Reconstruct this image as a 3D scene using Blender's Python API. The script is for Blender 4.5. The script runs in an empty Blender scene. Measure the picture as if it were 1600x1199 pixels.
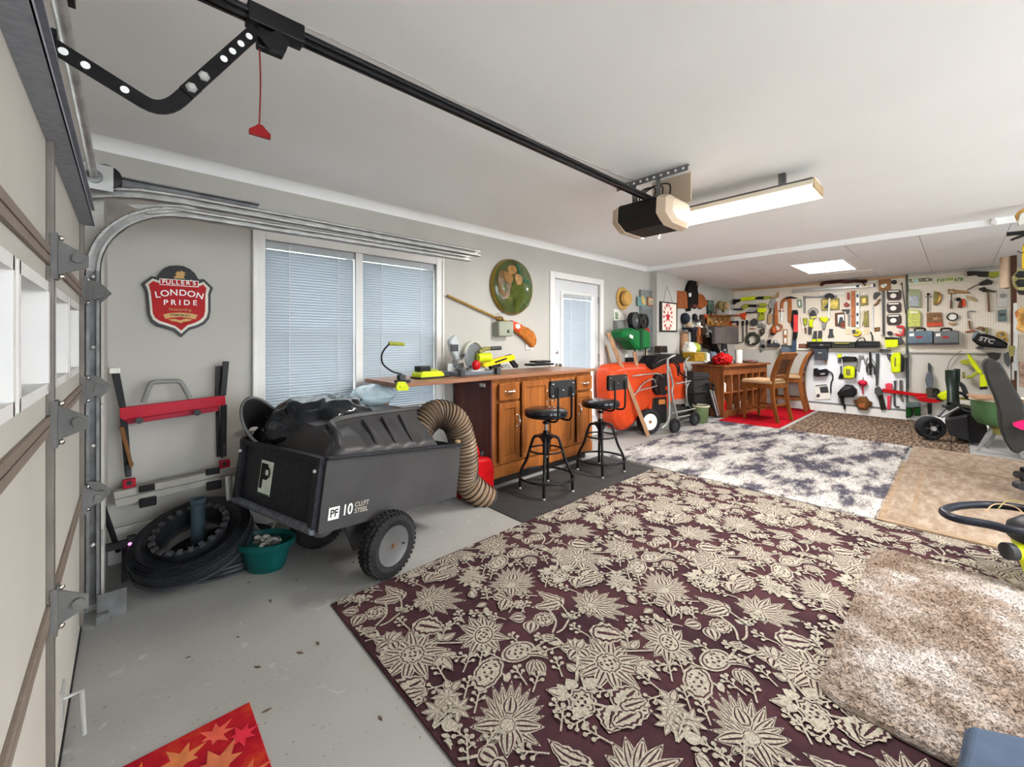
import bpy, bmesh, math, random
from mathutils import Matrix, Vector
random.seed(7)
C = bpy.context.scene.collection
# ------------------------------------------------------------------ camera
F, YAW, YH, H = 646.88, math.radians(47.062), 532.29, 1.28
SN, CS = math.sin(YAW), math.cos(YAW)
sc = bpy.context.scene
cd = bpy.data.cameras.new('camera'); cam = bpy.data.objects.new('camera', cd); C.objects.link(cam)
cd.sensor_width = 36; cd.lens = 36*F/1600; cd.shift_y = -(599.5-YH)/1600; cd.clip_start = .02
cam.location = (0, 0, H); cam.rotation_euler = (math.pi/2, 0, YAW-math.pi/2)
sc.camera = cam
# ------------------------------------------------------------------ world: even overcast daylight
w = bpy.data.worlds.new('overcast_sky'); sc.world = w; w.use_nodes = True
bg = w.node_tree.nodes['Background']; bg.inputs[0].default_value = (.88, .95, 1, 1); bg.inputs[1].default_value = 6
sc.view_settings.view_transform = 'Standard'; sc.view_settings.look = 'None'
sc.view_settings.gamma = 1; sc.view_settings.use_curve_mapping = False
sc.view_settings.exposure = 1.04
FLUO, LED = 44, 42          # watts of the lamps, used in their builders
# ------------------------------------------------------------------ helpers
def P(u, v, X=None, Y=None, Z=None):
    """a point of the photograph (1600x1199) on a plane of the room"""
    a = (u-800)/F; b = -(v-YH)/F
    d = (a*SN+CS, -a*CS+SN, b)
    t = X/d[0] if X is not None else Y/d[1] if Y is not None else (Z-H)/d[2]
    return Vector((d[0]*t, d[1]*t, H+d[2]*t))
def lin(c):
    return tuple(((x/255)/12.92 if x <= 10 else (((x/255)+.055)/1.055)**2.4) for x in c)+(1,)
MATS = {}
def mat(name, rgb, rough=.55, metal=0, var=.12, scale=9, bump=.0, bscale=70, rgb2=None, stretch=None, coat=0, trans=0):
    if name in MATS: return MATS[name]
    m = bpy.data.materials.new(name); m.use_nodes = True; nt = m.node_tree; N = nt.nodes; L = nt.links
    b = N['Principled BSDF']; b.inputs['Roughness'].default_value = rough; b.inputs['Metallic'].default_value = metal
    b.inputs['Specular IOR Level'].default_value = .2
    if coat: b.inputs['Coat Weight'].default_value = coat
    c = lin(rgb); c2 = lin(rgb2) if rgb2 else None
    tc = N.new('ShaderNodeTexCoord'); mp = N.new('ShaderNodeMapping'); L.new(tc.outputs['Object'], mp.inputs[0])
    if stretch: mp.inputs['Scale'].default_value = stretch
    nz = N.new('ShaderNodeTexNoise'); nz.inputs['Scale'].default_value = scale; nz.inputs['Detail'].default_value = 5
    L.new(mp.outputs[0], nz.inputs['Vector'])
    cr = N.new('ShaderNodeValToRGB'); cr.color_ramp.elements[0].position = .32; cr.color_ramp.elements[1].position = .68
    cr.color_ramp.elements[0].color = c if c2 else tuple(x*(1-var) for x in c[:3])+(1,)
    cr.color_ramp.elements[1].color = c2 if c2 else tuple(min(1, x*(1+var)) for x in c[:3])+(1,)
    L.new(nz.outputs[0], cr.inputs[0]); L.new(cr.outputs[0], b.inputs['Base Color'])
    if bump:
        n2 = N.new('ShaderNodeTexNoise'); n2.inputs['Scale'].default_value = bscale; n2.inputs['Detail'].default_value = 6
        L.new(mp.outputs[0], n2.inputs['Vector'])
        bp = N.new('ShaderNodeBump'); bp.inputs['Strength'].default_value = bump; bp.inputs['Distance'].default_value = .01
        L.new(n2.outputs[0], bp.inputs['Height']); L.new(bp.outputs[0], b.inputs['Normal'])
    MATS[name] = m; return m
def emat(name, rgb, strength):
    m = bpy.data.materials.new(name); m.use_nodes = True; b = m.node_tree.nodes['Principled BSDF']
    b.inputs['Base Color'].default_value = lin(rgb); b.inputs['Emission Color'].default_value = lin(rgb)
    b.inputs['Emission Strength'].default_value = strength; MATS[name] = m; return m
def glassmat(name, tint=(1, 1, 1), gl=.1):
    m = bpy.data.materials.new(name); m.use_nodes = True; nt = m.node_tree; N = nt.nodes
    N.remove(N['Principled BSDF']); o = N['Material Output']
    t = N.new('ShaderNodeBsdfTransparent'); t.inputs[0].default_value = tint+(1,)
    g = N.new('ShaderNodeBsdfGlossy'); g.inputs['Roughness'].default_value = .03
    x = N.new('ShaderNodeMixShader'); x.inputs[0].default_value = gl
    nt.links.new(t.outputs[0], x.inputs[1]); nt.links.new(g.outputs[0], x.inputs[2]); nt.links.new(x.outputs[0], o.inputs[0])
    MATS[name] = m; return m
WM = {}
def T(name, label, cat, loc=(0, 0, 0), rz=0, group=None, rot=None, kind=None):
    o = bpy.data.objects.new(name, None); C.objects.link(o); o.empty_display_size = .05
    o.location = loc; e = rot or (0, 0, rz); o.rotation_euler = e
    from mathutils import Euler
    WM[o.name] = Matrix.Translation(Vector(loc)) @ Euler(e).to_matrix().to_4x4()
    tag(o, label, cat, group, kind); return o
def tag(o, label=None, cat=None, group=None, kind=None):
    if label: o['label'] = label
    if cat: o['category'] = cat
    if group: o['group'] = group
    if kind: o['kind'] = kind
    return o
def basis(d):
    d = Vector(d).normalized(); up = Vector((0, 0, 1)) if abs(d.z) < .95 else Vector((1, 0, 0))
    x = d.cross(up).normalized(); return x, x.cross(d).normalized()
class MB:
    def __init__(s): s.v = []; s.f = []; s.mi = []
    def add(s, vs, fs, mi=0):
        o = len(s.v); s.v += [Vector(x) for x in vs]; s.f += [tuple(i+o for i in f) for f in fs]; s.mi += [mi]*len(fs); return s
    def box(s, c, d, rot=None, mi=0):
        M = rot.to_matrix() if hasattr(rot, 'to_matrix') else rot
        vs = []
        for i in range(8):
            p = Vector(((i & 1)-.5, ((i >> 1) & 1)-.5, (i >> 2)-.5)); p = Vector((p.x*d[0], p.y*d[1], p.z*d[2]))
            if M is not None: p = M @ p
            vs.append(p+Vector(c))
        return s.add(vs, [(0, 2, 3, 1), (4, 5, 7, 6), (0, 1, 5, 4), (2, 6, 7, 3), (0, 4, 6, 2), (1, 3, 7, 5)], mi)
    def b2(s, x0, x1, y0, y1, z0, z1, mi=0): return s.box(((x0+x1)/2, (y0+y1)/2, (z0+z1)/2), (abs(x1-x0), abs(y1-y0), abs(z1-z0)), None, mi)
    def tube(s, pts, r, n=8, closed=False, mi=0):
        pts = [Vector(p) for p in pts]; k = len(pts); rs = r if isinstance(r, (list, tuple)) else [r]*k
        vs = []; fs = []; px = None
        for i, p in enumerate(pts):
            if closed: d = pts[(i+1) % k]-pts[i-1]
            else: d = pts[min(i+1, k-1)]-pts[max(i-1, 0)]
            d = d.normalized() if d.length > 1e-9 else Vector((0, 0, 1))
            if px is None: x, y = basis(d)
            else:
                x = px-d*px.dot(d); x = x.normalized() if x.length > 1e-6 else basis(d)[0]; y = x.cross(d)
            px = x
            for j in range(n):
                a = 2*math.pi*j/n; vs.append(p+(x*math.cos(a)+y*math.sin(a))*rs[i])
        for i in range(k if closed else k-1):
            for j in range(n):
                a = i*n+j; b = i*n+(j+1) % n; i2 = (i+1) % k; fs.append((a, b, i2*n+(j+1) % n, i2*n+j))
        if not closed: fs += [tuple(range(n-1, -1, -1)), tuple((k-1)*n+j for j in range(n))]
        return s.add(vs, fs, mi)
    def cyl(s, a, b, r, n=16, r2=None, mi=0): return s.tube([a, b], [r, r if r2 is None else r2], n, False, mi)
    def lathe(s, prof, c=(0, 0, 0), ax=(0, 0, 1), n=24, closed=False, sx=1, sy=1, mi=0):
        """prof: (radius, height) pairs; sx/sy squash"""
        ax = Vector(ax).normalized()
        if abs(ax.z) > .999: x, y = Vector((1, 0, 0)), Vector((0, 1, 0))
        else: x, y = basis(ax)
        c = Vector(c); vs = []; fs = []; k = len(prof)
        for r, h in prof:
            for j in range(n):
                a = 2*math.pi*j/n; vs.append(c+ax*h+x*math.cos(a)*r*sx+y*math.sin(a)*r*sy)
        for i in range(k if closed else k-1):
            i2 = (i+1) % k
            for j in range(n): fs.append((i*n+j, i*n+(j+1) % n, i2*n+(j+1) % n, i2*n+j))
        if not closed:
            if prof[0][0] > 1e-6: fs.append(tuple(range(n-1, -1, -1)))
            if prof[-1][0] > 1e-6: fs.append(tuple((k-1)*n+j for j in range(n)))
        return s.add(vs, fs, mi)
    def ell(s, c, r, n=14, m=9, rot=None, mi=0):
        r = (r, r, r) if not isinstance(r, (tuple, list)) else r; vs = []; fs = []
        for i in range(m+1):
            t = math.pi*i/m
            for j in range(n):
                a = 2*math.pi*j/n; p = Vector((r[0]*math.sin(t)*math.cos(a), r[1]*math.sin(t)*math.sin(a), r[2]*math.cos(t)))
                if rot is not None: p = rot @ p
                vs.append(p+Vector(c))
        for i in range(m):
            for j in range(n): fs.append((i*n+j, i*n+(j+1) % n, (i+1)*n+(j+1) % n, (i+1)*n+j))
        return s.add(vs, fs, mi)
    def ext(s, pts, v0, v1, ch=0, mi=0):
        """solid between outline pts+v0 and pts+v1; ch pulls the front edge in (chamfer)"""
        pts = [Vector(p) for p in pts]; v0 = Vector(v0); v1 = Vector(v1); k = len(pts); c = sum(pts, Vector())/k
        rings = [[p+v0 for p in pts]]
        if ch:
            d = (v1-v0).normalized(); rings.append([p+v1-d*ch for p in pts])
            q = []
            for i, p in enumerate(pts):
                e1 = (p-pts[i-1]); e2 = (pts[(i+1) % k]-p)
                e1 = e1.normalized() if e1.length > 1e-9 else e1; e2 = e2.normalized() if e2.length > 1e-9 else e2
                m = d.cross(e1)+d.cross(e2)
                m = m.normalized()*ch if m.length > 1e-6 else Vector()
                q.append((p, m))
            area = sum((pts[i-1]-c).cross(pts[i]-c).dot(d) for i in range(k)); sg = 1 if area > 0 else -1
            rings.append([p+m*sg+v1 for p, m in q])
        else: rings.append([p+v1 for p in pts])
        vs = [x for r in rings for x in r]; R = len(rings)
        fs = [tuple(range(k-1, -1, -1)), tuple((R-1)*k+i for i in range(k))]
        for r in range(R-1):
            for i in range(k): fs.append((r*k+i, r*k+(i+1) % k, (r+1)*k+(i+1) % k, (r+1)*k+i))
        return s.add(vs, fs, mi)
    def grid(s, fn, nu, nv, cu=False, cv=False, mi=0):
        vs = [fn(i/(nu if cu else nu-1), j/(nv if cv else nv-1)) for i in range(nu) for j in range(nv)]; fs = []
        for i in range(nu if cu else nu-1):
            for j in range(nv if cv else nv-1):
                fs.append((i*nv+j, ((i+1) % nu)*nv+j, ((i+1) % nu)*nv+(j+1) % nv, i*nv+(j+1) % nv))
        return s.add(vs, fs, mi)
    def build(s, name, m, parent=None, smooth=False, bev=0, solid=0, sub=0, world=True, label=None, kind=None, mats=None):
        me = bpy.data.meshes.new(name)
        vs = s.v
        if parent is not None and world:
            I = WM[parent.name].inverted(); vs = [I @ x for x in vs]
        me.from_pydata([tuple(x) for x in vs], [], s.f)
        bm = bmesh.new(); bm.from_mesh(me)
        if not solid: bmesh.ops.recalc_face_normals(bm, faces=bm.faces)
        bm.to_mesh(me); bm.free()
        for q in (mats or [m]): me.materials.append(q)
        if mats: me.polygons.foreach_set('material_index', s.mi)
        o = bpy.data.objects.new(name, me); C.objects.link(o)
        if smooth:
            me.polygons.foreach_set('use_smooth', [True]*len(me.polygons))
            if smooth != 'all':
                try: me.set_sharp_from_angle(angle=math.radians(40))
                except Exception: pass
        if parent is not None:
            o.parent = parent; WM[o.name] = WM[parent.name]
        else: WM[o.name] = Matrix()
        if solid: md = o.modifiers.new('solid', 'SOLIDIFY'); md.thickness = solid; md.offset = 0
        if bev:
            md = o.modifiers.new('bevel', 'BEVEL'); md.width = bev; md.segments = 2; md.limit_method = 'ANGLE'
        if sub: md = o.modifiers.new('sub', 'SUBSURF'); md.levels = sub; md.render_levels = sub
        if label: o['label'] = label
        if kind: o['kind'] = kind
        return o
def B(*a, **k): return MB().box(*a, **k)
def B2(*a): return MB().b2(*a)
def clone(o, parent=None):
    c = o.copy(); C.objects.link(c); c.parent = parent; WM[c.name] = WM.get(o.name, Matrix())
    for ch in list(o.children): clone(ch, c)
    return c
def txt(body, size, m, parent, org, xd, yd, name='lettering', ext=.0008, align='CENTER', wid=1, bold=0):
    cu = bpy.data.curves.new('lettering', 'FONT'); cu.body = body; cu.size = size; cu.extrude = ext; cu.align_x = align; cu.align_y = 'CENTER'; cu.offset = bold
    t = bpy.data.objects.new('lettering_tmp', cu); C.objects.link(t)
    me = bpy.data.meshes.new_from_object(t); bpy.data.objects.remove(t)
    xd = Vector(xd).normalized(); yd = Vector(yd).normalized(); zd = xd.cross(yd)
    mb = MB(); org = Vector(org)
    mb.add([org+xd*p.co.x*wid+yd*p.co.y+zd*p.co.z for p in me.vertices], [tuple(q.vertices) for q in me.polygons])
    bpy.data.meshes.remove(me)
    return mb.build(name, m, parent)
def catmull(pts, n=6, closed=False):
    pts = [Vector(p) for p in pts]; k = len(pts); out = []
    for i in range(k if closed else k-1):
        g = (lambda j: pts[j % k]) if closed else (lambda j: pts[max(0, min(k-1, j))])
        a, b, c, d = g(i-1), g(i), g(i+1), g(i+2)
        for q in range(n):
            t = q/n; out.append(.5*((2*b)+(c-a)*t+(2*a-5*b+4*c-d)*t*t+(3*b-a-3*c+d)*t**3))
    if not closed: out.append(pts[-1])
    return out
# things on a wall: parts are outlines taken on the wall's plane, each with its own depth
PL = {'B': (dict(X=9.235), Vector((-1, 0, 0)), -math.pi/2), 'L': (dict(Y=3.285), Vector((0, -1, 0)), 0)}
def plane(X=None, Y=None, n=None):
    if X is not None: return (dict(X=X), n or Vector((-1, 0, 0)), -math.pi/2)
    return (dict(Y=Y), n or Vector((0, -1, 0)), 0)
def wallthing(name, label, cat, pl, parts, group=None, mp=(0, 0, 1)):
    pd, n, rz = PL[pl] if isinstance(pl, str) else pl
    cv_ = lambda q: (mp[0]+q[0]/mp[2], mp[1]+q[1]/mp[2])
    parts = [p[:3]+(([cv_(x) for x in p[3]] if isinstance(p[3][0], (tuple, list)) else cv_(p[3])),)+((p[4]/mp[2],)+p[5:] if p[0] in ('disc', 'ring', 'ball') else p[4:]) for p in parts]
    allp = []
    for p in parts:
        q = p[3]; allp += ([q] if not isinstance(q[0], (tuple, list)) else list(q))
    us = [q[0] for q in allp]; vs = [q[1] for q in allp]
    T0 = T(name, label, cat, P((min(us)+max(us))/2, (min(vs)+max(vs))/2, **pd), rz, group); objs = {}
    side = n.cross(Vector((0, 0, 1)))
    for p in parts:
        k, pn, m, q = p[:4]; a = p[4:]; mb = MB(); par = T0
        if '>' in pn: pp, pn = pn.split('>'); par = objs[pp]
        sm = False
        if k == 'poly': mb.ext([P(u, v, **pd) for u, v in q], n*a[0], n*a[1], a[2] if len(a) > 2 else min(.004, (a[1]-a[0])*.4))
        elif k == 'tube':
            pts = [P(u, v, **pd)+n*(a[1]) for u, v in q]
            mb.tube(catmull(pts, 4) if len(pts) > 2 else pts, a[0], 8); sm = True
        elif k in ('disc', 'ring', 'ball'):
            c = P(*q, **pd); R = (P(q[0], q[1]-a[0], **pd)-c).length
            if k == 'disc': mb.lathe([(R, a[1]), (R, a[2]-R*.08), (R*.92, a[2])], c, n, 24)
            elif k == 'ring':
                r2 = R*a[1]; mb.lathe([(R, a[2]), (R, a[3]), (r2, a[3]), (r2, a[2])], c, n, 28, True)
            else: mb.ell(c+n*a[1], (R*(a[2] if len(a) > 2 else 1),)*2+(R,))
            sm = True
        o = mb.build(pn, m, par, sm); objs[pn] = o
    return T0
# ------------------------------------------------------------------ materials
white = mat('white_trim_paint', (222, 220, 218), .45, var=.03)
wallp = mat('wall_paint', (180, 177, 171), .8, var=.03, scale=3, bump=.05, bscale=200)
ceilp = mat('ceiling_paint', (240, 240, 240), .9, var=.015, scale=2)
cream = mat('cream_paint', (186, 182, 174), .6, var=.03, scale=4)
brownstrip = mat('brown_steel_rail', (126, 113, 103), .5, var=.12, scale=12, stretch=(1, 8, 1))
galv = mat('galvanised_steel', (160, 158, 155), .42, .55, var=.25, scale=14)
galvd = mat('dark_galvanised_steel', (116, 116, 117), .45, .5, var=.3, scale=14)
bluesteel = mat('grey_blue_steel', (150, 154, 164), .5, .25, var=.12, scale=60)
black = mat('black_plastic', (26, 26, 28), .42, var=.3)
blackm = mat('black_painted_metal', (24, 24, 26), .35, .2, var=.3)
rubber = mat('black_rubber', (34, 34, 36), .8, var=.3, bump=.2, bscale=40)
dgrey = mat('dark_grey_plastic', (62, 63, 66), .5, var=.2)
grey = mat('grey_plastic', (128, 128, 126), .5, var=.12)
lgrey = mat('light_grey_metal', (178, 178, 176), .38, .4, var=.1)
chrome = mat('chrome', (205, 203, 198), .18, 1, var=.03)
red = mat('red_plastic', (172, 14, 20), .35, var=.12)
pinkred = mat('crimson_painted_steel', (172, 14, 42), .4, var=.1)
lime = mat('lime_plastic', (196, 208, 22), .42, var=.1)
dlime = mat('dull_lime_plastic', (150, 156, 48), .5, var=.15)
yellow = mat('yellow_plastic', (228, 188, 22), .4, var=.08)
orange = mat('orange_paint', (196, 66, 28), .45, var=.1)
green = mat('green_plastic', (14, 104, 52), .4, var=.12)
teal = mat('teal_plastic', (12, 78, 76), .4, var=.12)
wood = mat('oak_wood', (122, 68, 28), .42, var=.2, scale=3.5, stretch=(7, 7, .7), rgb2=(154, 92, 42), bump=.05)
woodd = mat('dark_stained_panel', (84, 46, 42), .45, var=.2, scale=4, stretch=(6, 6, .6), rgb2=(112, 66, 60))
topwood = mat('brown_laminate_top', (124, 84, 60), .4, var=.15, scale=3, stretch=(.8, 6, 6), rgb2=(148, 104, 78))
deskwood = mat('desk_wood', (112, 64, 34), .45, var=.2, scale=3, stretch=(5, 5, .8), rgb2=(142, 84, 46))
chairwood = mat('honey_chair_wood', (104, 58, 24), .38, var=.2, scale=3, stretch=(5, 5, .8), rgb2=(134, 80, 36))
oldwood = mat('weathered_wood', (140, 104, 78), .7, var=.2, scale=5, stretch=(6, 6, .6), rgb2=(176, 138, 106))
leather = mat('brown_leather', (110, 74, 40), .55, var=.25, scale=14)
tan = mat('tan_fabric', (168, 138, 104), .85, var=.08, bump=.1)
paper = mat('white_paper', (226, 224, 216), .8, var=.03)
orgbrown = mat('saddle_leather', (166, 96, 52), .5, var=.2, scale=10)
olive = mat('olive_paint', (128, 122, 66), .5, var=.2)
navy = mat('dark_blue_plastic', (58, 74, 96), .5, var=.15)
glass = glassmat('window_glass')
dim_glass = glassmat('daylight_dimming_glass', (.085, .095, .105), .06)  # dark tint put into the glass so the daylit panes stay below white
hingem = mat('hinge_steel', (104, 103, 102), .6, .25, var=.2)
# ================================================================== THE SETTING
W, XB, XS, ZC, ZB = 3.29, 9.25, 5.93, 2.415, 2.355
YR = -3.0
def S(o): o['kind'] = 'structure'; return o
# concrete floor
m = bpy.data.materials.new('painted_concrete'); m.use_nodes = True; N = m.node_tree.nodes; L = m.node_tree.links; b = N['Principled BSDF']; b.inputs['Specular IOR Level'].default_value = .25
tc = N.new('ShaderNodeTexCoord')
n1 = N.new('ShaderNodeTexNoise'); n1.inputs['Scale'].default_value = 1.1; n1.inputs['Detail'].default_value = 8
n2 = N.new('ShaderNodeTexNoise'); n2.inputs['Scale'].default_value = 7; n2.inputs['Detail'].default_value = 10; n2.inputs['Roughness'].default_value = .72; n2.inputs['Distortion'].default_value = .8
n3 = N.new('ShaderNodeTexNoise'); n3.inputs['Scale'].default_value = 60; n3.inputs['Detail'].default_value = 4
for n in (n1, n2, n3): L.new(tc.outputs['Object'], n.inputs['Vector'])
r1 = N.new('ShaderNodeValToRGB'); r1.color_ramp.elements[0].color = lin((140, 138, 135)); r1.color_ramp.elements[1].color = lin((162, 161, 159))
r1.color_ramp.elements[0].position = .3; r1.color_ramp.elements[1].position = .7
L.new(n1.outputs[0], r1.inputs[0])
r2 = N.new('ShaderNodeValToRGB'); r2.color_ramp.elements[0].position = .60; r2.color_ramp.elements[1].position = .70
r2.color_ramp.elements[0].color = (0, 0, 0, 1); r2.color_ramp.elements[1].color = (.55, .55, .55, 1); L.new(n2.outputs[0], r2.inputs[0])
mx = N.new('ShaderNodeMix'); mx.data_type = 'RGBA'; L.new(r2.outputs[0], mx.inputs[0]); L.new(r1.outputs[0], mx.inputs[6]); mx.inputs[7].default_value = lin((206, 205, 202))
r3 = N.new('ShaderNodeValToRGB'); r3.color_ramp.elements[0].position = .28; r3.color_ramp.elements[1].position = .34
r3.color_ramp.elements[0].color = lin((120, 112, 104)); r3.color_ramp.elements[1].color = (1, 1, 1, 1); L.new(n3.outputs[0], r3.inputs[0])
mm = N.new('ShaderNodeMix'); mm.data_type = 'RGBA'; mm.blend_type = 'MULTIPLY'; mm.inputs[0].default_value = .5
L.new(mx.outputs[2], mm.inputs[6]); L.new(r3.outputs[0], mm.inputs[7]); L.new(mm.outputs[2], b.inputs['Base Color']); b.inputs['Roughness'].default_value = .6
bp = N.new('ShaderNodeBump'); bp.inputs['Strength'].default_value = .15; bp.inputs['Distance'].default_value = .005; L.new(n2.outputs[0], bp.inputs['Height']); L.new(bp.outputs[0], b.inputs['Normal'])
S(B2(-.25, XB+.2, YR-.2, W+.2, -.1, 0).build('floor', m))
S(B2(-14, -.25, -9, 9, -.16, -.06).build('driveway', mat('driveway_concrete', (224, 222, 216), .9, scale=1)))
S(B2(-6, 16, W+.2, 14, -.5, -.3).build('lawn', mat('lawn_grass', (96, 116, 70), .9, scale=3)))
# walls
def wallcells(xs, zs, holes, place):
    mb = MB()
    for i in range(len(xs)-1):
        for j in range(len(zs)-1):
            cx, cz = (xs[i]+xs[i+1])/2, (zs[j]+zs[j+1])/2
            if any(h[0] < cx < h[1] and h[2] < cz < h[3] for h in holes): continue
            place(mb, xs[i], xs[i+1], zs[j], zs[j+1])
    return mb
WX0, WX1, WZ0, WZ1 = .705, 2.095, .70, 1.985      # window opening
DX0, DX1, DZ1 = 3.745, 4.672, 2.03                 # side door opening
wl = wallcells([-.25, WX0, WX1, DX0, DX1, XB+.2], [0, WZ0, WZ1, DZ1, 2.6], [(WX0, WX1, WZ0, WZ1), (DX0, DX1, 0, DZ1)],
               lambda q, a, b_, c, d: q.b2(a, b_, W, W+.16, c, d))
S(wl.build('wall_left', wallp))
S(B2(6.03, 6.70, 3.175, W, 0, ZB).build('wall_pilaster', wallp, bev=.004))
S(B2(XB, XB+.15, YR, W, 0, 2.6).build('wall_back', cream))
RW = [(.1, 2.6), (2.9, 5.5)]; RZ0, RZ1 = .4, 2.28
S(wallcells([-.25]+[q for r in RW for q in r]+[XB+.15], [0, RZ0, RZ1, 2.6], [(a, b_, RZ0, RZ1) for a, b_ in RW], lambda q, a, b_, c, d: q.b2(a, b_, YR-.15, YR, c, d)).build('wall_right', wallp))
S(B2(-6, 16, -16, YR-.2, -.2, -.1).build('bounce_ground', mat('bounce_ground_pale', (226, 224, 220), .9, scale=1)))  # unseen pale ground, added to bounce daylight up to the ceiling
for i, (a, b_) in enumerate(RW):  # invented openings outside the view, added to let in daylight
    t_ = T('window_%d' % (i+2), 'added unseen window letting daylight through the right wall', 'window', ((a+b_)/2, YR, RZ0), kind='structure')
    for (p, q, r, s_) in ((a-.07, a, RZ0-.07, RZ1+.07), (b_, b_+.07, RZ0-.07, RZ1+.07), (a, b_, RZ0-.07, RZ0), (a, b_, RZ1, RZ1+.07)): B2(p, q, YR, YR+.02, r, s_).build('casing', white, t_)
    B2((a+b_)/2-.02, (a+b_)/2+.02, YR-.09, YR-.05, RZ0, RZ1).build('mullion', white, t_)
    B2(a, b_, YR-.08, YR-.075, RZ0, RZ1).build('pane', glass, t_)
DY0, DY1, DH = -2.36, 2.63, 1.99
S(wallcells([YR, DY0, 2.785, W], [0, DH, 2.6], [(DY0, 2.785, 0, DH)], lambda q, a, b_, c, d: q.b2(-.25, -.08 if c < DH-.1 else -.16, a, b_, c, d)).build('wall_front', wallp))
S(B2(-.25, -.155, DY1, 2.785, 0, DH).build('trim_4', white))
S(B2(-.25, XS, YR-.15, W+.15, ZC, ZC+.2).build('ceiling', ceilp))
# lower tiled ceiling of the rear bay, with its step
cb = S(B2(XS, XB, YR, W, ZB+.012, ZC+.2).build('ceiling_rear', ceilp))
S(B2(XS-.02, XS, YR, W, ZB, ZC).build('trim_1', ceilp))
tm = mat('ceiling_tile', (234, 235, 237), .9, var=.02, scale=30, bump=.05, bscale=120)
tile = None; x = XS
LX0, LX1, LY0, LY1 = 6.93, 8.0, 1.03, 1.61
k = 0
while x < XB-.05:
    x1 = min(x+1.2, XB); y = W
    while y > YR+.05:
        y1 = max(y-.605, YR)
        if not (x < 7.4 < x1 and y1 < 1.32 < y): B2(x+.003, x1-.003, y1+.003, y-.003, ZB, ZB+.012).build('ceiling_tile', tm, cb)
        y = y1
    x = x1
# cove along the long wall
cv = MB().grid(lambda a, t: Vector((-.16+a*6.09, 3.295-.10*(1-math.cos(t*math.pi/2)), ZC-.09+.092*math.sin(t*math.pi/2))), 2, 8)
S(cv.build('trim_2', ceilp, smooth='all'))
# baseboards
S(B2(-.08, WX0+3.0, W-.016, W, 0, .185).add(*[[], []]).build('baseboard_left', white, bev=.004))
S(B2(-.08, 3.66, W-.022, W, .165, .205).build('trim_3', white, bev=.005))
S(B2(4.77, 6.03, W-.016, W, 0, .12).build('baseboard_left_2', white, bev=.004))
S(B2(XB-.03, XB, .55, 3.2, 0, .13).build('baseboard_back', white, bev=.004))
S(B2(XB-.02, XB, YR, .55, 0, .10).build('baseboard_back_2', white, bev=.004))
# window with two sashes and venetian blinds
wn = T('window_1', 'white double window with two closed venetian blinds', 'window', ((WX0+WX1)/2, W, WZ0), kind='structure')
cs = .078
for (a, b_, c, d) in ((WX0-cs, WX0, WZ0-.08, WZ1+cs), (WX1, WX1+cs, WZ0-.08, WZ1+cs), (WX0, WX1, WZ1, WZ1+cs)):
    B2(a, b_, W-.02, W, c, d).build('casing', white, wn, bev=.005)
    if b_-a < .2: B2(a if a < 1 else b_-.022, a+.022 if a < 1 else b_, W-.032, W-.02, c, d).build('casing_bead', white, wn, bev=.006)
    else: B2(a-cs, b_+cs, W-.032, W-.02, d-.022, d).build('casing_bead', white, wn, bev=.006)
B2(WX0-cs-.03, WX1+cs+.03, W-.06, W+.06, WZ0-.03, WZ0).build('window_sill', white, wn, bev=.006)
B2(WX0-cs, WX1+cs, W-.02, W, WZ0-.11, WZ0-.03).build('apron', white, wn, bev=.004)
MX = 1.375
B2(MX-.03, MX+.03, W-.005, W+.12, WZ0, WZ1).build('mullion', white, wn, bev=.004)
blindm = bpy.data.materials.new('blind_slat'); blindm.use_nodes = True; N = blindm.node_tree.nodes; N.remove(N['Principled BSDF'])
d1 = N.new('ShaderNodeBsdfDiffuse'); d1.inputs[0].default_value = (.36, .40, .44, 1); t1 = N.new('ShaderNodeBsdfTranslucent'); t1.inputs[0].default_value = (.75, .82, .88, 1)
x1_ = N.new('ShaderNodeMixShader'); x1_.inputs[0].default_value = .016; Lk = blindm.node_tree.links
Lk.new(d1.outputs[0], x1_.inputs[1]); Lk.new(t1.outputs[0], x1_.inputs[2]); Lk.new(x1_.outputs[0], N['Material Output'].inputs[0])
def blind(par, x0, x1, z0, z1, y, pitch=.0205, ang=66, nm='blind'):
    B2(x0, x1, y-.014, y+.014, z1-.05, z1).build('head_rail', mat('head_rail_grey', (172, 176, 180), .6, var=.03), par, bev=.003)
    B2(x0, x1, y-.01, y+.01, z0, z0+.014).build('bottom_rail', white, par, bev=.002)
    n = int((z1-.035-z0-.02)/pitch); first = None
    a = math.radians(ang); w_ = .0125
    for i in range(n):
        z = z0+.024+i*pitch
        if first is None:
            mb = MB(); prof = []
            for t in (-1, -.5, 0, .5, 1): prof.append((t*w_*math.cos(a)-(1-t*t)*.004*math.sin(a), t*w_*math.sin(a)+(1-t*t)*.004*math.cos(a)))
            mb.add([(xx, p[0], p[1]) for xx in (-(x1-x0)/2+.004, (x1-x0)/2-.004) for p in prof], [(j, j+1, 6+j, 5+j) for j in range(4)])
            first = mb.build('slat', blindm, par, smooth='all', world=False)
            o = first
        else:
            o = first.copy(); C.objects.link(o)
        o.location = WM[par.name].inverted() @ Vector(((x0+x1)/2, y, z))
    for xx in (x0+(x1-x0)*.25, x0+(x1-x0)*.8): MB().cyl((xx, y-.016, z0), (xx, y-.016, z1-.02), .0022, 5).build('ladder_cord', white, par)
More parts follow.
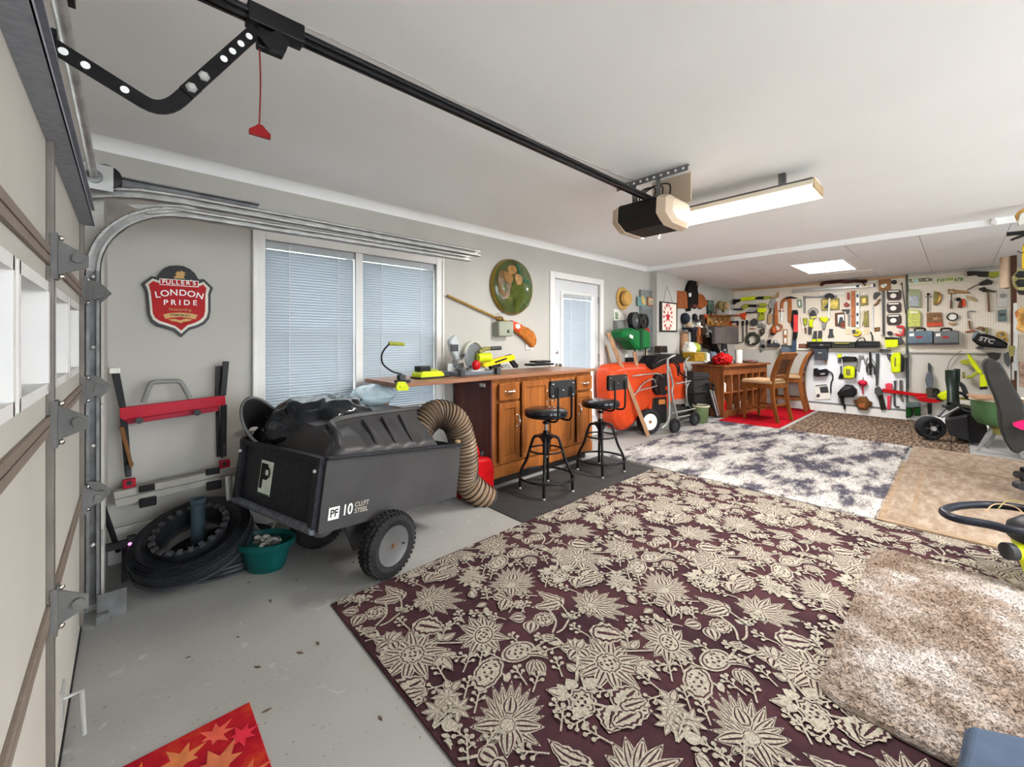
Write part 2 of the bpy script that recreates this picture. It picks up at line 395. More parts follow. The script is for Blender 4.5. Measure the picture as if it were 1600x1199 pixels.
for (a, b_) in ((WX0, MX-.03), (MX+.03, WX1)):
    for (c, d, yy) in ((WZ0+.0, (WZ0+WZ1)/2+.02, W+.075), ((WZ0+WZ1)/2-.02, WZ1, W+.105)):
        sh = MB(); f = .035
        sh.b2(a, a+f, yy, yy+.03, c, d).b2(b_-f, b_, yy, yy+.03, c, d).b2(a+f, b_-f, yy, yy+.03, c, c+f).b2(a+f, b_-f, yy, yy+.03, d-f, d)
        so = sh.build('sash', white, wn); B2(a+f, b_-f, yy+.012, yy+.016, c+f, d-f).build('pane', glass, so)
    blind(wn, a+.002, b_-.002, WZ0+.004, WZ1-.001, W+.03)
# side door with glazed panel
dr = T('door_1', 'white side door with blind behind its glazed panel', 'door', ((DX0+DX1)/2, W, 0), kind='structure')
for (a, b_, c, d) in ((DX0-.08, DX0, 0, DZ1+.075), (DX1, DX1+.08, 0, DZ1+.075), (DX0, DX1, DZ1, DZ1+.075)):
    B2(a, b_, W-.02, W, c, d).build('casing', white, dr, bev=.006)
GX0, GX1, GZ0, GZ1 = 3.915, 4.55, .30, 1.86
lf = MB(); yy = W+.02
lf.b2(DX0+.004, GX0, yy, yy+.045, .01, DZ1-.004).b2(GX1, DX1-.004, yy, yy+.045, .01, DZ1-.004).b2(GX0, GX1, yy, yy+.045, .01, GZ0).b2(GX0, GX1, yy, yy+.045, GZ1, DZ1-.004)
leaf = lf.build('door_leaf', mat('door_paint', (208, 210, 212), .5, var=.02), dr)
B2(GX0, GX1, yy+.026, yy+.03, GZ0, GZ1).build('pane', glass, leaf)
for (a, b_, c, d) in ((GX0-.03, GX0+.006, GZ0-.03, GZ1+.03), (GX1-.006, GX1+.03, GZ0-.03, GZ1+.03), (GX0, GX1, GZ0-.03, GZ0), (GX0, GX1, GZ1, GZ1+.03)):
    B2(a, b_, yy-.014, yy, c, d).build('glazing_bead', white, leaf, bev=.004)
blind(dr, GX0+.03, GX1-.03, GZ0+.01, GZ1-.005, yy+.008)
for z in (1.82, 1.05, .28): B2(DX1-.012, DX1+.006, W-.008, W+.02, z-.05, z+.05).build('hinge', galv, dr)
kb = MB().lathe([(.028, 0), (.028, .006), (.012, .01), (.012, .035), (.026, .042), (.03, .06), (.02, .075), (0, .078)], (DX0+.07, yy, .98), (0, -1, 0), 16).build('door_knob', chrome, leaf, True)
MB().lathe([(.024, 0), (.024, .012), (.016, .018), (0, .018)], (DX0+.07, yy, 1.14), (0, -1, 0), 16).build('deadbolt', chrome, leaf, True)
# ------------------------------------------------------------------ sectional garage door
gd = T('door_2', 'cream sectional garage door with brown rails and a row of small windows', 'garage door', (-.15, 0, 0), kind='structure')
XD = -.15; J = [.02, .585, 1.065, 1.497, 1.965]
WINS = [(-2.2+i*.437, -2.2+i*.437+.37) for i in range(7)]+[(.69, 1.08), (1.125, 1.505), (1.635, 1.95), (2.0, 2.36)]
WINS = [q for q in WINS if q[1] < .66]+WINS[-4:]
for i in range(4):
    if i != 2: sec = B2(XD-.045, XD, DY0+.02, DY1-.015, J[i], J[i+1]).build('door_section', cream, gd)
    else:
        ys = sorted([DY0+.02, DY1-.015]+[q for p in WINS for q in p])
        sec = wallcells(ys, [J[2], 1.165, 1.41, J[3]], [(p[0], p[1], 1.165, 1.41) for p in WINS], lambda q, a, b_, c, d: q.b2(XD-.045, XD, a, b_, c, d)).build('door_section', cream, gd)
        for a, b_ in WINS:
            fr = MB()
            for (p, q, r, s_) in ((a-.012, a+.012, 1.153, 1.422), (b_-.012, b_+.012, 1.153, 1.422), (a, b_, 1.153, 1.177), (a, b_, 1.398, 1.422)): fr.b2(XD-.075, XD+.012, p, q, r, s_)
            f_ = fr.build('window_frame', white, sec)
            fi = MB()
            for (p, q, r, s_) in ((a+.012, a+.034, 1.177, 1.398), (b_-.034, b_-.012, 1.177, 1.398), (a+.034, b_-.034, 1.177, 1.2), (a+.034, b_-.034, 1.376, 1.398)): fi.b2(XD-.075, XD-.05, p, q, r, s_)
            fi.build('window_sash', white, sec); B2(XD-.066, XD-.062, a+.034, b_-.034, 1.2, 1.376).build('window_pane', dim_glass, sec)
for z in J[1:4]:
    for dz in (-.0125, .0125): B2(XD, XD+.008, DY0+.02, DY1-.015, z+dz-.0105, z+dz+.0105).build('section_rail', brownstrip, gd, bev=.001)
stile = mat('stile_steel', (112, 106, 100), .45, .3, var=.15)
for ys_ in (1.585, .2, -1.1, 2.6, -2.32):
    for i in range(4):
        if ys_ == .2 and i == 2: continue
        B2(XD, XD+.014, ys_-.018, ys_+.018, J[i]+.024, J[i+1]-.024).build('stile', stile, gd, bev=.002)
    for z in J[1:4]:
        h = MB().b2(XD+.008, XD+.02, ys_-.022, ys_+.022, z-.06, z+.06)
        h.ext([(XD+.02, ys_+.006, z-.045), (XD+.02, ys_+.006, z+.045), (XD+.075, ys_+.006, z+.01), (XD+.075, ys_+.006, z-.02)], (0, 0, 0), (0, .008, 0))
        h.cyl((XD+.056, ys_-.004, z), (XD+.056, ys_+.024, z), .012, 10)
        ho = h.build('hinge', hingem, gd)
        for dz in (-.05, .05): MB().ell((XD+.024, ys_+.01, z+dz), .008, 8, 5).build('bolt', chrome, ho, True)
st = MB().b2(XD, XD+.046, DY0+.05, DY1-.02, 1.787, 1.793).b2(XD, XD+.003, DY0+.05, DY1-.02, 1.787, 1.86).b2(XD, XD+.046, DY0+.05, DY1-.02, 1.856, 1.862).b2(XD+.043, XD+.046, DY0+.05, DY1-.02, 1.787, 1.80)
st.build('top_strut', bluesteel, gd)
ft = MB().b2(XD, XD+.03, 1.5, 1.64, .06, .075).b2(XD+.028, XD+.045, 1.56, 1.6, .005, .075)
B2(XD-.03, XD+.004, DY0, DY1, 0, .02).build('bottom_seal', rubber, gd)
fb = MB().tube([(XD, 1.9, .16), (XD+.045, 1.9, .165), (XD+.05, 1.9, .02)], .007, 8); fb.b2(XD, XD+.006, 1.86, 1.94, .1, .2); fb.build('lift_handle', lgrey, gd)
# side track: jamb rail, curve and two horizontal rails
tr = T('garage_door_track', 'galvanised double garage door track curving up beside the front wall', 'track', (-.115, 2.68, 0))
def chan(pts, wd, dp, n_):   # C channel swept along pts in plane of constant Y
    mb = MB(); pts = [Vector(p) for p in pts]
    for i in range(len(pts)-1):
        d = (pts[i+1]-pts[i]); x = d.normalized(); z = x.cross(Vector((0, 1, 0)))
        for q0, q1, r0, r1 in ((-wd/2, wd/2, 0, .003), (-wd/2, -wd/2+.003, 0, dp), (wd/2-.003, wd/2, 0, dp), (-wd/2, -wd/2+.014, dp-.003, dp), (wd/2-.014, wd/2, dp-.003, dp)):
            vs = []
            for p in (pts[i], pts[i+1]):
                for zz, yy_ in ((q0, r0), (q1, r0), (q1, r1), (q0, r1)): vs.append(p+z*zz-Vector((0, yy_, 0)))
            mb.add(vs, [(0, 1, 2, 3), (7, 6, 5, 4), (0, 4, 5, 1), (1, 5, 6, 2), (2, 6, 7, 3), (3, 7, 4, 0)])
    return mb
YT = 2.72; R = .33
chan([(-.113, YT, .06), (-.113, YT, 1.60)], .05, .04, 0).build('vertical_rail', galvd, tr)
arc = [(-.113+R*(1-math.cos(t)), YT, 1.60+R*math.sin(t)) for t in [math.pi/2*i/12 for i in range(13)]]
chan(arc, .05, .04, 0).build('curved_rail', galv, tr)
chan([arc[-1], (2.04, YT, 1.945)], .045, .04, 0).build('lower_rail', galv, tr)
up = [(-.135, YT, 1.945), (-.05, YT, 1.972), (.05, YT, 1.99), (.2, YT, 1.998), (2.14, YT, 2.0)]
chan(up, .05, .04, 0).build('upper_rail', galv, tr)
MB().b2(-.12, .55, YT-.0, YT+.004, 2.015, 2.055).b2(-.12, .55, YT-.035, YT+.004, 2.05, 2.055).build('angle_bar', galvd, tr)
gs = MB().ext([(.0, YT-.02, 1.93), (.26, YT-.02, 1.985), (.26, YT-.02, 1.955), (.08, YT-.02, 1.90)], (0, 0, 0), (0, .004, 0)); gs.build('gusset_plate', galv, tr)
for z in (.35, .95, 1.5):
    B2(-.135, -.082, YT, YT+.05, z-.03, z+.03).build('jamb_bracket', galv, tr)
for z in (.35, .8, 1.25, 1.57): MB().ell((-.113, YT-.042, z), .009, 8, 5).build('bolt', lgrey, tr, True)
for z, s_ in ((1.065, 1), (1.497, 1), (.585, 1)):
    MB().ext([(-.09, YT-.05, z-.05), (-.13, YT-.05, z+.06), (-.09, YT-.05, z+.05), (-.05, YT-.05, z)], (0, 0, 0), (0, -.006, 0)).cyl((-.088, YT-.07, z), (-.088, YT-.02, z), .014, 10).build('roller', hingem, tr)
hb = MB(); a = Vector((1.92, YT, 2.02)); b_ = Vector((1.80, W-.01, 2.16))
for k in range(2): hb.tube([a+Vector((k*.05, 0, 0)), b_+Vector((k*.05, 0, 0))], .008, 6)
hb.box((a+b_)/2+Vector((.025, 0, 0)), (.05, .02, .03)); hb.build('hanger', galvd, tr)
fk = MB().b2(-.10, .0, 2.66, 2.665, .0, .12).b2(-.10, -.06, 2.62, 2.665, 0, .04); fk.build('flag_bracket', galvd, tr)
# torsion shaft over the door
ts = T('torsion_shaft', 'grey steel torsion shaft with cable drum above garage door', 'shaft', (-.1, 0, 2.02))
MB().cyl((-.108, DY0, 2.015), (-.108, 2.68, 2.015), .0135, 12).build('shaft', galv, ts, True)
B2(-.155, -.045, 2.632, 2.64, 1.96, 2.075).build('bearing_plate', lgrey, ts)
MB().lathe([(.03, 0), (.03, .012), (.022, .014), (0, .014)], (-.108, 2.632, 2.015), (0, -1, 0), 16).build('bearing', galvd, ts, True)
MB().lathe([(.05, 0), (.055, .004), (.05, .012), (.05, .05), (.055, .056), (.05, .06)], (-.07, 2.645, 2.03), (0, 1, 0), 20).build('cable_drum', black, ts, True)
B2(-.155, -.09, 1.33, 1.45, 2.08, 2.12).build('header_bracket', blackm, ts)
# photo eye sensor by the track
pe = T('door_sensor', 'black safety sensor with pink light on rod by garage track', 'sensor', (.0, 3.0, 0))
MB().tube([P(153, 770, Y=3.0), P(185, 862, Y=3.05)], .012, 8).build('rod', black, pe, True)
B2(-.09, .02, 2.95, 2.98, .20, .235).build('arm', black, pe, bev=.003)
B2(.0, .035, 2.95, 2.99, .185, .25).build('housing', black, pe, bev=.004)
MB().ell((.012, 2.948, .215), .008, 8, 6).build('lens', emat('pink_led', (240, 120, 220), 1.5), pe, True)
B2(-.02, .03, 3.0, 3.05, 0, .19).build('foot', dgrey, pe, bev=.004)
# ceiling lamps
def fluo(name, label, x0, x1, y0, y1):
    t = T(name, label, 'ceiling light', ((x0+x1)/2, (y0+y1)/2, 2.3)); z0 = 2.25
    hz = mat('lamp_enamel', (236, 226, 206), .4, var=.02)
    MB().ext([((x0+x1)/2-.06, y0, 2.315), ((x0+x1)/2+.06, y0, 2.315), (x1, y0, 2.285), (x1, y0, z0-.022), (x1-.004, y0, z0-.022), (x1-.01, y0, 2.275), ((x0+x1)/2+.05, y0, 2.30), ((x0+x1)/2-.05, y0, 2.30), (x0+.01, y0, 2.275), (x0+.004, y0, 2.262), (x0, y0, 2.262), (x0, y0, 2.29)], (0, 0, 0), (0, y1-y0, 0)).build('reflector', hz, t)
    B2((x0+x1)/2-.05, (x0+x1)/2+.05, y0+.02, y1-.02, 2.312, 2.33).build('ballast_cover', galvd, t)
    for yy_ in (y0+.2, y1-.2): B2((x0+x1)/2-.02, (x0+x1)/2+.02, yy_-.02, yy_+.02, 2.33, ZC).build('ceiling_spacer', galvd, t)
    for yy_ in (y0, y1): B2(x0, x1, yy_-.006, yy_+.006, z0-.012, 2.30).build('end_cap', mat('lamp_end', (176, 150, 116), .5), t, bev=.01)
    tube = emat('fluorescent_tube', (255, 246, 226), 7) if 'fluorescent_tube' not in MATS else MATS['fluorescent_tube']
    for xx in ((x0+x1)/2-.065, (x0+x1)/2+.065): MB().cyl((xx, y0+.03, 2.243), (xx, y1-.03, 2.243), .019, 12).build('tube', tube, t, True)
    li = bpy.data.lights.new('lamp_light', 'AREA'); li.shape = 'RECTANGLE'; li.size = x1-x0-.02; li.size_y = y1-y0-.05; li.energy = FLUO; li.color = (1, .96, .90)
    lo = bpy.data.objects.new('lamp_light', li); C.objects.link(lo); lo.parent = t; lo.location = (0, 0, 2.218-2.3)
    li.spread = math.pi
    return t
fl = fluo('ceiling_light', 'long two-tube fluorescent ceiling light beside the door opener', 3.14, 3.40, .61, 1.75)
MB().tube([(3.33, 1.70, 2.23), (3.30, 1.72, 2.15)], .002, 5).ell((3.30, 1.72, 2.148), .006, 6, 4).build('pull_string', paper, fl)
fluo('ceiling_light', 'added unseen fluorescent ceiling light brightening the right side of the garage', 3.14, 3.40, -2.0, -.86)  # second fixture is invented, out of view, added to brighten the room
lp = T('led_panel', 'square white flush light panel in rear tiled ceiling', 'ceiling light', ((LX0+LX1)/2, (LY0+LY1)/2, ZB))
MB().b2(XS+1.203, XS+2.397-.0, LY0-.0, LY0+.0001, ZB, ZB+.01)
fr = MB(); 
for (a, b_, c, d) in ((LX0-.02, LX0, LY0-.02, LY1+.02), (LX1, LX1+.02, LY0-.02, LY1+.02), (LX0, LX1, LY0-.02, LY0), (LX0, LX1, LY1, LY1+.02)): fr.b2(a, b_, c, d, ZB-.008, ZB+.012)
fr.build('frame', white, lp)
B2(LX0, LX1, LY0, LY1, ZB-.004, ZB+.008).build('diffuser', emat('led_diffuser', (244, 248, 255), 3.2), lp)
li = bpy.data.lights.new('lamp_light', 'AREA'); li.shape = 'RECTANGLE'; li.size = LX1-LX0; li.size_y = LY1-LY0; li.energy = LED; li.color = (1, .97, .93)
lo = bpy.data.objects.new('lamp_light', li); C.objects.link(lo); lo.parent = lp; lo.location = (0, 0, -.012)
# ================================================================== RUGS AND MATS
def rugmat(name, c1, c2, sc_=6, c3=None, stretch=None, lo=.42, hi=.58, bump=.6, bsc=260, det=8):
    m = bpy.data.materials.new(name); m.use_nodes = True; N = m.node_tree.nodes; L = m.node_tree.links; b = N['Principled BSDF']; b.inputs['Roughness'].default_value = .95; b.inputs['Specular IOR Level'].default_value = .1
    tc = N.new('ShaderNodeTexCoord'); mp = N.new('ShaderNodeMapping'); L.new(tc.outputs['Object'], mp.inputs[0])
    if stretch: mp.inputs['Scale'].default_value = stretch
    n = N.new('ShaderNodeTexNoise'); n.inputs['Scale'].default_value = sc_; n.inputs['Detail'].default_value = det; n.inputs['Roughness'].default_value = .65; L.new(mp.outputs[0], n.inputs['Vector'])
    r = N.new('ShaderNodeValToRGB'); e = r.color_ramp.elements; e[0].position = lo; e[1].position = hi; e[0].color = lin(c1); e[1].color = lin(c2)
    if c3: q = e.new((lo+hi)/2); q.color = lin(c3)
    L.new(n.outputs[0], r.inputs[0]); L.new(r.outputs[0], b.inputs['Base Color'])
    n2 = N.new('ShaderNodeTexNoise'); n2.inputs['Scale'].default_value = bsc; n2.inputs['Detail'].default_value = 3; L.new(tc.outputs['Object'], n2.inputs['Vector'])
    bp = N.new('ShaderNodeBump'); bp.inputs['Strength'].default_value = bump; bp.inputs['Distance'].default_value = .01; L.new(n2.outputs[0], bp.inputs['Height']); L.new(bp.outputs[0], b.inputs['Normal'])
    MATS[name] = m; return m
def rug(name, label, x0, x1, y0, y1, th, m, z=0, rad=.0, cat='rug'):
    t = T(name, label, cat, ((x0+x1)/2, (y0+y1)/2, z)); 
    if rad:
        pts = []
        for cx, cy, a0 in ((x1-rad, y1-rad, 0), (x0+rad, y1-rad, 90), (x0+rad, y0+rad, 180), (x1-rad, y0+rad, 270)):
            for k in range(7): a = math.radians(a0+k*15); pts.append((cx+rad*math.cos(a), cy+rad*math.sin(a), z))
        MB().ext(pts, (0, 0, 0), (0, 0, th), min(th*.6, .012)).build('pile', m, t)
    else: B2(x0, x1, y0, y1, z, z+th).build('pile', m, t, bev=min(.004, th*.4))
    return t
RX0, RX1, RY0, RY1 = .722, 3.885, -.42, 2.062
fr = rug('floral_rug', 'large maroon rug woven with cream flowers in front of the stools', RX0, RX1, RY0, RY1, .008, rugmat('maroon_weave', (54, 34, 40), (70, 44, 48), 3, bsc=500, bump=.3))
z0 = .0085
class Flora:
    def __init__(s): s.p = []
    def poly(s, pts, layer): s.p.append((pts, layer))
    def leaf(s, a, b, w, layers=3, bend=0, ser=0):
        a = Vector(a); b = Vector(b); d = b-a; n = Vector((-d.y, d.x)).normalized(); Ln = d.length; K = 9
        def out(k, sh):
            L_ = []; R_ = []
            for i in range(K+1):
                t = sh+(1-2*sh*.9)*i/K; wd = w*.46*math.sin(math.pi*t**.8)*k
                if ser and i % 2: wd *= 1.25
                c = a+d*t+n*bend*math.sin(math.pi*t)
                L_.append(c+n*wd); R_.append(c-n*wd)
            return L_+R_[::-1]
        s.poly(out(1, 0), 0)
        if layers > 1: s.poly(out(.76, .10), 1); s.poly(out(.55, .15), 2)
        if layers > 2: s.poly(out(.13, .22), 3)
    def blob(s, c, rx, ry, ang=0, layers=3, bump=0, nb=12):
        c = Vector(c)
        for l, k in ((0, 1), (1, .86), (2, .76))[:3 if layers > 1 else 1]:
            P_ = []
            for i in range(28):
                a = 2*math.pi*i/28; r = 1+bump*math.sin(a*nb); x = rx*k*r*math.cos(a); y = ry*k*r*math.sin(a)
                P_.append(c+Vector((x*math.cos(ang)-y*math.sin(ang), x*math.sin(ang)+y*math.cos(ang))))
            s.poly(P_, l)
        if layers > 2:
            for q in range(14):
                rr = (.25, .55)[q % 2]; aa = q*2.4; x = rx*rr*math.cos(aa); y = ry*rr*math.sin(aa); cc = c+Vector((x*math.cos(ang)-y*math.sin(ang), x*math.sin(ang)+y*math.cos(ang)))
                s.poly([cc+Vector((math.cos(t), math.sin(t)))*.0055 for t in (0, 1.05, 2.1, 3.14, 4.19, 5.24)], 3)
    def stem(s, pts, w=.008):
        pts = [Vector((p[0], p[1], 0)) for p in pts]; pts = catmull(pts, 5) if len(pts) > 2 else pts
        for i in range(len(pts)-1):
            d = (pts[i+1]-pts[i]).to_2d(); n = Vector((-d.y, d.x)).normalized()*w/2; e = d*.05
            a = pts[i].to_2d()-e; b = pts[i+1].to_2d()+e; s.poly([a+n, b+n, b-n, a-n], 0)
    def twig(s, c, ang, r=.05):
        c = Vector(c); d = Vector((math.cos(ang), math.sin(ang))); s.stem([c-d*r, c+d*r], .006)
        for t, sg in ((-.3, 1), (0, -1), (.35, 1), (.6, -1)):
            q = c+d*r*t; e = q+Vector((math.cos(ang+sg*.9), math.sin(ang+sg*.9)))*r*.55
            s.stem([q, e], .005); s.blob(e, .008, .008, 0, 1)
        s.blob(c+d*r, .009, .009, 0, 1)
fo = Flora()
def g(x, y):  # crop of the photograph (640..1000 x 980..1199) to the floor
    q = P(640+x/4.444, 980+y/4.444, Z=0); return Vector((q.x, q.y))
def g2(x, y):
    q = P(520+x/3.2, 860+y/3.2, Z=0); return Vector((q.x, q.y))
c = g(680, 700)
for tx, ty, w_ in ((425, 645, .05), (490, 575, .06), (515, 480, .055), (575, 420, .055), (640, 400, .055), (710, 385, .055), (775, 400, .055), (840, 440, .055), (905, 490, .06), (935, 560, .06), (940, 635, .06), (460, 815, .06), (550, 850, .06), (915, 850, .06)): fo.leaf(c, g(tx, ty), w_*.72, 3)
for tx, ty in ((415, 715), (940, 715), (790, 915), (675, 935)): fo.leaf(c, g(tx, ty), .062)
fo.leaf(g(690, 640), g(708, 480), .07)
fo.blob(c, .03, .03, 0, 2, .12)
c = g(515, 70)
for tx, ty in ((315, 105), (355, 165), (415, 230), (545, 218), (628, 183), (695, 95), (650, -10), (590, -60), (500, -85), (410, -60), (340, 0)): fo.leaf(c, g(tx, ty), .062)
fo.blob(c, .06, .045, .7, 3)
c = g(1380, 265)
for k in range(11):
    a = k*2*math.pi/11; fo.leaf(c, c+Vector((math.cos(a), math.sin(a)))*.155, .062)
fo.blob(c, .055, .055, 0, 3, .1)
c = g2(480, 258)
for tx, ty in ((398, 262), (415, 215), (455, 190), (505, 180), (560, 182), (612, 195), (650, 222), (668, 262), (640, 308), (575, 332), (500, 338), (435, 318)): fo.leaf(c, g2(tx, ty), .054, 3)
fo.leaf(c, g2(600, 268), .06); fo.blob(c, .022, .022, 0, 2)
fo.blob(g(545, 335), .085, .052, math.radians(-20)+.75, 3, .05, 18); fo.leaf(g(660, 400), g(700, 330), .03, 1); fo.stem([g(650, 345), g(680, 400)])
fo.leaf(g2(372, 232), g2(262, 185), .06, 3, .02, 1); fo.leaf(g2(368, 238), g2(185, 268), .075, 3, .01, 1)
fo.stem([g2(340, 255), g2(345, 300), g2(335, 320)]); fo.leaf(g2(335, 318), g2(315, 295), .03, 1); fo.leaf(g2(335, 318), g2(390, 315), .03, 1)
fo.stem([g2(335, 325), g2(280, 370), g2(235, 390)], .009); fo.stem([g2(262, 270), g2(268, 330), g2(215, 390)], .009)
for x, y, tx, ty in ((130, 315, 45, 320), (215, 300, 200, 345), (150, 330, 100, 395)): fo.leaf(g2(x, y), g2(tx, ty), .08, 3)
fo.blob(g2(212, 325), .05, .045, 0, 3, .1)
fo.blob(g(755, 190), .075, .05, -.2, 3, .06, 14); fo.leaf(g(800, 210), g(965, 245), .06, 3, .03); fo.leaf(g(860, 245), g(832, 360), .05); fo.leaf(g(880, 245), g(940, 360), .05); fo.stem([g(800, 205), g(880, 160), g(960, 100), g(1000, 70)], .01)
fo.leaf(g(1245, 45), g(1505, 85), .13, 3, 0, 1); fo.leaf(g(1020, 95), g(890, 85), .045); fo.leaf(g(1060, 130), g(960, 135), .03, 1); fo.stem([g(1020, 95), g(1070, 140)], .009)
c = g(1170, 175)
for tx, ty in ((1035, 160), (1105, 245), (1265, 150), (1250, 240)): fo.leaf(c, g(tx, ty), .075)
fo.leaf(c, g(1095, 100), .05, 2); fo.leaf(c, g(1145, 92), .05, 2); fo.leaf(c, g(1205, 102), .05, 2)
fo.stem([g(1170, 220), g(1160, 390)], .012); fo.stem([g(1195, 370), g(1220, 470), g(1190, 540)], .01); fo.leaf(g(1165, 330), g(1085, 275), .045, 2); fo.leaf(g(1165, 310), g(1230, 290), .04, 2)
fo.leaf(g(1170, 440), g(1085, 380), .05, 1, .01, 1); fo.leaf(g(1235, 455), g(1310, 385), .05, 1, .01, 1)
fo.blob(g(1195, 545), .06, .05, .5, 3, .12, 9); fo.leaf(g(1190, 580), g(1150, 665), .05, 1); fo.leaf(g(1200, 580), g(1235, 640), .04, 1)
for x, y in ((190, 605), (330, 595), (258, 505)):
    c = g(x, y)
    for k in range(8): a = k*math.pi/4+.2; fo.leaf(c, c+Vector((math.cos(a), math.sin(a)))*.058, .024, 2)
    fo.blob(c, .012, .012, 0, 2)
fo.leaf(g(270, 460), g(255, 385), .04, 2); fo.leaf(g(290, 470), g(355, 390), .04, 2); fo.stem([g(195, 640), g(160, 730)], .01); fo.stem([g(290, 640), g(165, 730)], .01); fo.leaf(g(220, 700), g(345, 725), .05, 1)
c = g(1430, 598); fo.leaf(c, g(1590, 440), .12, 3, 0, 1); fo.leaf(c, g(1690, 610), .1, 3, 0, 1); fo.leaf(g(1420, 570), g(1385, 770), .1, 3, 0, 1); fo.stem([g(1270, 555), c], .01)
fo.leaf(g(1105, 495), g(945, 460), .05, 2); fo.leaf(g(1095, 480), g(1020, 420), .035, 1); fo.leaf(g(1090, 490), g(1040, 540), .035, 1); fo.stem([g(1095, 490), g(1160, 560)], .012)
for x, y, tx, ty in ((205, 222, 328, 205), (215, 222, 302, 328), (215, 225, 182, 300), (220, 118, 195, 58), (222, 118, 322, 60)): fo.leaf(g(x, y), g(tx, ty), .045, 2)
fo.stem([g(120, 215), g(215, 222)], .008); fo.stem([g(150, 135), g(360, 130)], .008)
fo.leaf(g(245, 800), g(260, 765), .035, 1); fo.leaf(g(230, 825), g(300, 850), .035, 1); fo.stem([g(330, 950), g(400, 940), g(490, 920)], .01); fo.leaf(g(480, 880), g(620, 965), .08, 3)
for x, y, a in ((400, 270, .3), (740, 115, 1.2), (500, 222, .4), (590, 222, 1.5), (1180, 45, 1.3), (1035, 300, .7), (385, 800, 1.4), (860, 900, 2), (1300, 780, 1.5), (1360, 470, 2.2), (470, 540, .4), (770, 362, 1), (880, 405, .2), (1045, 605, .9), (1190, 680, 2.6), (975, 180, 2.5), (215, 335, 1.1), (165, 450, 2.4), (400, 445, .4), (1060, 660, .3), (380, 230, 2.2)): fo.twig(g(x, y), a+.3, .045)
fo.leaf(g2(880, 248), g2(840, 322), .07, 3, 0, 1); fo.leaf(g2(770, 280), g2(715, 300), .04, 2); fo.leaf(g2(765, 300), g2(770, 345), .03, 1); fo.leaf(g2(705, 255), g2(690, 215), .05, 2); fo.leaf(g2(600, 130), g2(470, 165), .08, 3, 0, 1); fo.leaf(g2(520, 130), g2(640, 110), .06, 3, 0, 1)
for x, y, a in ((840, 215, .3), (770, 235, 1), (820, 350, 2), (900, 300, .4), (640, 350, 1.3), (600, 385, .2), (455, 290, 2.2), (150, 270, .5), (150, 430, 1.8), (390, 300, 2.9), (560, 420, .7), (735, 330, 2.5), (940, 300, 1.2), (700, 160, .2)): fo.twig(g2(x, y), a, .042)
fm = MB(); yarn = mat('cream_yarn', (156, 149, 136), .95, var=.34, scale=130, bump=.4, bscale=400); dyarn = MATS['maroon_weave']
for i in range(-6, 9):
    for j in range(-6, 9):
        off = Vector((.5425*(i+j), .565*(j-i)))
        for ip, (pts, l) in enumerate(fo.p):
            q = [p.to_2d()+off if len(p) == 3 else p+off for p in pts]
            cx = sum(p.x for p in q)/len(q); cy = sum(p.y for p in q)/len(q)
            if RX0-.25 < cx < RX1+.25 and RY0-.25 < cy < RY1+.25:
                fm.add([(p.x, p.y, z0+ip*8e-6) for p in q], [tuple(range(len(q)))], 0 if l in (0, 2) else 1)
me = bpy.data.meshes.new('woven_flowers'); I = WM[fr.name].inverted()
me.from_pydata([tuple(I @ v) for v in fm.v], [], fm.f); me.materials.append(yarn); me.materials.append(dyarn); me.polygons.foreach_set('material_index', fm.mi)
bm = bmesh.new(); bm.from_mesh(me)
for co, no in (((RX0+.012, 0, 0), (-1, 0, 0)), ((RX1-.012, 0, 0), (1, 0, 0)), ((0, RY0+.012, 0), (0, -1, 0)), ((0, RY1-.012, 0), (0, 1, 0))):
    bmesh.ops.bisect_plane(bm, geom=bm.verts[:]+bm.edges[:]+bm.faces[:], plane_co=I @ Vector(co), plane_no=no, clear_outer=True)
for f in bm.faces:
    if f.normal.z < 0: f.normal_flip()
bm.to_mesh(me); bm.free(); o = bpy.data.objects.new('woven_flowers', me); C.objects.link(o); o.parent = fr; o['kind'] = 'stuff'
# shag rug with real tufts
def tuft(par, x0, x1, y0, y1, z, n, h, wd, m, lean=.6, ragged=.02, seed=3, rad=0):
    r = random.Random(seed); mb = MB(); vs = []; fs = []
    for i in range(n):
        x = r.uniform(x0-ragged, x1+ragged); y = r.uniform(y0-ragged, y1+ragged)
        if rad:
            dx = max(x0+rad-x, x-x1+rad, 0); dy = max(y0+rad-y, y-y1+rad, 0)
            if math.hypot(dx, dy) > rad+ragged*.5: continue
        a = r.uniform(0, 6.283); hh = h*r.uniform(.6, 1.2); l = lean*hh*2; d = (math.cos(a), math.sin(a)); w_ = wd*r.uniform(.6, 1.4); k = len(vs)
        a2 = r.uniform(0, 6.283); e = (math.cos(a2)*w_, math.sin(a2)*w_)
        vs += [(x-e[0], y-e[1], z), (x+e[0], y+e[1], z), (x+d[0]*l, y+d[1]*l, z+hh)]; fs.append((k, k+1, k+2))
    mb.v = [Vector(v) for v in vs]; mb.f = fs; mb.mi = [0]*len(fs)
    I = WM[par.name].inverted(); me = bpy.data.meshes.new('pile_tufts'); me.from_pydata([tuple(I @ v) for v in mb.v], [], fs); me.materials.append(m)
    o = bpy.data.objects.new('pile_tufts', me); C.objects.link(o); o.parent = par; o['kind'] = 'stuff'
shm = rugmat('shag_white_slate', (92, 88, 100), (206, 202, 198), 1.9, c3=(178, 172, 168), stretch=(.9, 2.1, 1), lo=.43, hi=.57, bsc=180, bump=.9, det=10)
sh = rug('shag_rug', 'white shag rug with slate grey streaks in the middle of the floor', 3.895, 6.82, .40, 2.60, .016, shm)
tuft(sh, 3.90, 6.82, .40, 2.60, .013, 34000, .016, .0045, shm)
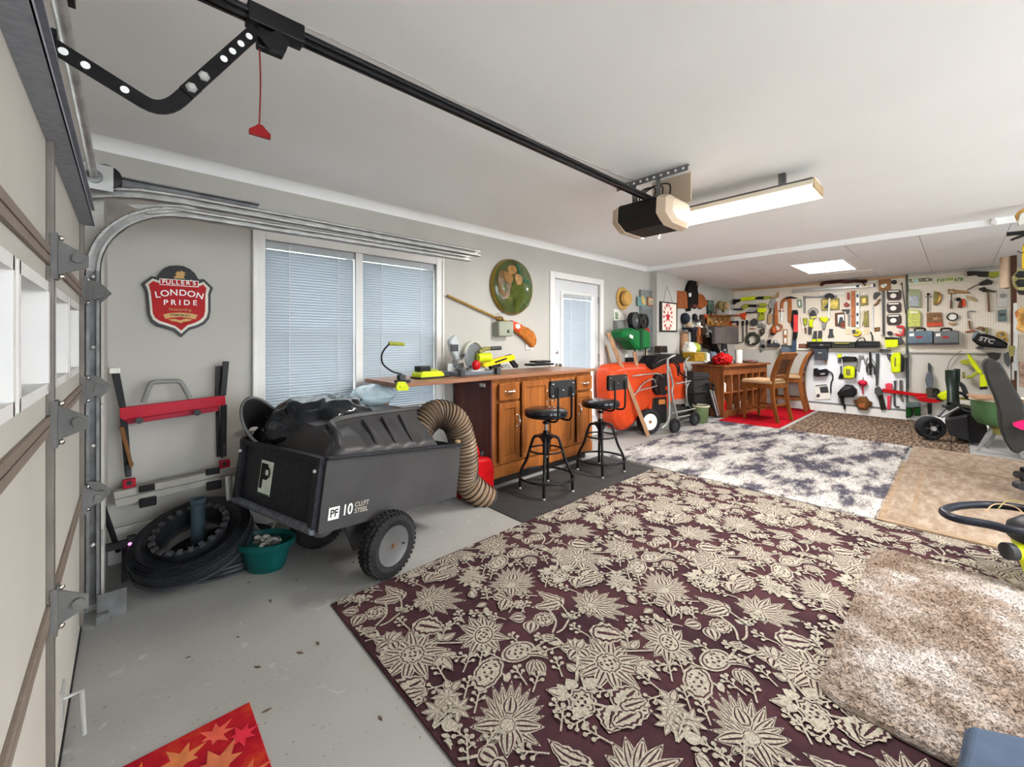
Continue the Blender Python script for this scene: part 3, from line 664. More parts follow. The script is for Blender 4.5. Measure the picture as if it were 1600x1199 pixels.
bgm = rugmat('beige_worn_weave', (128, 108, 92), (164, 148, 132), 5, c3=(144, 126, 110), stretch=(1, 3, 1), lo=.33, hi=.62, bsc=220)
bgd = rugmat('beige_border', (140, 118, 96), (158, 136, 114), 8, bsc=260)
b1 = rug('beige_runner', 'worn beige rug lying right of the shag rug', 3.90, 5.93, -1.2, .395, .014, bgm)
for q in ((3.90, 5.93, .35, .396), (3.899, 3.95, -1.2, .35), (4.2, 5.7, .21, .235)): B2(*q, .001, .0155).build('border', bgd, b1)
b2 = rug('beige_rug', 'pale beige rug behind the worn beige rug by the green tank', 5.94, 6.90, -1.2, .36, .014, bgm)
B2(5.939, 5.975, -1.2, .36, .001, .0155).build('border', bgd, b2)
crm = rugmat('cream_shag_pile', (122, 102, 88), (194, 186, 182), 2.6, c3=(154, 138, 126), lo=.36, hi=.62, bsc=120, bump=.9, det=9)
crg = rug('cream_shag_rug', 'cream shag mat with rounded corners on the floral rug', 1.80, 3.34, -.55, .345, .02, crm, z=.0105, rad=.09)
tuft(crg, 1.81, 3.33, -.54, .335, .028, 30000, .012, .0035, crm, ragged=.004, seed=5, rad=.09)
rug('rubber_mat', 'black rubber mat under the two bar stools', 2.03, 3.87, 2.065, 2.70, .006, mat('mat_rubber', (52, 51, 51), .75, var=.12, bump=.2, bscale=160), cat='mat')
dkm = rugmat('brown_leaf_weave', (48, 38, 34), (150, 128, 108), 14, c3=(96, 80, 68), stretch=(.8, 2.4, 1), lo=.38, hi=.62, bsc=300, bump=.3)
dk = rug('patterned_rug', 'dark brown patterned rug before the lower pegboard', 6.86, 9.17, -.10, 1.70, .009, dkm)
for ya in (1.42, .04): B2(6.9, 9.1, ya, ya+.015, .0085, .0096).build('border_line', mat('dark_brown_yarn', (58, 42, 34), .95), dk)
rug('red_carpet', 'bright red carpet under the wooden chairs and desk', 6.86, 9.2, 1.76, 2.60, .009, rugmat('red_pile', (150, 8, 22), (172, 14, 30), 8, bsc=320), cat='carpet')
# autumn leaf mat at the garage door
lm = rug('leaf_mat', 'red and orange doormat printed with autumn leaves', -.14, .317, 1.25, 1.70, .006, rugmat('autumn_print', (120, 8, 30), (176, 66, 24), 4, c3=(158, 24, 34), lo=.35, hi=.65, bsc=400, bump=.1), cat='mat')
def maple(cx, cy, r, a0):
    pts = []
    for k, rr in enumerate((1, .42, .85, .38, .95, .40, .62, .3, .3, .62, .40, .95, .38, .85, .42)):
        a = a0+k*2*math.pi/15; pts.append((cx+rr*r*math.cos(a), cy+rr*r*math.sin(a), .0064))
    return pts
for k, (cx, cy, r, a0, col) in enumerate(((.12, 1.60, .075, 2, (190, 110, 66)), (.21, 1.63, .06, .6, (206, 88, 70)), (.05, 1.52, .09, 1.2, (196, 112, 60)), (.20, 1.50, .1, 2.6, (188, 104, 70)), (.27, 1.57, .055, .1, (198, 40, 60)), (.25, 1.40, .08, 1.9, (190, 92, 60)), (.02, 1.62, .06, 3, (206, 92, 40)), (.10, 1.40, .09, .4, (208, 100, 50)))):
    mp_ = maple(cx, cy, r, a0); MB().add([Vector(p)+Vector((0, 0, .0003*k)) for p in mp_], [tuple(range(len(mp_)))]).build('printed_leaf', mat('leaf_print_%d' % k, col, .9, var=.2, scale=20), lm)
# ================================================================== GARAGE DOOR OPENER
op = T('garage_door_opener', 'black garage door opener with long ceiling rail and hooked door arm', 'door opener', (1.3, 1.39, 2.2))
YO = 1.385
railm = mat('opener_rail_steel', (52, 52, 54), .35, .5, var=.3)
rl = MB().b2(-.13, 2.55, YO-.016, YO+.016, 2.226, 2.232).b2(-.13, 2.55, YO-.004, YO+.004, 2.2, 2.23).b2(-.13, 2.55, YO-.014, YO+.014, 2.2, 2.204)
rl.build('rail', railm, op)
MB().tube([(-.1, YO-.02, 2.216), (2.5, YO-.02, 2.216)], .005, 6).build('drive_chain', black, op)
MB().tube([(-.1, YO+.02, 2.216), (2.5, YO+.02, 2.216)], .004, 6).build('return_cable', lgrey, op)
tx = .325
tro = MB().b2(tx-.075, tx+.075, YO-.026, YO+.026, 2.19, 2.245).b2(tx-.05, tx+.02, YO-.012, YO+.012, 2.13, 2.19)
trl = tro.build('trolley', black, op, bev=.004)
MB().ext([(tx+.0, YO-.01, 2.19), (tx+.03, YO-.01, 2.17), (tx+.02, YO-.01, 2.135), (tx-.02, YO-.01, 2.125), (tx-.05, YO-.01, 2.15)], (0, 0, 0), (0, -.02, 0)).build('release_lever', black, trl)
# hooked arm from flat perforated bars
def bar(pts, wd, y0, y1, m, nm, par, holes):
    mb = MB(); L_ = []; R_ = []
    pts = [Vector(p) for p in pts]
    for i, p in enumerate(pts):
        d = (pts[min(i+1, len(pts)-1)]-pts[max(i-1, 0)]).normalized(); n = Vector((-d.z, 0, d.x)); L_.append(p+n*wd/2); R_.append(p-n*wd/2)
    k = len(pts); vs = [Vector((q.x, yy_, q.z)) for yy_ in (y0, y1) for q in L_+R_]
    fs = []
    for i in range(k-1):
        fs += [(i, i+1, k+i+1, k+i), (2*k+i, 3*k+i, 3*k+i+1, 2*k+i+1), (i, 2*k+i, 2*k+i+1, i+1), (k+i, k+i+1, 3*k+i+1, 3*k+i)]
    fs += [(0, k, 3*k, 2*k), (k-1, 3*k-1, 4*k-1, 2*k-1)]
    o = mb.add(vs, fs).build(nm, m, par)
    for t in holes:
        s_ = t*(k-1); i = min(int(s_), k-2); p = pts[i].lerp(pts[i+1], s_-i)
        MB().cyl((p.x, y0-.0008, p.z), (p.x, y1+.0008, p.z), .0085, 12).build('hole', ceilp, o, True)
    return o
A0, A1, A2 = P(78, 70, Y=YO), P(255, 180, Y=YO), P(400, 50, Y=YO)
def bend(t): return A0.lerp(A1, .8)*(1-t)**2+A1*2*t*(1-t)+A1.lerp(A2, .16)*t*t
bar([A0, A0.lerp(A1, .4)]+[bend(k/6) for k in range(7)]+[A1.lerp(A2, .32)], .034, YO-.009, YO-.003, blackm, 'door_arm', op, (.03, .08, .175))
ar = bar([A1.lerp(A2, .22), A1.lerp(A2, .6), A2], .034, YO-.015, YO-.009, blackm, 'straight_arm', op, (.52, .64, .76, .88))
for t in (.27, .40): MB().lathe([(.013, 0), (.013, .006), (.008, .012), (0, .012)], A1.lerp(A2, t)+Vector((0, -.015, 0)), (0, -1, 0), 6).build('bolt', lgrey, ar)
B2(A0.x-.03, A0.x+.012, YO-.02, YO+.02, A0.z-.03, A0.z+.03).build('door_bracket', blackm, op)
cp = [P(405, 70, Y=YO), P(407, 130, Y=YO), P(405, 198, Y=YO)]
MB().tube(catmull(cp, 5), .0022, 5).build('release_cord', mat('red_cord', (120, 40, 36), .8), op)
hb = P(406, 200, Y=YO)
MB().ext([hb+Vector((-.013, 0, 0)), hb+Vector((-.006, 0, .008)), hb+Vector((.006, 0, .008)), hb+Vector((.013, 0, 0)), hb+Vector((.027, 0, -.012)), hb+Vector((.027, 0, -.026)), hb+Vector((-.027, 0, -.026)), hb+Vector((-.027, 0, -.012))], (0, -.006, 0), (0, .006, 0), .002).build('release_handle', mat('dark_red_plastic', (128, 8, 16), .4), op)
mo = MB().ext([(2.50, 1.30, 2.07), (2.46, 1.30, 2.09), (2.47, 1.30, 2.20), (2.52, 1.30, 2.215), (2.82, 1.30, 2.215), (2.84, 1.30, 2.07), (2.80, 1.30, 2.04), (2.56, 1.30, 2.04)], (0, 0, 0), (0, .285, 0)).build('motor_housing', mat('opener_black', (30, 29, 30), .5, var=.2), op, bev=.008)
lens = mat('beige_lens', (196, 176, 154), .35, var=.04)
for y0, y1 in ((1.30, 1.225), (1.585, 1.655)):
    o_ = [(2.50, 2.06), (2.455, 2.09), (2.465, 2.19), (2.52, 2.222), (2.82, 2.222), (2.85, 2.19), (2.85, 2.08), (2.80, 2.03), (2.56, 2.03)]
    cxl = 2.65; czl = 2.13
    MB().add([(x, y0, z) for x, z in o_]+[(cxl+(x-cxl)*.9, y0+(y1-y0)*.7, czl+(z-czl)*.9) for x, z in o_]+[(cxl+(x-cxl)*.62, y1, czl+(z-czl)*.62) for x, z in o_],
        [tuple(range(9)), tuple(range(26, 17, -1))]+[(r*9+i, r*9+(i+1) % 9, (r+1)*9+(i+1) % 9, (r+1)*9+i) for r in (0, 1) for i in range(9)]).build('lamp_lens', lens, op)
hg = MB().b2(2.60, 2.603, 1.16, 1.68, 2.36, 2.40).b2(2.60, 2.63, 1.16, 1.68, 2.397, 2.40).build('hanger_angle', galvd, op)
for y in [1.19+i*.05 for i in range(10)]: MB().cyl((2.5985, y, 2.38), (2.604, y, 2.38), .009, 8).build('hole', ceilp, hg)
for y in (1.36, 1.54): B2(2.60, 2.603, y-.015, y+.015, 2.2, 2.37).build('hanger_strap', galvd, op)
for k in range(3): MB().tube(catmull([Vector((2.66, 1.32+.06*k, 2.21)), Vector((2.60, 1.28+.05*k, 2.30)), Vector((2.66, 1.42+.04*k, 2.34)), Vector((2.60, 1.50+.02*k, 2.26)), Vector((2.66, 1.44, 2.21))], 6), .005, 6).build('cable', black, op, True)
B2(2.78, 2.79, 1.22, 1.50, 2.22, ZC-.001).build('back_plate', lens, op)
wi = MB().tube(catmull([P(u, v, Z=2.408) for u, v in ((395, 12), (470, 38), (560, 80), (640, 118), (700, 150), (790, 190), (860, 228), (930, 258), (990, 282))], 4), .0025, 5).build('ceiling_cable', mat('pale_wire', (180, 178, 174), .6), None, True)
tag(wi, 'thin pale cable stapled along the ceiling beside the opener rail', 'cable')
# ================================================================== WALL SIGN
sg = T('shield_sign', 'red and black shield beer sign on left wall', 'sign', P(277, 470, Y=3.285))
nL = Vector((0, -1, 0))
def sp(pts, d0, d1, m, nm, par=sg): return MB().ext([P(160+x/5.714, 400+y/5.714, Y=3.285) for x, y in pts], nL*d0, nL*d1, .001).build(nm, m, par)
signb = mat('sign_black', (18, 17, 16), .3); signr = mat('sign_red', (168, 8, 14), .5, var=.05); signs = mat('sign_silver', (178, 170, 158), .35, .2); signw = mat('sign_white', (238, 234, 230), .4, var=.02); gold = mat('sign_gold', (176, 138, 84), .4, .2)
dome = [(490+i*0, 0) for i in range(0)]+[(485, 195), (510, 155), (550, 115), (600, 93), (660, 88), (720, 93), (780, 120), (825, 160), (855, 212)]
outl = [(345, 255), (440, 185)]+dome+[(905, 210), (985, 288), (962, 350), (962, 500), (950, 560), (910, 610), (850, 640), (770, 665), (702, 728), (640, 672), (560, 648), (480, 628), (430, 590), (405, 530), (395, 420), (385, 330), (370, 290)]
sp(outl, 0, .018, signb, 'backing')
inn = [(378, 258), (445, 205), (500, 222), (860, 250), (900, 235), (955, 290), (940, 345), (940, 495), (928, 548), (893, 590), (840, 618), (765, 640), (702, 695), (645, 648), (565, 622), (495, 602), (450, 570), (428, 525), (418, 420), (408, 330), (396, 290)]
sp(inn, .018, .0215, signs, 'silver_border')
inr = [(412, 258), (450, 228), (500, 245), (860, 275), (895, 258), (925, 292), (915, 345), (914, 492), (903, 540), (872, 572), (825, 597), (755, 620), (702, 668), (650, 628), (575, 602), (508, 580), (468, 552), (450, 515), (440, 420), (432, 330), (420, 290)]
sp(inr, .0215, .0245, signr, 'red_field')
sp([(508, 205), (855, 228), (852, 284), (508, 262)], .0245, .028, signw, 'banner_edge'); sp([(514, 211), (849, 233), (846, 278), (514, 257)], .028, .030, signr, 'banner')
sp([(540, 525), (600, 512), (690, 508), (780, 514), (848, 530), (825, 568), (760, 556), (690, 548), (620, 552), (560, 565)], .0245, .027, gold, 'ribbon')
sp([(585, 570), (640, 562), (690, 575), (740, 560), (800, 572), (770, 585), (720, 590), (700, 603), (660, 590), (620, 585)], .0245, .0265, gold, 'hop_leaves')
lg = sp([(640, 205), (635, 180), (655, 190), (650, 160), (670, 140), (690, 150), (700, 132), (715, 145), (740, 150), (725, 165), (742, 175), (720, 185), (735, 208)], .018, .022, gold, 'crest')
xd = (P(800+60, 500, Y=3.285)-P(800, 500, Y=3.285)).normalized(); up_ = Vector((0, 0, 1)); sgx = Vector((1, 0, .045)); 
def sl(ch, x, y, size, m, rot=0, d=.0255, bold=.0006):
    a = math.radians(rot); X_ = Vector((math.cos(a), 0, math.sin(a))); Y_ = Vector((-math.sin(a), 0, math.cos(a)))
    txt(ch, size, m, sg, P(160+x/5.714, 400+y/5.714, Y=3.285)+nL*d, X_, Y_, ext=.0006, bold=bold)
for ch, x, y, r in zip('LONDON', (490, 555, 635, 715, 790, 865), (352, 340, 333, 336, 345, 362), (10, 6, 2, 0, -4, -12)): sl(ch, x, y, .052, signw, r)
for ch, x, y in zip('PRIDE', (563, 630, 688, 750, 822), (420, 420, 421, 422, 424)): sl(ch, x, y, .044, signw, 0)
for ch, x, y in zip("FULLER'S", (545, 585, 628, 668, 712, 760, 786, 815), (236, 239, 242, 244, 246, 248, 240, 252)): sl(ch, x, y, .034, signw, 0, .0308)
sl('Outstanding', 690, 482, .022, gold, 0, .0255, 0); sl('PREMIUM ALE', 690, 532, .016, signb, 0, .0278, .0003)
# ================================================================== SAW STAND HANGING ON THE WALL
ss = T('saw_stand', 'folded crimson and black saw stand hanging beneath the beer sign', 'saw stand', P(265, 700, Y=3.2))
def q3(x, y, Y=3.2): return P(160+x/2.9975, 540+y/2.9975, Y=Y)
def slab(pts, Y0, Y1, m, nm, par=ss, bev=.003):
    return MB().ext([q3(x, y, Y0) for x, y in pts], (0, 0, 0), (0, Y1-Y0, 0)).build(nm, m, par, bev=bev)
slab([(80, 293), (575, 235), (578, 278), (550, 285), (125, 368), (82, 340)], 3.19, 3.215, pinkred, 'crossbar')
slab([(110, 350), (545, 285), (545, 308), (120, 370)], 3.17, 3.19, mat('dark_crimson', (150, 18, 44), .4), 'crossbar_lip')
slab([(42, 130), (80, 125), (112, 290), (78, 292)], 3.20, 3.24, black, 'leg')
slab([(82, 340), (118, 345), (135, 560), (105, 610)], 3.20, 3.24, black, 'leg')
slab([(78, 385), (100, 380), (140, 545), (148, 560), (130, 580)], 3.17, 3.20, leather, 'leg_brace')
slab([(532, 98), (560, 95), (552, 235), (528, 238)], 3.225, 3.25, black, 'leg')
slab([(565, 75), (594, 75), (580, 235), (552, 235)], 3.19, 3.22, black, 'leg')
slab([(532, 290), (550, 288), (553, 520), (536, 525)], 3.225, 3.25, black, 'leg')
slab([(556, 280), (584, 278), (582, 470), (565, 530), (552, 525)], 3.19, 3.22, black, 'leg')
B(q3(58, 118), (.045, .045, .03)).build('leg_cap', paper, ss, bev=.004)
MB().tube(catmull([q3(192, 268), q3(225, 185), q3(255, 172), q3(350, 168), q3(375, 185), q3(410, 248)], 6), .014, 10).build('carry_handle', grey, ss, True)
for x, y in ((173, 352), (445, 315)): MB().cyl(q3(x, y, 3.17), q3(x, y, 3.11), .018, 12).build('knob', dgrey, ss, True)
for x, y in ((122, 590), (570, 495)): MB().cyl(q3(x, y-35), q3(x, y+25), .014, 10).build('leg_socket', dgrey, ss, True)
for x, y in ((126, 645), (572, 555)):
    k = B(q3(x, y), (.055, .04, .05)).build('foot_bracket', pinkred, ss, bev=.005); MB().cyl(q3(x, y, 3.178), q3(x, y, 3.172), .013, 10).build('pin', black, k)
slab([(50, 690), (640, 565), (648, 620), (62, 762)], 3.15, 3.205, mat('aluminium_rail', (168, 164, 156), .5, .2, var=.1), 'extension_rail')
slab([(52, 722), (642, 592), (642, 597), (52, 728)], 3.146, 3.15, grey, 'rail_groove')
for x, y in ((208, 668), (517, 590)):
    MB().box(q3(x, y, 3.14), (.07, .03, .035)).build('clamp', black, ss, bev=.004)
    MB().box(q3(x+5, y+65, 3.14), (.075, .03, .05)).build('clamp_foot', black, ss, bev=.006)
# ================================================================== EDGING COILS
coilm = mat('black_edging_plastic', (34, 36, 40), .38, var=.2)
def coil(label, c, R, rot, tube):
    t = T('edging_coil', label, 'edging coil', c, rot=rot, group=None); prof = []
    N_ = 11
    for i in range(N_):
        r = R*(.60+.4*i/N_)
        prof += [(r, .085-.03*abs(i-6)/6), (r+R*.4/N_*.8, .09-.03*abs(i-6)/6), (r+R*.4/N_*.85, .078-.03*abs(i-6)/6)]
    prof += [(R, .05), (R*.985, .04), (R, .03), (R*.985, .02), (R, .012), (R*1.0, 0), (R*.6, 0)]
    MB().lathe(prof, (0, 0, 0), (0, 0, 1), 48, True).build('wound_edging', coilm, t, True, world=False)
    ri = MB().lathe([(R*.60, .0), (R*.62, .10), (R*.58, .105), (R*.555, .0)], (0, 0, 0), (0, 0, 1), 40, True).build('inner_liner', coilm, t, True, world=False)
    for k in range(22):
        a = k*2*math.pi/22; MB().box((R*.59*math.cos(a), R*.59*math.sin(a), .105), (.030, .022, .012), Matrix.Rotation(a, 3, 'Z')).build('liner_tab', dgrey, ri, world=False)
    MB().lathe([(R*1.03, -.012), (R*1.03, 0), (R*.5, 0), (R*.5, -.012)], (0, 0, 0), (0, 0, 1), 40, True).build('flange', dgrey, t, True, world=False)
    MB().tube([(R*.74, .12, .09), (R*.86, .10, .095), (R*.98, .08, .06)], .004, 5).build('tie_wire', lgrey, t, world=False)
    if tube: MB().lathe([(.034, -.03), (.034, .19), (.040, .195), (.040, .215), (.028, .215), (.028, .1)], (.02, .03, 0), tuple(Matrix.Rotation(rot[1], 3, 'Y').transposed() @ (Matrix.Rotation(rot[0], 3, 'X').transposed() @ Vector((0, 0, 1)))) if False else tuple((Matrix.Rotation(rot[2], 3, 'Z') @ Matrix.Rotation(rot[1], 3, 'Y') @ Matrix.Rotation(rot[0], 3, 'X')).transposed() @ Vector((0, 0, 1))), 18).build('core_tube', mat('slate_tube', (52, 66, 76), .45), t, True, world=False)
    return t
coil('flat black coil of edging under the tilted coil', (.42, 2.95, .013), .27, (0, 0, .4), False)
coil('tilted black coil of edging with tube standing in its middle', (.275, 2.87, .165), .275, (math.radians(19), math.radians(-13), 0), True)
# grey hose behind the pot
hs = T('garden_hose', 'thin grey hose looping behind the teal planter', 'hose', (.65, 3.0, 0))
MB().tube(catmull([P(355, 745, Y=2.98), P(361, 800, Y=2.95), P(384, 832, Y=2.9), P(415, 846, Y=2.86), P(440, 838, Y=2.86), P(470, 800, Y=2.9)], 8), .013, 8).build('loop', lgrey, hs, True)
MB().tube(catmull([P(366, 745, Y=3.0), P(374, 790, Y=2.97), P(400, 826, Y=2.92), P(420, 838, Y=2.9), P(432, 815, Y=2.92), P(450, 800, Y=2.92)], 8), .013, 8).build('loop', lgrey, hs, True)
# planter
pt = T('planter', 'teal oval plastic planter filled with stony debris beside cart', 'planter', (.575, 2.655, 0), rz=-.75)
MB().lathe([(.09, 0), (.095, .015), (.098, .017), (.128, .14), (.132, .142)], (0, 0, 0), (0, 0, 1), 36, sx=1.06, sy=.8).build('pot', teal, pt, True, world=False)
MB().lathe([(.130, .135), (.148, .137), (.150, .165), (.140, .168), (.136, .14)], (0, 0, 0), (0, 0, 1), 36, True, sx=1.06, sy=.8).build('rim', teal, pt, True, world=False)
rs = random.Random(4); gm = [mat('stone_%d' % i, c_, .8, var=.2) for i, c_ in enumerate(((176, 172, 166), (90, 88, 88), (206, 204, 200)))]
for k in range(22):
    a = rs.uniform(0, 6.28); r = .085*rs.random()**.5; s_ = rs.uniform(.012, .026)
    MB().ell((r*math.cos(a), r*math.sin(a)*.75, .135+rs.uniform(0, .02)), (s_, s_*.8, s_*.6), 7, 5, Matrix.Rotation(a*3, 3, 'X')).build('stone', gm[k % 3], pt, world=False)
# ================================================================== DUMP CART
ct = T('dump_cart', 'black steel garden dump cart loaded with mower bagger parts', 'cart', (.674, 2.113, .362), rot=(0, math.radians(8.2), math.radians(15.1)))
LC, WC, HC = 1.05, .785, .335
cartm = mat('charcoal_painted_steel', (72, 71, 72), .42, .25, var=.14, scale=3, bump=.03, bscale=30)
cartb = mat('scuffed_black_steel', (40, 41, 46), .5, .2, var=.35, scale=40)
def cl(mb, nm, m, par=ct, **k): return mb.build(nm, m, par, world=False, **k)
cl(B2(0, LC, 0, WC, -.012, 0), 'bed', cartb)
side = cl(B2(0, LC, -.012, 0, -.02, HC), 'side_panel', cartm)
cl(B2(-.004, LC+.004, -.03, .006, HC-.004, HC+.012), 'side_rim', cartb, bev=.004)
cl(B2(0, LC, WC, WC+.012, -.02, HC), 'side_panel', cartm); cl(B2(-.004, LC+.004, WC-.006, WC+.03, HC-.004, HC+.012), 'side_rim', cartb, bev=.004)
cl(B2(LC-.012, LC, 0, WC, 0, HC), 'front_panel', cartm)
tg = cl(B2(-.004, .012, .03, WC-.03, .0, HC-.02), 'tailgate', cartb)
cl(B2(-.03, .016, .0, WC, HC-.024, HC+.006), 'tailgate_rim', cartb, par=tg, bev=.004)
for y in (0.004, WC-.044): cl(B2(-.028, .012, y, y+.04, 0, HC), 'corner_post', cartb, par=tg, bev=.004)
cl(MB().cyl((-.012, .01, -.005), (-.012, WC-.01, -.005), .022, 10), 'hinge_tube', mat('worn_steel', (96, 100, 108), .5, .4, var=.4, scale=50), par=tg, smooth=True)
for y in (.03, WC-.03): cl(MB().ell((-.032, y, HC-.06), .01, 8, 5), 'bolt', lgrey, par=tg)
st_ = cl(B2(-.0065, -.004, .44, .56, .07, .25), 'sticker', mat('sticker_white', (206, 214, 200), .5), par=tg)
cl(B2(-.0075, -.0063, .44, .56, .07, .078), 'sticker_edge', mat('sticker_green', (60, 84, 70), .5), par=tg)
for z0_, z1_, y0_, y1_ in ((.10, .235, .525, .552), (.205, .235, .485, .552), (.15, .175, .485, .552)): cl(B2(-.0078, -.0064, y0_, y1_, z0_, z1_), 'sticker_mark', signb, par=tg)
cl(MB().lathe([(.018, 0), (.034, 0), (.034, .0012), (.018, .0012)], (-.0064, .49, .19), (-1, 0, 0), 12, True), 'sticker_mark', signb, par=tg)
Mx = WM[ct.name]
def ctext(b_, s_, x, z, m, wid=1, bold=.0005): txt(b_, s_, m, side, Mx @ Vector((x, -.0125, z)), Mx.to_3x3() @ Vector((1, 0, 0)), Mx.to_3x3() @ Vector((0, 0, 1)), ext=.0006, wid=wid, bold=bold)
cl(B2(.045, .105, -.0145, -.012, .035, .095), 'badge', signw, par=side); txt('PF', .052, signb, side, Mx @ Vector((.075, -.0152, .064)), Mx.to_3x3() @ Vector((1, 0, 0)), Mx.to_3x3() @ Vector((0, 0, 1)), ext=.0006, wid=.9, bold=.001)
ctext('10', .075, .155, .066, signw, .85, .001); ctext('CU.FT', .034, .243, .082, signs, 1); ctext('STEEL', .034, .243, .05, signs, 1)
# axle frame
cl(MB().ext([(.19, .06, -.012), (.5, .06, -.012), (.40, .06, -.19), (.29, .06, -.19)], (0, 0, 0), (0, .02, 0)), 'axle_bracket', cartm)
cl(MB().ext([(.19, WC-.08, -.012), (.5, WC-.08, -.012), (.40, WC-.08, -.19), (.29, WC-.08, -.19)], (0, 0, 0), (0, .02, 0)), 'axle_bracket', cartm)
ax_ = .343; WMI = Mx.inverted()
wz = .172
wc1 = WMI @ Vector((1.045, 2.11, wz)); wc2 = WMI @ Vector((.885, 2.70, wz))
cl(MB().cyl(wc1, wc2, .013, 10), 'axle', galvd, smooth=True)
tread = mat('tire_rubber', (38, 37, 38), .85, var=.3, bump=.5, bscale=60)
axd = (wc2-wc1).normalized()
for wc in (wc1, wc2):
    R_ = .168; hw = .047
    wh = cl(MB().lathe([(R_*.60, -hw*.8), (R_*.78, -hw*1.05), (R_*.93, -hw*.85), (R_, -hw*.4), (R_, hw*.4), (R_*.93, hw*.85), (R_*.78, hw*1.05), (R_*.60, hw*.8)], wc, axd, 36, True), 'tire', tread, smooth=True)
    x_, y_ = basis(axd); kb = MB()
    for k in range(40):
        a = 2*math.pi*k/40
        for j, off in enumerate((-.7, -.2, .3, .75)):
            aa = a+(j % 2)*math.pi/40; rr = R_*(1.0 if j in (1, 2) else .955); ctr = Vector(wc)+(x_*math.cos(aa)+y_*math.sin(aa))*rr+axd*hw*off
            kb.box(ctr, (.012, .016, .016), Matrix((x_*math.cos(aa)+y_*math.sin(aa), -x_*math.sin(aa)+y_*math.cos(aa), axd)).transposed())
    cl(kb, 'tread_knobs', tread, par=wh, kind='stuff')
    rm = cl(MB().lathe([(R_*.6, -hw*.85), (R_*.62, -hw*.9), (R_*.57, -hw*.5), (R_*.5, hw*.25), (R_*.25, hw*.35), (R_*.22, -hw*.3), (0, -hw*.3)], wc, axd, 28).lathe([(R_*.6, hw*.85), (R_*.56, hw*.6), (R_*.25, hw*.1), (0, hw*.1)], wc, axd, 28), 'rim', mat('wheel_rim_grey', (104, 104, 105), .45, .4), smooth=True)
    cl(MB().lathe([(.022, 0), (.022, .02), (.013, .024), (.013, .034), (0, .034)], Vector(wc)-axd*.012, -axd, 12), 'hub', mat('rusty_hub', (120, 84, 62), .6, .3), par=rm, smooth=True)
    cl(MB().cyl(Vector(wc)+x_*.06-axd*hw*.6, Vector(wc)+x_*.062-axd*hw*1.2, .004, 6), 'valve', black, par=rm)
cl(MB().tube([(.2, WC/2, -.03), (.9, WC/2, -.06), (1.25, WC/2, -.135), (1.7, WC/2, -.13)], .022, 8), 'tongue', blackm, smooth=True)
for y in (.2, WC-.2): cl(MB().tube([(.35, y, -.02), (1.15, WC/2+(.03 if y > .4 else -.03), -.12)], .016, 8), 'tongue_brace', blackm, smooth=True)
cl(B2(1.0, 1.06, .05, .08, .02, .06), 'latch', blackm); cl(MB().lathe([(.02, 0), (.02, .02), (0, .026)], (LC, .02, HC+.006), (0, 0, 1), 10), 'corner_cap', tan)
# ------------------------------------------------------------------ load of the cart (own things, placed in the cart's frame)
def inc(name, label, cat): return T(name, label, cat, Mx @ Vector((.5, .35, .02)), rot=(0, math.radians(8.2), math.radians(15.1)))
def cw(p): return Mx @ Vector(p)
hdm = mat('moulded_black_plastic', (58, 57, 58), .38, var=.2, scale=5, bump=.06, bscale=30)
hd = inc('bagger_hood', 'dark moulded mower bagger hood lying on top of cart', 'mower hood')
def hood(a, t):
    x = .015+.885*a
    top = .445+.095*a-.05*max(0, .25-a)*4*.5
    prof = [(.035, .18), (.0, .30), (.02, .37), (.09, .425), (.20, top+.005), (.225, top+.03), (.26, top+.02), (.42, top+.035), (.60, top+.03), (.66, top-.05), (.66, .2)]
    s_ = t*(len(prof)-1); i = min(int(s_), len(prof)-2); f = s_-i; y = prof[i][0]*(1-f)+prof[i+1][0]*f; z = prof[i][1]*(1-f)+prof[i+1][1]*f
    e = min(a, 1-a); k = min(1, e/.10); z = .2+(z-.2)*(k**.45) if e < .10 else z; y = .33+(y-.33)*(.93+.07*min(1, e/.1))
    if .08 < t < .38 and .25 < a < .85:
        w_ = math.sin((a-.25)*math.pi*2/.15); z -= .012*(1 if w_ > .2 else 0)
    return cw((x, y, z))
MB().grid(hood, 41, 41).build('shell', hdm, hd, smooth=True, solid=.006)
for a in (.36, .52, .68):
    x = .015+.885*a; MB().tube(catmull([cw((x, .03, .38)), cw((x+.005, .09, .436)), cw((x+.02, .19, .47+.085*a))], 4), .010, 6).build('rib', hdm, hd, True)
MB().tube(catmull([cw((.10, .03, .33)), cw((.12, .10, .44)), cw((.15, .2, .485)), cw((.30, .235, .515)), cw((.6, .235, .545)), cw((.85, .235, .57))], 5), .018, 8).build('lip', hdm, hd, True)
B(cw((.55, .34, .525)), (.09, .04, .006), Matrix.Rotation(math.radians(15), 3, 'Z') @ Matrix.Rotation(math.radians(-2), 3, 'Y')).build('paper_label', paper, hd)
for x in (.42, .5, .68): B(cw((x, .44, .527)), (.04, .03, .006), Matrix.Rotation(math.radians(15), 3, 'Z')).build('slot', black, hd)
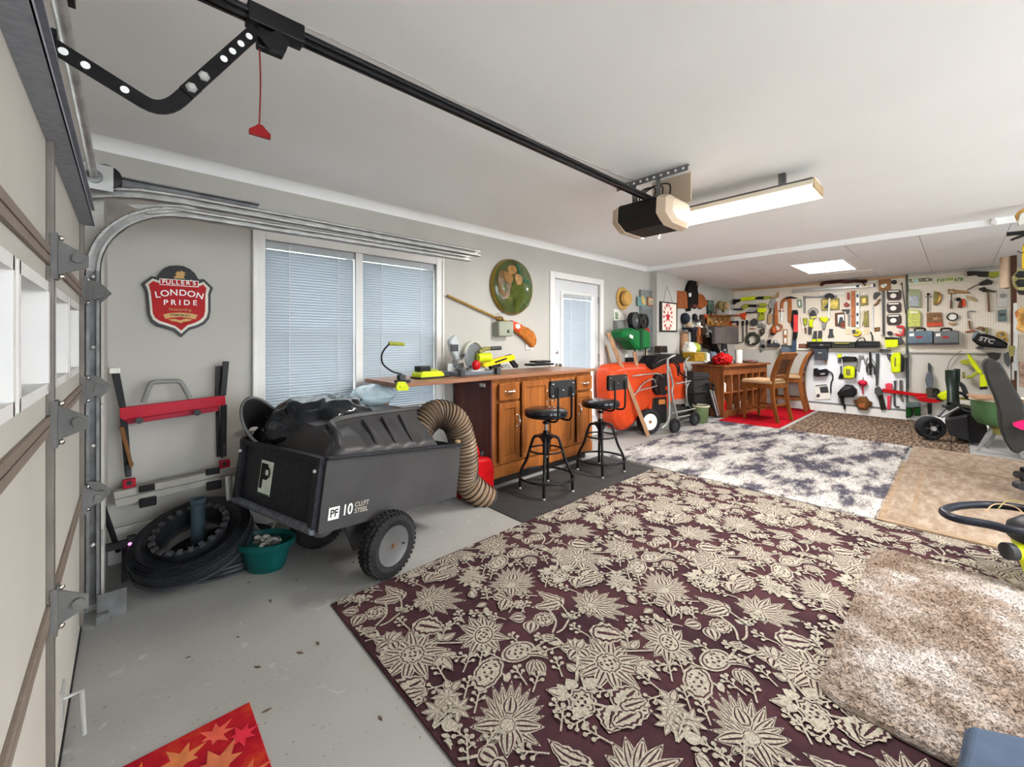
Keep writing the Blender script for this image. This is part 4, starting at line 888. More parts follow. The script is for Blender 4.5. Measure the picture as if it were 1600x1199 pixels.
# trash bag
bagm = mat('black_bin_liner', (22, 26, 32), .18, var=.2, bump=.5, bscale=9, coat=.4)
def lump(name, label, cat, c, r, m, seed, n=34, amp=.2, sharp=True):
    rnd = random.Random(seed); dirs = [(Vector((rnd.uniform(-1, 1), rnd.uniform(-1, 1), rnd.uniform(-1, 1))).normalized(), rnd.uniform(3, 9), rnd.uniform(0, 6)) for _ in range(14)]
    t = T(name, label, cat, c)
    def fn(a, b_):
        th = math.pi*b_; ph = 2*math.pi*a; d = Vector((math.sin(th)*math.cos(ph), math.sin(th)*math.sin(ph), math.cos(th)))
        s_ = sum(abs(math.sin(d.dot(q)*f+p)) for q, f, p in dirs)/14
        k = 1+amp*(s_-.6)*2.5; return Vector(c)+Vector((d.x*r[0]*k, d.y*r[1]*k, d.z*r[2]*k))
    MB().grid(fn, n, 24, cu=True).build('crumpled_film' if sharp else 'body', m, t, smooth='all'); return t
lump('bin_bag', 'crumpled shiny black bin bag behind the hood in cart', 'bag', cw((.32, .52, .43)), (.31, .22, .19), bagm, 3, 60, .35)
lump('bin_bag', 'flattened black bin bag at far corner of the cart', 'bag', cw((.22, .62, .38)), (.22, .13, .16), bagm, 12, 50, .3)
lump('plastic_sack', 'pale blue translucent plastic sack on window ledge behind cart', 'bag', P(583, 618, Y=3.02), (.17, .10, .085), mat('pale_blue_film', (188, 206, 214), .3, var=.12, scale=14), 8, 50, .22)
# chute: open tapered tube, mouth toward the garage door
ch = inc('discharge_chute', 'wide black plastic chute with open oval mouth at left of cart', 'mower chute')
mc = P(416, 664, Y=2.72); rt = Vector((SN, -CS, 0)); nv = Vector((-.12, -.93, .34)).normalized()
nx = (rt*.62-Vector((0, 0, 1))*.75); nx = (nx-nv*nx.dot(nv)).normalized(); ny = nv.cross(nx)
def chf(a, t):
    an = 2*math.pi*a; k = 1-.35*t
    return mc-nv*.26*t-Vector((0, 0, .06))*t+nx*math.cos(an)*.178*k+ny*math.sin(an)*.092*k+nv*.03*math.cos(an*2)*(1-t)
MB().grid(chf, 36, 10, cu=True).build('shell', mat('chute_black', (44, 43, 43), .5, var=.15), ch, smooth='all', solid=.006)
MB().tube([chf(k/36, 0) for k in range(36)], .008, 6, True).build('rim', mat('chute_rim', (84, 84, 84), .5), ch, True)
MB().tube(catmull([chf(.1, .1), chf(.1, .1)+Vector((-.03, .02, .05)), chf(.15, .1)+Vector((-.05, .03, .09))], 4), .004, 5).build('wire', black, ch)
# corrugated leaf hose
cr = inc('corrugated_hose', 'ribbed translucent leaf vacuum hose arching from cart to floor', 'hose')
path = catmull([cw((.80, .20, .33)), cw((.87, .20, .46)), cw((.98, .17, .535)), cw((1.11, .12, .49)), cw((1.20, .10, .35)), cw((1.26, .10, .18)), cw((1.33, .12, .02)), Vector((2.09, 2.53, .015))], 26)
rsz = [.097+.006*math.cos(2*math.pi*i/3.6) for i in range(len(path))]
hosem = mat('ribbed_hose_plastic', (118, 98, 80), .35, var=.15, rgb2=(150, 126, 102), scale=5)
MB().tube(path, rsz, 28).build('wall', hosem, cr, True)
acc = MB(); path2 = path
for i in range(0, len(path)-1):
    if i % 4 == 0:
        d = (path[i+1]-path[i]).normalized(); x_, y_ = basis(d)
        MB().tube([path[i]+(x_*math.cos(a)+y_*math.sin(a))*.101 for a in [2*math.pi*k/26 for k in range(26)]], .0042, 5, True).build('rib', mat('hose_rib', (52, 44, 40), .4), cr, True)
MB().cyl(path[-3], path[-1], .106, 26).build('end_cuff', mat('hose_cuff', (58, 56, 56), .5), cr, True)
# red fuel can behind the hose
gc = T('fuel_can', 'red plastic fuel can standing behind the ribbed hose', 'fuel can', (2.12, 2.72, 0), rz=.3)
MB().ext([(-.16, -.1, 0), (.14, -.1, 0), (.15, -.1, .2), (.1, -.1, .30), (-.10, -.1, .34), (-.16, -.1, .28)], (0, 0, 0), (0, .2, 0)).build('body', red, gc, world=False, bev=.03, smooth=True)
MB().lathe([(.03, 0), (.03, .03), (.026, .035), (0, .035)], (.07, 0, .31), (.3, 0, 1), 14).build('cap', black, gc, True, world=False)
MB().tube(catmull([Vector((-.12, 0, .33)), Vector((-.10, 0, .40)), Vector((.0, 0, .40)), Vector((.04, 0, .32))], 5), .014, 8).build('handle', red, gc, True, world=False)
# ================================================================== COUNTER
YF = 2.71
cbn = T('base_cabinet', 'brown oak base cabinet with dark end panel behind the stools', 'cabinet', (3.0, 3.0, 0))
CX0, CX1 = 2.285, 3.715
def fx(u, v=640): return P(u, v, Y=YF).x
def fz(u, v): return P(u, v, Y=YF).z
MB().b2(CX0+.01, CX1, YF+.02, W-.05, .10, .945).build('carcass', wood, cbn)
B2(CX0-.006, CX0+.012, YF+.0, W-.05, .09, .945).build('end_panel', woodd, cbn)
B2(CX0+.03, CX1-.03, YF+.07, W-.06, 0, .10).build('toe_kick', mat('toe_kick_black', (34, 28, 26), .7), cbn)
B2(CX0-.012, CX1, YF-.004, YF+.02, .085, .19).build('plinth_board', wood, cbn, bev=.003)
B2(CX0-.014, CX0-.006, 2.79, 2.86, .875, .905).build('end_label', paper, cbn)
hwd = mat('handle_nickel', (206, 200, 190), .25, .9, var=.04)
def pull(par, c, ver):
    c = Vector(c); d = Vector((0, 0, 1)) if ver else Vector((1, 0, 0)); o = Vector((0, -.028, 0))
    pts = [c-d*.05, c-d*.045+o*.7, c-d*.02+o, c+d*.02+o, c+d*.045+o*.7, c+d*.05]
    MB().tube(catmull(pts, 4), [.006]*4+[.007]*5+[.010]*3+[.007]*5+[.006]*4, 8).ell(c-d*.05, (.011, .005, .011), 8, 5).ell(c+d*.05, (.011, .005, .011), 8, 5).build('handle', hwd, par, True)
def door(x0, x1, z0, z1, hx=None, hz=None):
    fr = .055; y0, y1 = YF-.02, YF
    mb = MB().b2(x0, x0+fr, y0, y1, z0, z1).b2(x1-fr, x1, y0, y1, z0, z1).b2(x0+fr, x1-fr, y0, y1, z0, z0+fr).b2(x0+fr, x1-fr, y0, y1, z1-fr, z1)
    d = mb.build('door', wood, cbn, bev=.003); B2(x0+fr, x1-fr, y0+.01, y1, z0+fr, z1-fr).build('door_panel', wood, d)
    if hx: pull(d, (hx, y0, hz), True)
def drawer(x0, x1, z0, z1):
    d = B2(x0, x1, YF-.02, YF, z0, z1).build('drawer_front', wood, cbn, bev=.006); pull(d, ((x0+x1)/2, YF-.02, (z0+z1)/2), False)
xs = [2.355, 2.60, 2.63, 3.0, 3.02, 3.385, 3.43, 3.69]
drawer(xs[0], xs[1], .755, .905); door(xs[0], xs[1], .215, .735, xs[1]-.03, .56)
door(xs[2], xs[3], .215, .905, xs[3]-.03, .74); door(xs[4], xs[5], .215, .905, xs[4]+.03, .74)
drawer(xs[6], xs[7], .755, .905); door(xs[6], xs[7], .215, .735, xs[6]+.03, .56)
ctp = B2(1.40, 3.745, 2.685, W-.045, .945, .975).build('countertop', topwood, None, bev=.004); tag(ctp, 'long brown laminate worktop reaching across window onto base cabinet', 'countertop')
br = T('worktop_leg', 'small wooden support block under free end of the worktop', 'support', (1.55, 3.2, .6))
B2(1.50, 1.54, 3.10, 3.14, 0, .945).build('post', oldwood, br, bev=.003); B2(1.44, 1.9, 3.09, 3.14, .90, .945).build('rail', oldwood, br)
# gooseneck clamp lamp
gl = T('clamp_lamp', 'lime gooseneck clamp light at left end of worktop', 'lamp', P(628, 598, Y=2.75))
gp = catmull([P(628, 585, Y=2.74), P(612, 580, Y=2.74), P(598, 568, Y=2.74), P(597, 553, Y=2.74), P(605, 541, Y=2.74), P(612, 537, Y=2.74)], 6)
MB().tube(gp, .0065, 8).build('gooseneck', black, gl, True)
MB().tube([P(608, 537, Y=2.74), P(631, 538, Y=2.74)], .014, 10).build('lamp_head', dlime, gl, True)
MB().box(P(627, 590, Y=2.73), (.05, .05, .04)).build('joint', dgrey, gl, bev=.006)
MB().box(P(629, 596, Y=2.72), (.10, .06, .022)).build('clamp_jaw', black, gl, bev=.004)
MB().ext([P(622, 597, Y=2.66), P(634, 597, Y=2.66), P(640, 607, Y=2.66), P(637, 611, Y=2.66), P(622, 611, Y=2.66), P(619, 607, Y=2.66)], (0, 0, 0), (0, .02, 0)).build('clamp_handle', lime, gl, bev=.004)
MB().box(P(628, 604, Y=2.67), (.05, .03, .03)).build('clamp_body', lime, gl, bev=.008)
# charger with battery
cg = T('battery_charger', 'lime battery charger with black battery on worktop by saw', 'charger', (1.80, 2.93, .975), rz=.05)
MB().ext([(-.115, -.06, 0), (.11, -.06, 0), (.12, -.06, .03), (.09, -.06, .055), (-.09, -.06, .06), (-.115, -.06, .04)], (0, 0, 0), (0, .14, 0)).build('body', lime, cg, world=False, bev=.012)
B2(-.12, .12, -.066, .086, 0, .014).build('base', black, cg, bev=.005, world=False)
B2(-.10, .0, -.03, .06, .055, .10).build('battery', black, cg, bev=.008, world=False); B2(.0, .07, -.03, .05, .055, .07).build('dock', dlime, cg, bev=.004, world=False)
B2(.12, .20, -.03, .04, 0, .02).build('adapter', black, cg, bev=.006, world=False)
# mitre saw
ms = T('mitre_saw', 'grey mitre saw with dust bag and lime motor on worktop', 'saw', (2.27, 2.98, .975))
B2(-.22, .24, -.12, .14, .0, .035).build('base', mat('saw_base', (98, 104, 112), .45, .3), ms, world=False, bev=.006)
for x in (-.2, .2): MB().box((x, -.13, .03), (.05, .05, .06)).build('base_foot', dgrey, ms, world=False, bev=.006)
MB().lathe([(.12, 0), (.12, .02), (0, .02)], (0, 0, .035), (0, 0, 1), 24).build('turntable', lgrey, ms, True, world=False)
B2(-.20, -.03, .07, .09, .035, .10).build('fence', lgrey, ms, world=False); B2(.03, .22, .07, .09, .035, .10).build('fence', lgrey, ms, world=False)
MB().lathe([(.0, -.004), (.115, -.004), (.115, .004), (0, .004)], (.015, -.01, .16), (.25, -1, 0), 36).build('blade', mat('saw_blade_steel', (150, 158, 166), .3, .7), ms, True, world=False)
MB().grid(lambda a, t: Vector((.015, -.0, .165))+Vector((.97, .24, 0))*.128*math.cos(math.radians(20+150*a))+Vector((0, 0, 1))*.128*math.sin(math.radians(20+150*a))+Vector((.24, -.97, 0))*(t-.5)*.06, 16, 3).build('blade_guard', mat('guard_cream', (206, 204, 190), .3), ms, smooth='all', solid=.004, world=False)
MB().tube([(-.13, .1, .06), (-.12, .05, .16), (-.02, .0, .21)], .028, 10).build('arm', grey, ms, True, world=False)
MB().cyl((.05, -.03, .15), (.18, -.05, .15), .042, 16).build('motor', lime, ms, True, world=False)
MB().tube([(.05, -.05, .2), (.12, -.05, .23), (.26, -.08, .235)], [.018, .02, .016], 10).build('trigger_handle', olive, ms, True, world=False)
MB().tube([(.17, -.07, .232), (.28, -.085, .235)], .019, 10).build('grip', dgrey, ms, True, world=False)
MB().ext([(-.22, .02, .30), (-.15, .02, .36), (-.09, .02, .24), (-.05, .02, .14), (-.14, .02, .12), (-.19, .02, .2)], (0, 0, 0), (0, .06, 0)).build('dust_bag', mat('grey_bag_cloth', (176, 182, 184), .8, var=.15, scale=16), ms, world=False, bev=.02, smooth=True)
B2(-.205, -.13, .012, .02, .21, .27).build('dust_bag_logo', dgrey, ms, world=False)
MB().ell((-.035, -.12, .09), (.045, .03, .045), 10, 8).build('bevel_knob', red, ms, True, world=False)
for k in range(4): MB().lathe([(.012+.004*k, 0), (.012, .02), (0, .02)], (-.12+.04*k, -.10, .06+.015*(k % 2)), (0, -1, 0), 10).build('lock_bolt', dgrey, ms, True, world=False)
# yellow salt gun
sgn = T('salt_gun', 'yellow and black toy salt gun leaning on worktop', 'toy gun', P(776, 570, Y=3.0))
def yg(pts, d0, d1, m, nm): return MB().ext([P(540+x/4.997, 380+y/4.997, Y=3.0) for x, y in pts], (0, d0, 0), (0, d1, 0), .003).build(nm, m, sgn)
yg([(1060, 935), (1230, 885), (1300, 870), (1315, 900), (1290, 915), (1080, 968), (1062, 960)], -.025, .025, yellow, 'body')
yg([(1150, 925), (1240, 895), (1250, 905), (1155, 938)], -.028, -.02, black, 'vent'); yg([(1120, 960), (1200, 940), (1205, 965), (1130, 985)], -.018, .018, black, 'pump')
yg([(1275, 905), (1300, 905), (1342, 955), (1335, 975), (1315, 975), (1290, 940)], -.016, .016, black, 'grip'); yg([(1240, 880), (1290, 866), (1292, 875), (1245, 890)], -.01, .01, dgrey, 'sight')
yg([(1215, 960), (1265, 945), (1290, 975), (1280, 980), (1225, 978)], -.012, .012, grey, 'trigger_guard')
# flat boxes near the door
bx = T('tool_case', 'flat black case with smaller case on top near side door', 'case', P(856, 570, Y=3.05))
for nm, u0, u1, v0, v1, d in (('lower_case', 834, 866, 567.5, 572.5, .14), ('upper_case', 840, 861, 563.5, 567.5, .12)):
    a_, b_ = P(u0, v1, Y=2.98), P(u1, v0, Y=2.98); B2(a_.x, b_.x, 2.98, 2.98+d, max(a_.z, .975) if nm == 'lower_case' else a_.z, b_.z).build(nm, black, bx, bev=.004)
# ================================================================== BAR STOOLS
def stool(label, loc, rz):
    t = T('bar_stool', label, 'stool', loc, rz=rz, group=None); k = blackm
    legs = []
    for i in range(4):
        a = math.radians(45+90*i); c_, s_ = math.cos(a), math.sin(a)
        def q(r, z): return (c_*r, s_*r, z)
        MB().tube(catmull([Vector(q(.05, .46)), Vector(q(.10, .45)), Vector(q(.125, .39)), Vector(q(.165, .26)), Vector(q(.215, .15)), Vector(q(.225, .01))], 5), .0125, 10).build('leg', k, t, True, world=False)
        MB().lathe([(.014, 0), (.014, .012), (.0125, .014)], q(.225, 0), (0, 0, 1), 10).build('foot_glide', galv, t, True, world=False)
    for r, z, w_ in ((.145, .345, .008), (.235, .125, .010)):
        MB().tube([(r*math.cos(a), r*math.sin(a), z) for a in [2*math.pi*i/36 for i in range(36)]], w_, 8, True).build('foot_ring', k, t, True, world=False)
    MB().lathe([(.028, .30), (.028, .40), (.05, .44), (.085, .462), (.06, .475), (.03, .48), (.022, .51), (0, .51)], (0, 0, 0), (0, 0, 1), 20).build('hub', k, t, True, world=False)
    MB().cyl((0, 0, .28), (0, 0, .64), .016, 12).build('screw_post', chrome, t, True, world=False)
    MB().lathe([(.028, .565), (.028, .585), (.018, .59)], (0, 0, 0), (0, 0, 1), 12).tube([(0, 0, .575), (.045, 0, .575)], .008, 8).build('collar', k, t, world=False)
    MB().lathe([(0, .628), (.172, .628), (.182, .638), (.182, .652), (.176, .656)], (0, 0, 0), (0, 0, 1), 32).build('seat_pan', k, t, True, world=False)
    MB().lathe([(.176, .652), (.186, .662), (.182, .682), (.15, .697), (.08, .702), (0, .703)], (0, 0, 0), (0, 0, 1), 32).build('seat_cushion', mat('black_vinyl', (20, 22, 28), .22, var=.1, coat=.3), t, True, world=False)
    for x in (-.075, .075):
        MB().tube(catmull([Vector((x, -.06, .622)), Vector((x, -.17, .615)), Vector((x, -.225, .64)), Vector((x, -.235, .72)), Vector((x, -.235, .90))], 5), .009, 8).build('back_post', k, t, True, world=False)
    bk = MB().ext([(-.115+.02*(z in (0, 3) and 0), -.212, .0) for z in ()] or [(-.135, -.215, .83), (-.125, -.215, .81), (.125, -.215, .81), (.135, -.215, .83), (.135, -.215, .935), (.125, -.215, .95), (-.125, -.215, .95), (-.135, -.215, .935)], (0, 0, 0), (0, .035, 0), .006).build('backrest', mat('black_vinyl_back', (34, 33, 34), .5), t, world=False)
    for x, z in ((-.11, .83), (-.11, .925), (.11, .83), (.11, .925), (0, .872)): MB().lathe([(.008, 0), (.006, .004), (0, .005)], (x, -.2155, z), (0, -1, 0), 8).build('stud', chrome, bk, world=False)
    return t
stool('black swivel bar stool with backrest nearer to the cart', (2.615, 2.385, .006), -.12)
stool('black swivel bar stool with backrest nearer to the wheelbarrow', (3.395, 2.375, .006), -.1)
# ================================================================== WALL PLAQUE, BROOM, LUNCH BOX
pq = T('round_plaque', 'round domed plaque painted with two walkers in green clothes', 'wall plaque', P(797, 449, Y=3.285))
cpl = Vector((3.042, 3.285, 1.856)); RP = .298
MB().lathe([(RP, 0), (RP, .02), (RP*.97, .045), (RP*.9, .06), (RP*.5, .085), (0, .092)], cpl, nL, 48).build('disc', mat('plaque_green', (58, 62, 26), .18, var=.3, scale=5, rgb2=(76, 92, 50), coat=.6), pq, True)
MB().lathe([(RP*1.0, .0), (RP*1.015, .02), (RP*.97, .048), (RP*.95, .045)], cpl, nL, 48, True).build('rim', mat('plaque_gold', (136, 112, 44), .3, var=.15), pq, True)
def pp(pts, d, col, nm): # painted relief following the dome
    vs = []
    for x, y in pts:
            w_ = P(540+x/4.997, 380+y/4.997, Y=3.285); r = min(1, (w_-cpl).length/RP); 
            pr = [(0, .092), (.5, .085), (.9, .06), (.97, .045), (1.01, .02)]; hh = .02
            for (r0, h0), (r1, h1) in zip(pr, pr[1:]):
                if r0 <= r <= r1: hh = h0+(h1-h0)*(r-r0)/(r1-r0)
            vs.append(w_+nL*(hh+.006+d))
    MB().ext(catmull(vs, 4, True), -nL*.012, nL*0).build(nm, mat('plaque_'+nm+str(len(MATS)), col, .25, var=.25, scale=18, coat=.5), pq)
pp([(1300, 175), (1380, 180), (1420, 250), (1440, 330), (1400, 330), (1340, 300), (1310, 240)], .001, (34, 84, 62), 'foliage')
pp([(1160, 240), (1200, 220), (1230, 270), (1250, 330), (1230, 420), (1190, 440), (1160, 360)], .0015, (96, 70, 32), 'figure_coat')
pp([(1225, 205), (1250, 180), (1285, 190), (1295, 225), (1270, 250), (1235, 240)], .003, (150, 110, 62), 'figure_head')
pp([(1200, 230), (1240, 240), (1262, 280), (1240, 320), (1205, 300)], .0025, (132, 94, 48), 'figure_sleeve')
pp([(1260, 320), (1290, 300), (1330, 320), (1350, 380), (1345, 460), (1320, 530), (1290, 545), (1280, 460), (1245, 420), (1240, 370)], .004, (70, 80, 28), 'walker_coat')
pp([(1275, 260), (1300, 250), (1328, 275), (1325, 320), (1300, 335), (1280, 310)], .006, (160, 122, 78), 'walker_head')
pp([(1225, 420), (1262, 420), (1255, 480), (1235, 545), (1215, 520)], .003, (92, 96, 44), 'walker_leg'); pp([(1340, 400), (1390, 420), (1420, 470), (1390, 500), (1350, 470)], .002, (74, 92, 44), 'grass')
bm_ = T('broom', 'wooden broom with orange bristles hanging below the round plaque', 'broom', P(768, 500, Y=3.27))
def qq(x, y, Y=3.26): return P(540+x/4.997, 380+y/4.997, Y=Y)
MB().tube([qq(795, 410), qq(1170, 580), qq(1290, 625)], .013, 8).build('handle', mat('broom_pole', (150, 120, 62), .5, var=.15), bm_, True)
MB().ext([qq(x, y) for x, y in ((1280, 605), (1345, 635), (1420, 665), (1462, 700), (1480, 750), (1475, 790), (1455, 815), (1440, 810), (1400, 760), (1340, 710), (1282, 670))], (0, .012, 0), (0, -.035, 0), .012).build('bristles', mat('broom_straw', (176, 104, 40), .7, var=.3, scale=6, stretch=(6, 1, 6), bump=.5, bscale=60), bm_)
sb_ = MB().ext([qq(x, y) for x, y in ((1284, 605), (1362, 640), (1340, 700), (1282, 668))], (0, .014, 0), (0, -.04, 0), .004).build('label_band', mat('broom_band', (190, 70, 30), .5), bm_)
MB().ext([qq(x, y) for x, y in ((1310, 632), (1340, 636), (1345, 660), (1325, 672), (1305, 655))], (0, -.04, 0), (0, -.042, 0)).build('label_mark', paper, sb_)
lb = T('lunch_box', 'grey metal lunch box hanging over the broom handle', 'lunch box', P(784, 513, Y=3.25))
MB().ext([qq(x, y, 3.25) for x, y in ((1165, 620), (1178, 612), (1270, 612), (1280, 622), (1280, 715), (1268, 730), (1175, 730), (1165, 718))], (0, .03, 0), (0, -.07, 0), .01).build('body', mat('lunch_box_paint', (148, 152, 138), .5, var=.08), lb)
MB().tube(catmull([qq(1180, 612, 3.23), qq(1178, 582, 3.23), qq(1222, 580, 3.23), qq(1228, 612, 3.23)], 5), .007, 8).build('handle', leather, lb, True)
MB().box(qq(1270, 690, 3.175), (.02, .012, .03)).build('latch', dgrey, lb); MB().tube([qq(1165, 575, 3.265), qq(1190, 540, 3.28), qq(1212, 575, 3.265)], .002, 5).build('hanging_wire', lgrey, lb)
wallthing('light_switch', 'white wall switch plate below the broom', 'switch', 'L', [('poly', 'plate', paper, [(821, 534), (832, 535), (832, 547), (821, 546)], 0, .006), ('poly', 'toggle', white, [(825, 539), (827.5, 539), (827.5, 543), (825, 543)], .006, .014)])
# ================================================================== CORNER WITH WHEELBARROW
c7 = (900, 400, 4)
def C7(x, y, Y=None, X=None): return P(900+x/4, 400+y/4, X=X, Y=Y)
# straw hat
ht = T('straw_hat', 'tan straw boater hat hanging right of the side door', 'hat', C7(310, 268, 3.285)); cH = C7(292, 268, 3.28); Rh = .165
straw = mat('straw', (198, 156, 88), .8, var=.2, scale=40, bump=.4, bscale=120)
MB().lathe([(Rh, .0), (Rh, .008), (Rh*.62, .012), (Rh*.62, 0)], cH, nL, 32, True).build('brim', straw, ht, True)
MB().lathe([(Rh*.64, .005), (Rh*.62, .09), (Rh*.55, .10), (0, .10)], cH, nL, 32).build('crown', straw, ht, True)
MB().lathe([(Rh*.655, .012), (Rh*.645, .04)], cH, nL, 32).build('band', leather, ht, True)
wallthing('breaker_panel', 'tall grey electrical panel beside the star picture', 'panel', 'L', [('poly', 'box', mat('panel_grey', (118, 124, 124), .5), [(396, 212), (470, 222), (472, 600), (396, 590)], 0, .03), ('poly', 'panel_door', mat('panel_grey2', (106, 112, 112), .5), [(402, 330), (466, 336), (466, 585), (402, 575)], .03, .036)], mp=c7)
wallthing('photo_print', 'small colour photo with teal and yellow tones by hat', 'picture', 'L', [('poly', 'sheet', mat('photo_teal', (104, 150, 148), .5, var=.3, scale=20), [(372, 255), (428, 260), (426, 320), (374, 312)], .03, .036), ('poly', 'figure', mat('photo_yellow', (196, 166, 96), .5), [(392, 252), (410, 254), (424, 300), (404, 312)], .036, .039)], mp=c7)
wallthing('framed_photo', 'small framed photo pinned on the grey panel', 'picture', 'L', [('poly', 'frame', orgbrown, [(430, 258), (470, 262), (470, 313), (430, 312)], .036, .05), ('poly', 'picture', mat('photo_cream', (176, 164, 140), .6, var=.4, scale=30), [(435, 266), (464, 269), (464, 306), (435, 305)], .05, .052)], mp=c7)
wallthing('notice', 'torn white notice above grey wall box by the door', 'notice', 'L', [('poly', 'sheet', paper, [(234, 332), (262, 334), (300, 378), (300, 404), (238, 404)], 0, .004), ('poly', 'print', mat('notice_green', (130, 150, 120), .6, var=.4, scale=40), [(242, 352), (260, 354), (262, 396), (244, 396)], .004, .006)], mp=c7)
wallthing('junction_box', 'grey wall box under the torn notice', 'box', 'L', [('poly', 'box', grey, [(232, 405), (305, 402), (310, 475), (234, 480)], 0, .06), ('poly', 'lid', lgrey, [(238, 410), (298, 408), (302, 468), (240, 474)], .06, .066)], mp=c7)
# broadcast spreader hung on the wall
pY = plane(Y=3.12)
spd = wallthing('seed_spreader', 'green seed spreader with two black wheels hung on wall', 'spreader', pY, [
    ('poly', 'hopper', green, [(236, 478), (258, 462), (300, 452), (345, 468), (378, 455), (405, 470), (414, 500), (412, 575), (370, 586), (335, 588), (310, 560), (290, 530), (246, 510)], -.06, .14, .03),
    ('poly', 'hopper_rib', mat('dark_green_plastic', (8, 70, 36), .4), [(345, 468), (358, 462), (362, 580), (345, 586)], .14, .15),
    ('poly', 'hopper>label', paper, [(278, 490), (300, 500), (298, 520), (278, 510)], .14, .143),
    ('disc', 'wheel', dgrey, (352, 405), 50, .0, .05), ('ring', 'tire', black, (352, 405), 53, .82, -.01, .065), ('disc', 'wheel_hub', grey, (352, 405), 10, .05, .075),
    ('disc', 'wheel', black, (432, 410), 40, -.06, -.01), ('ring', 'tire', black, (432, 410), 49, .74, -.07, .0), ('disc', 'wheel_hub', dgrey, (432, 410), 10, -.01, .01),
    ('tube', 'handle', blackm, [(355, 585), (358, 680), (360, 770)], .010, .03), ('tube', 'handle', blackm, [(412, 480), (414, 600), (410, 745)], .010, .05), ('tube', 'control_rod', grey, [(415, 505), (470, 485), (505, 476)], .006, .05),
    ('poly', 'adjuster', red, [(396, 455), (436, 455), (436, 476), (410, 480)], .02, .06)], mp=c7)
# wheelbarrow stood on end
wb = T('wheelbarrow', 'orange wheelbarrow stood upright against wall right of door', 'wheelbarrow', (5.0, 3.08, 0))
tray = [(163, 740), (172, 705), (195, 682), (260, 670), (350, 668), (440, 676), (455, 760), (440, 870), (390, 960), (330, 1030), (285, 1075), (255, 1086), (225, 1072), (200, 1030), (178, 950), (166, 850)]
MB().ext([C7(x, y, 3.12) for x, y in tray], (0, .1, 0), (0, -.16, 0), .07).build('tray', orange, wb, bev=.02, smooth=True)
MB().tube([C7(x, y, 3.16) for x, y in tray], .011, 8, True).build('tray_rim', orange, wb, True)
wv = Vector((5.20, 2.86, .178)); wax = Vector((-.42, -.9, 0)).normalized(); Rw = .176
MB().lathe([(Rw*.62, -.035), (Rw*.8, -.048), (Rw*.95, -.035), (Rw, 0), (Rw*.95, .035), (Rw*.8, .048), (Rw*.62, .035)], wv, wax, 32, True).build('tire', rubber, wb, True)
rm = MB().lathe([(0, .02), (.03, .03), (.05, .015), (Rw*.55, .02), (Rw*.63, .036)], wv, wax, 28).build('rim', paper, wb, True)
MB().lathe([(.022, .02), (.02, .045), (0, .045)], wv, wax, 12).build('hub', mat('rust', (140, 90, 50), .7), rm, True)
def plank(a, b_, w_, t_, m, nm, par): # board between two points
    a, b_ = Vector(a), Vector(b_); d = (b_-a); L_ = d.length; z = d.normalized(); x = Vector((SN, -CS, 0)); x = (x-z*x.dot(z)).normalized(); y = z.cross(x)
    return MB().box((a+b_)/2, (w_, t_, L_), Matrix((x, y, z)).transposed()).build(nm, m, par, bev=.003)
plank(C7(203, 480, 3.1), Vector((5.08, 2.80, .01)), .05, .035, oldwood, 'handle', wb)
plank(C7(365, 600, 3.0), C7(415, 900, 3.0), .045, .03, oldwood, 'handle', wb)
MB().tube(catmull([C7(352, 752, 2.95), C7(430, 742, 2.9), C7(520, 738, 2.85), C7(540, 770, 2.85), C7(505, 812, 2.87), C7(400, 840, 2.92), C7(366, 868, 2.95)], 5), .009, 8).build('leg', galv, wb, True)
MB().tube(catmull([C7(366, 870, 2.95), C7(420, 800, 2.92), C7(480, 770, 2.9), C7(500, 800, 2.9)], 5), .009, 8).build('leg', galv, wb, True)
bd = T('timber_board', 'two weathered boards standing beside the orange machine', 'board', C7(442, 760, 3.05))
plank(C7(434, 585, 3.15), (5.42, 3.05, .0), .055, .02, mat('pale_board', (172, 158, 136), .8), 'board', bd)
rk = T('garden_rake', 'long handled garden tool leaning on wall behind wheelbarrow', 'garden tool', C7(240, 600, 3.25))
plank(C7(190, 560, 3.27), C7(215, 670, 3.25), .022, .02, tan, 'handle', rk); MB().tube(catmull([C7(220, 505, 3.27), C7(255, 520, 3.26), C7(262, 590, 3.25)], 4), .008, 6).build('hook', galvd, rk)
wallthing('radio', 'small dark box on ledge below the star picture', 'box', plane(Y=3.12), [('poly', 'body', mat('box_umber', (70, 58, 50), .6), [(505, 565), (548, 562), (550, 604), (506, 606)], -.04, .06), ('poly', 'front', black, [(510, 570), (545, 568), (546, 600), (511, 601)], .06, .064)], mp=c7)
wallthing('wall_socket', 'black plugged wall socket above the orange tray', 'socket', 'L', [('poly', 'plate', paper, [(305, 612), (322, 612), (322, 640), (305, 640)], 0, .006), ('poly', 'plug', black, [(305, 636), (342, 634), (342, 668), (308, 668)], .0, .05)], mp=c7)
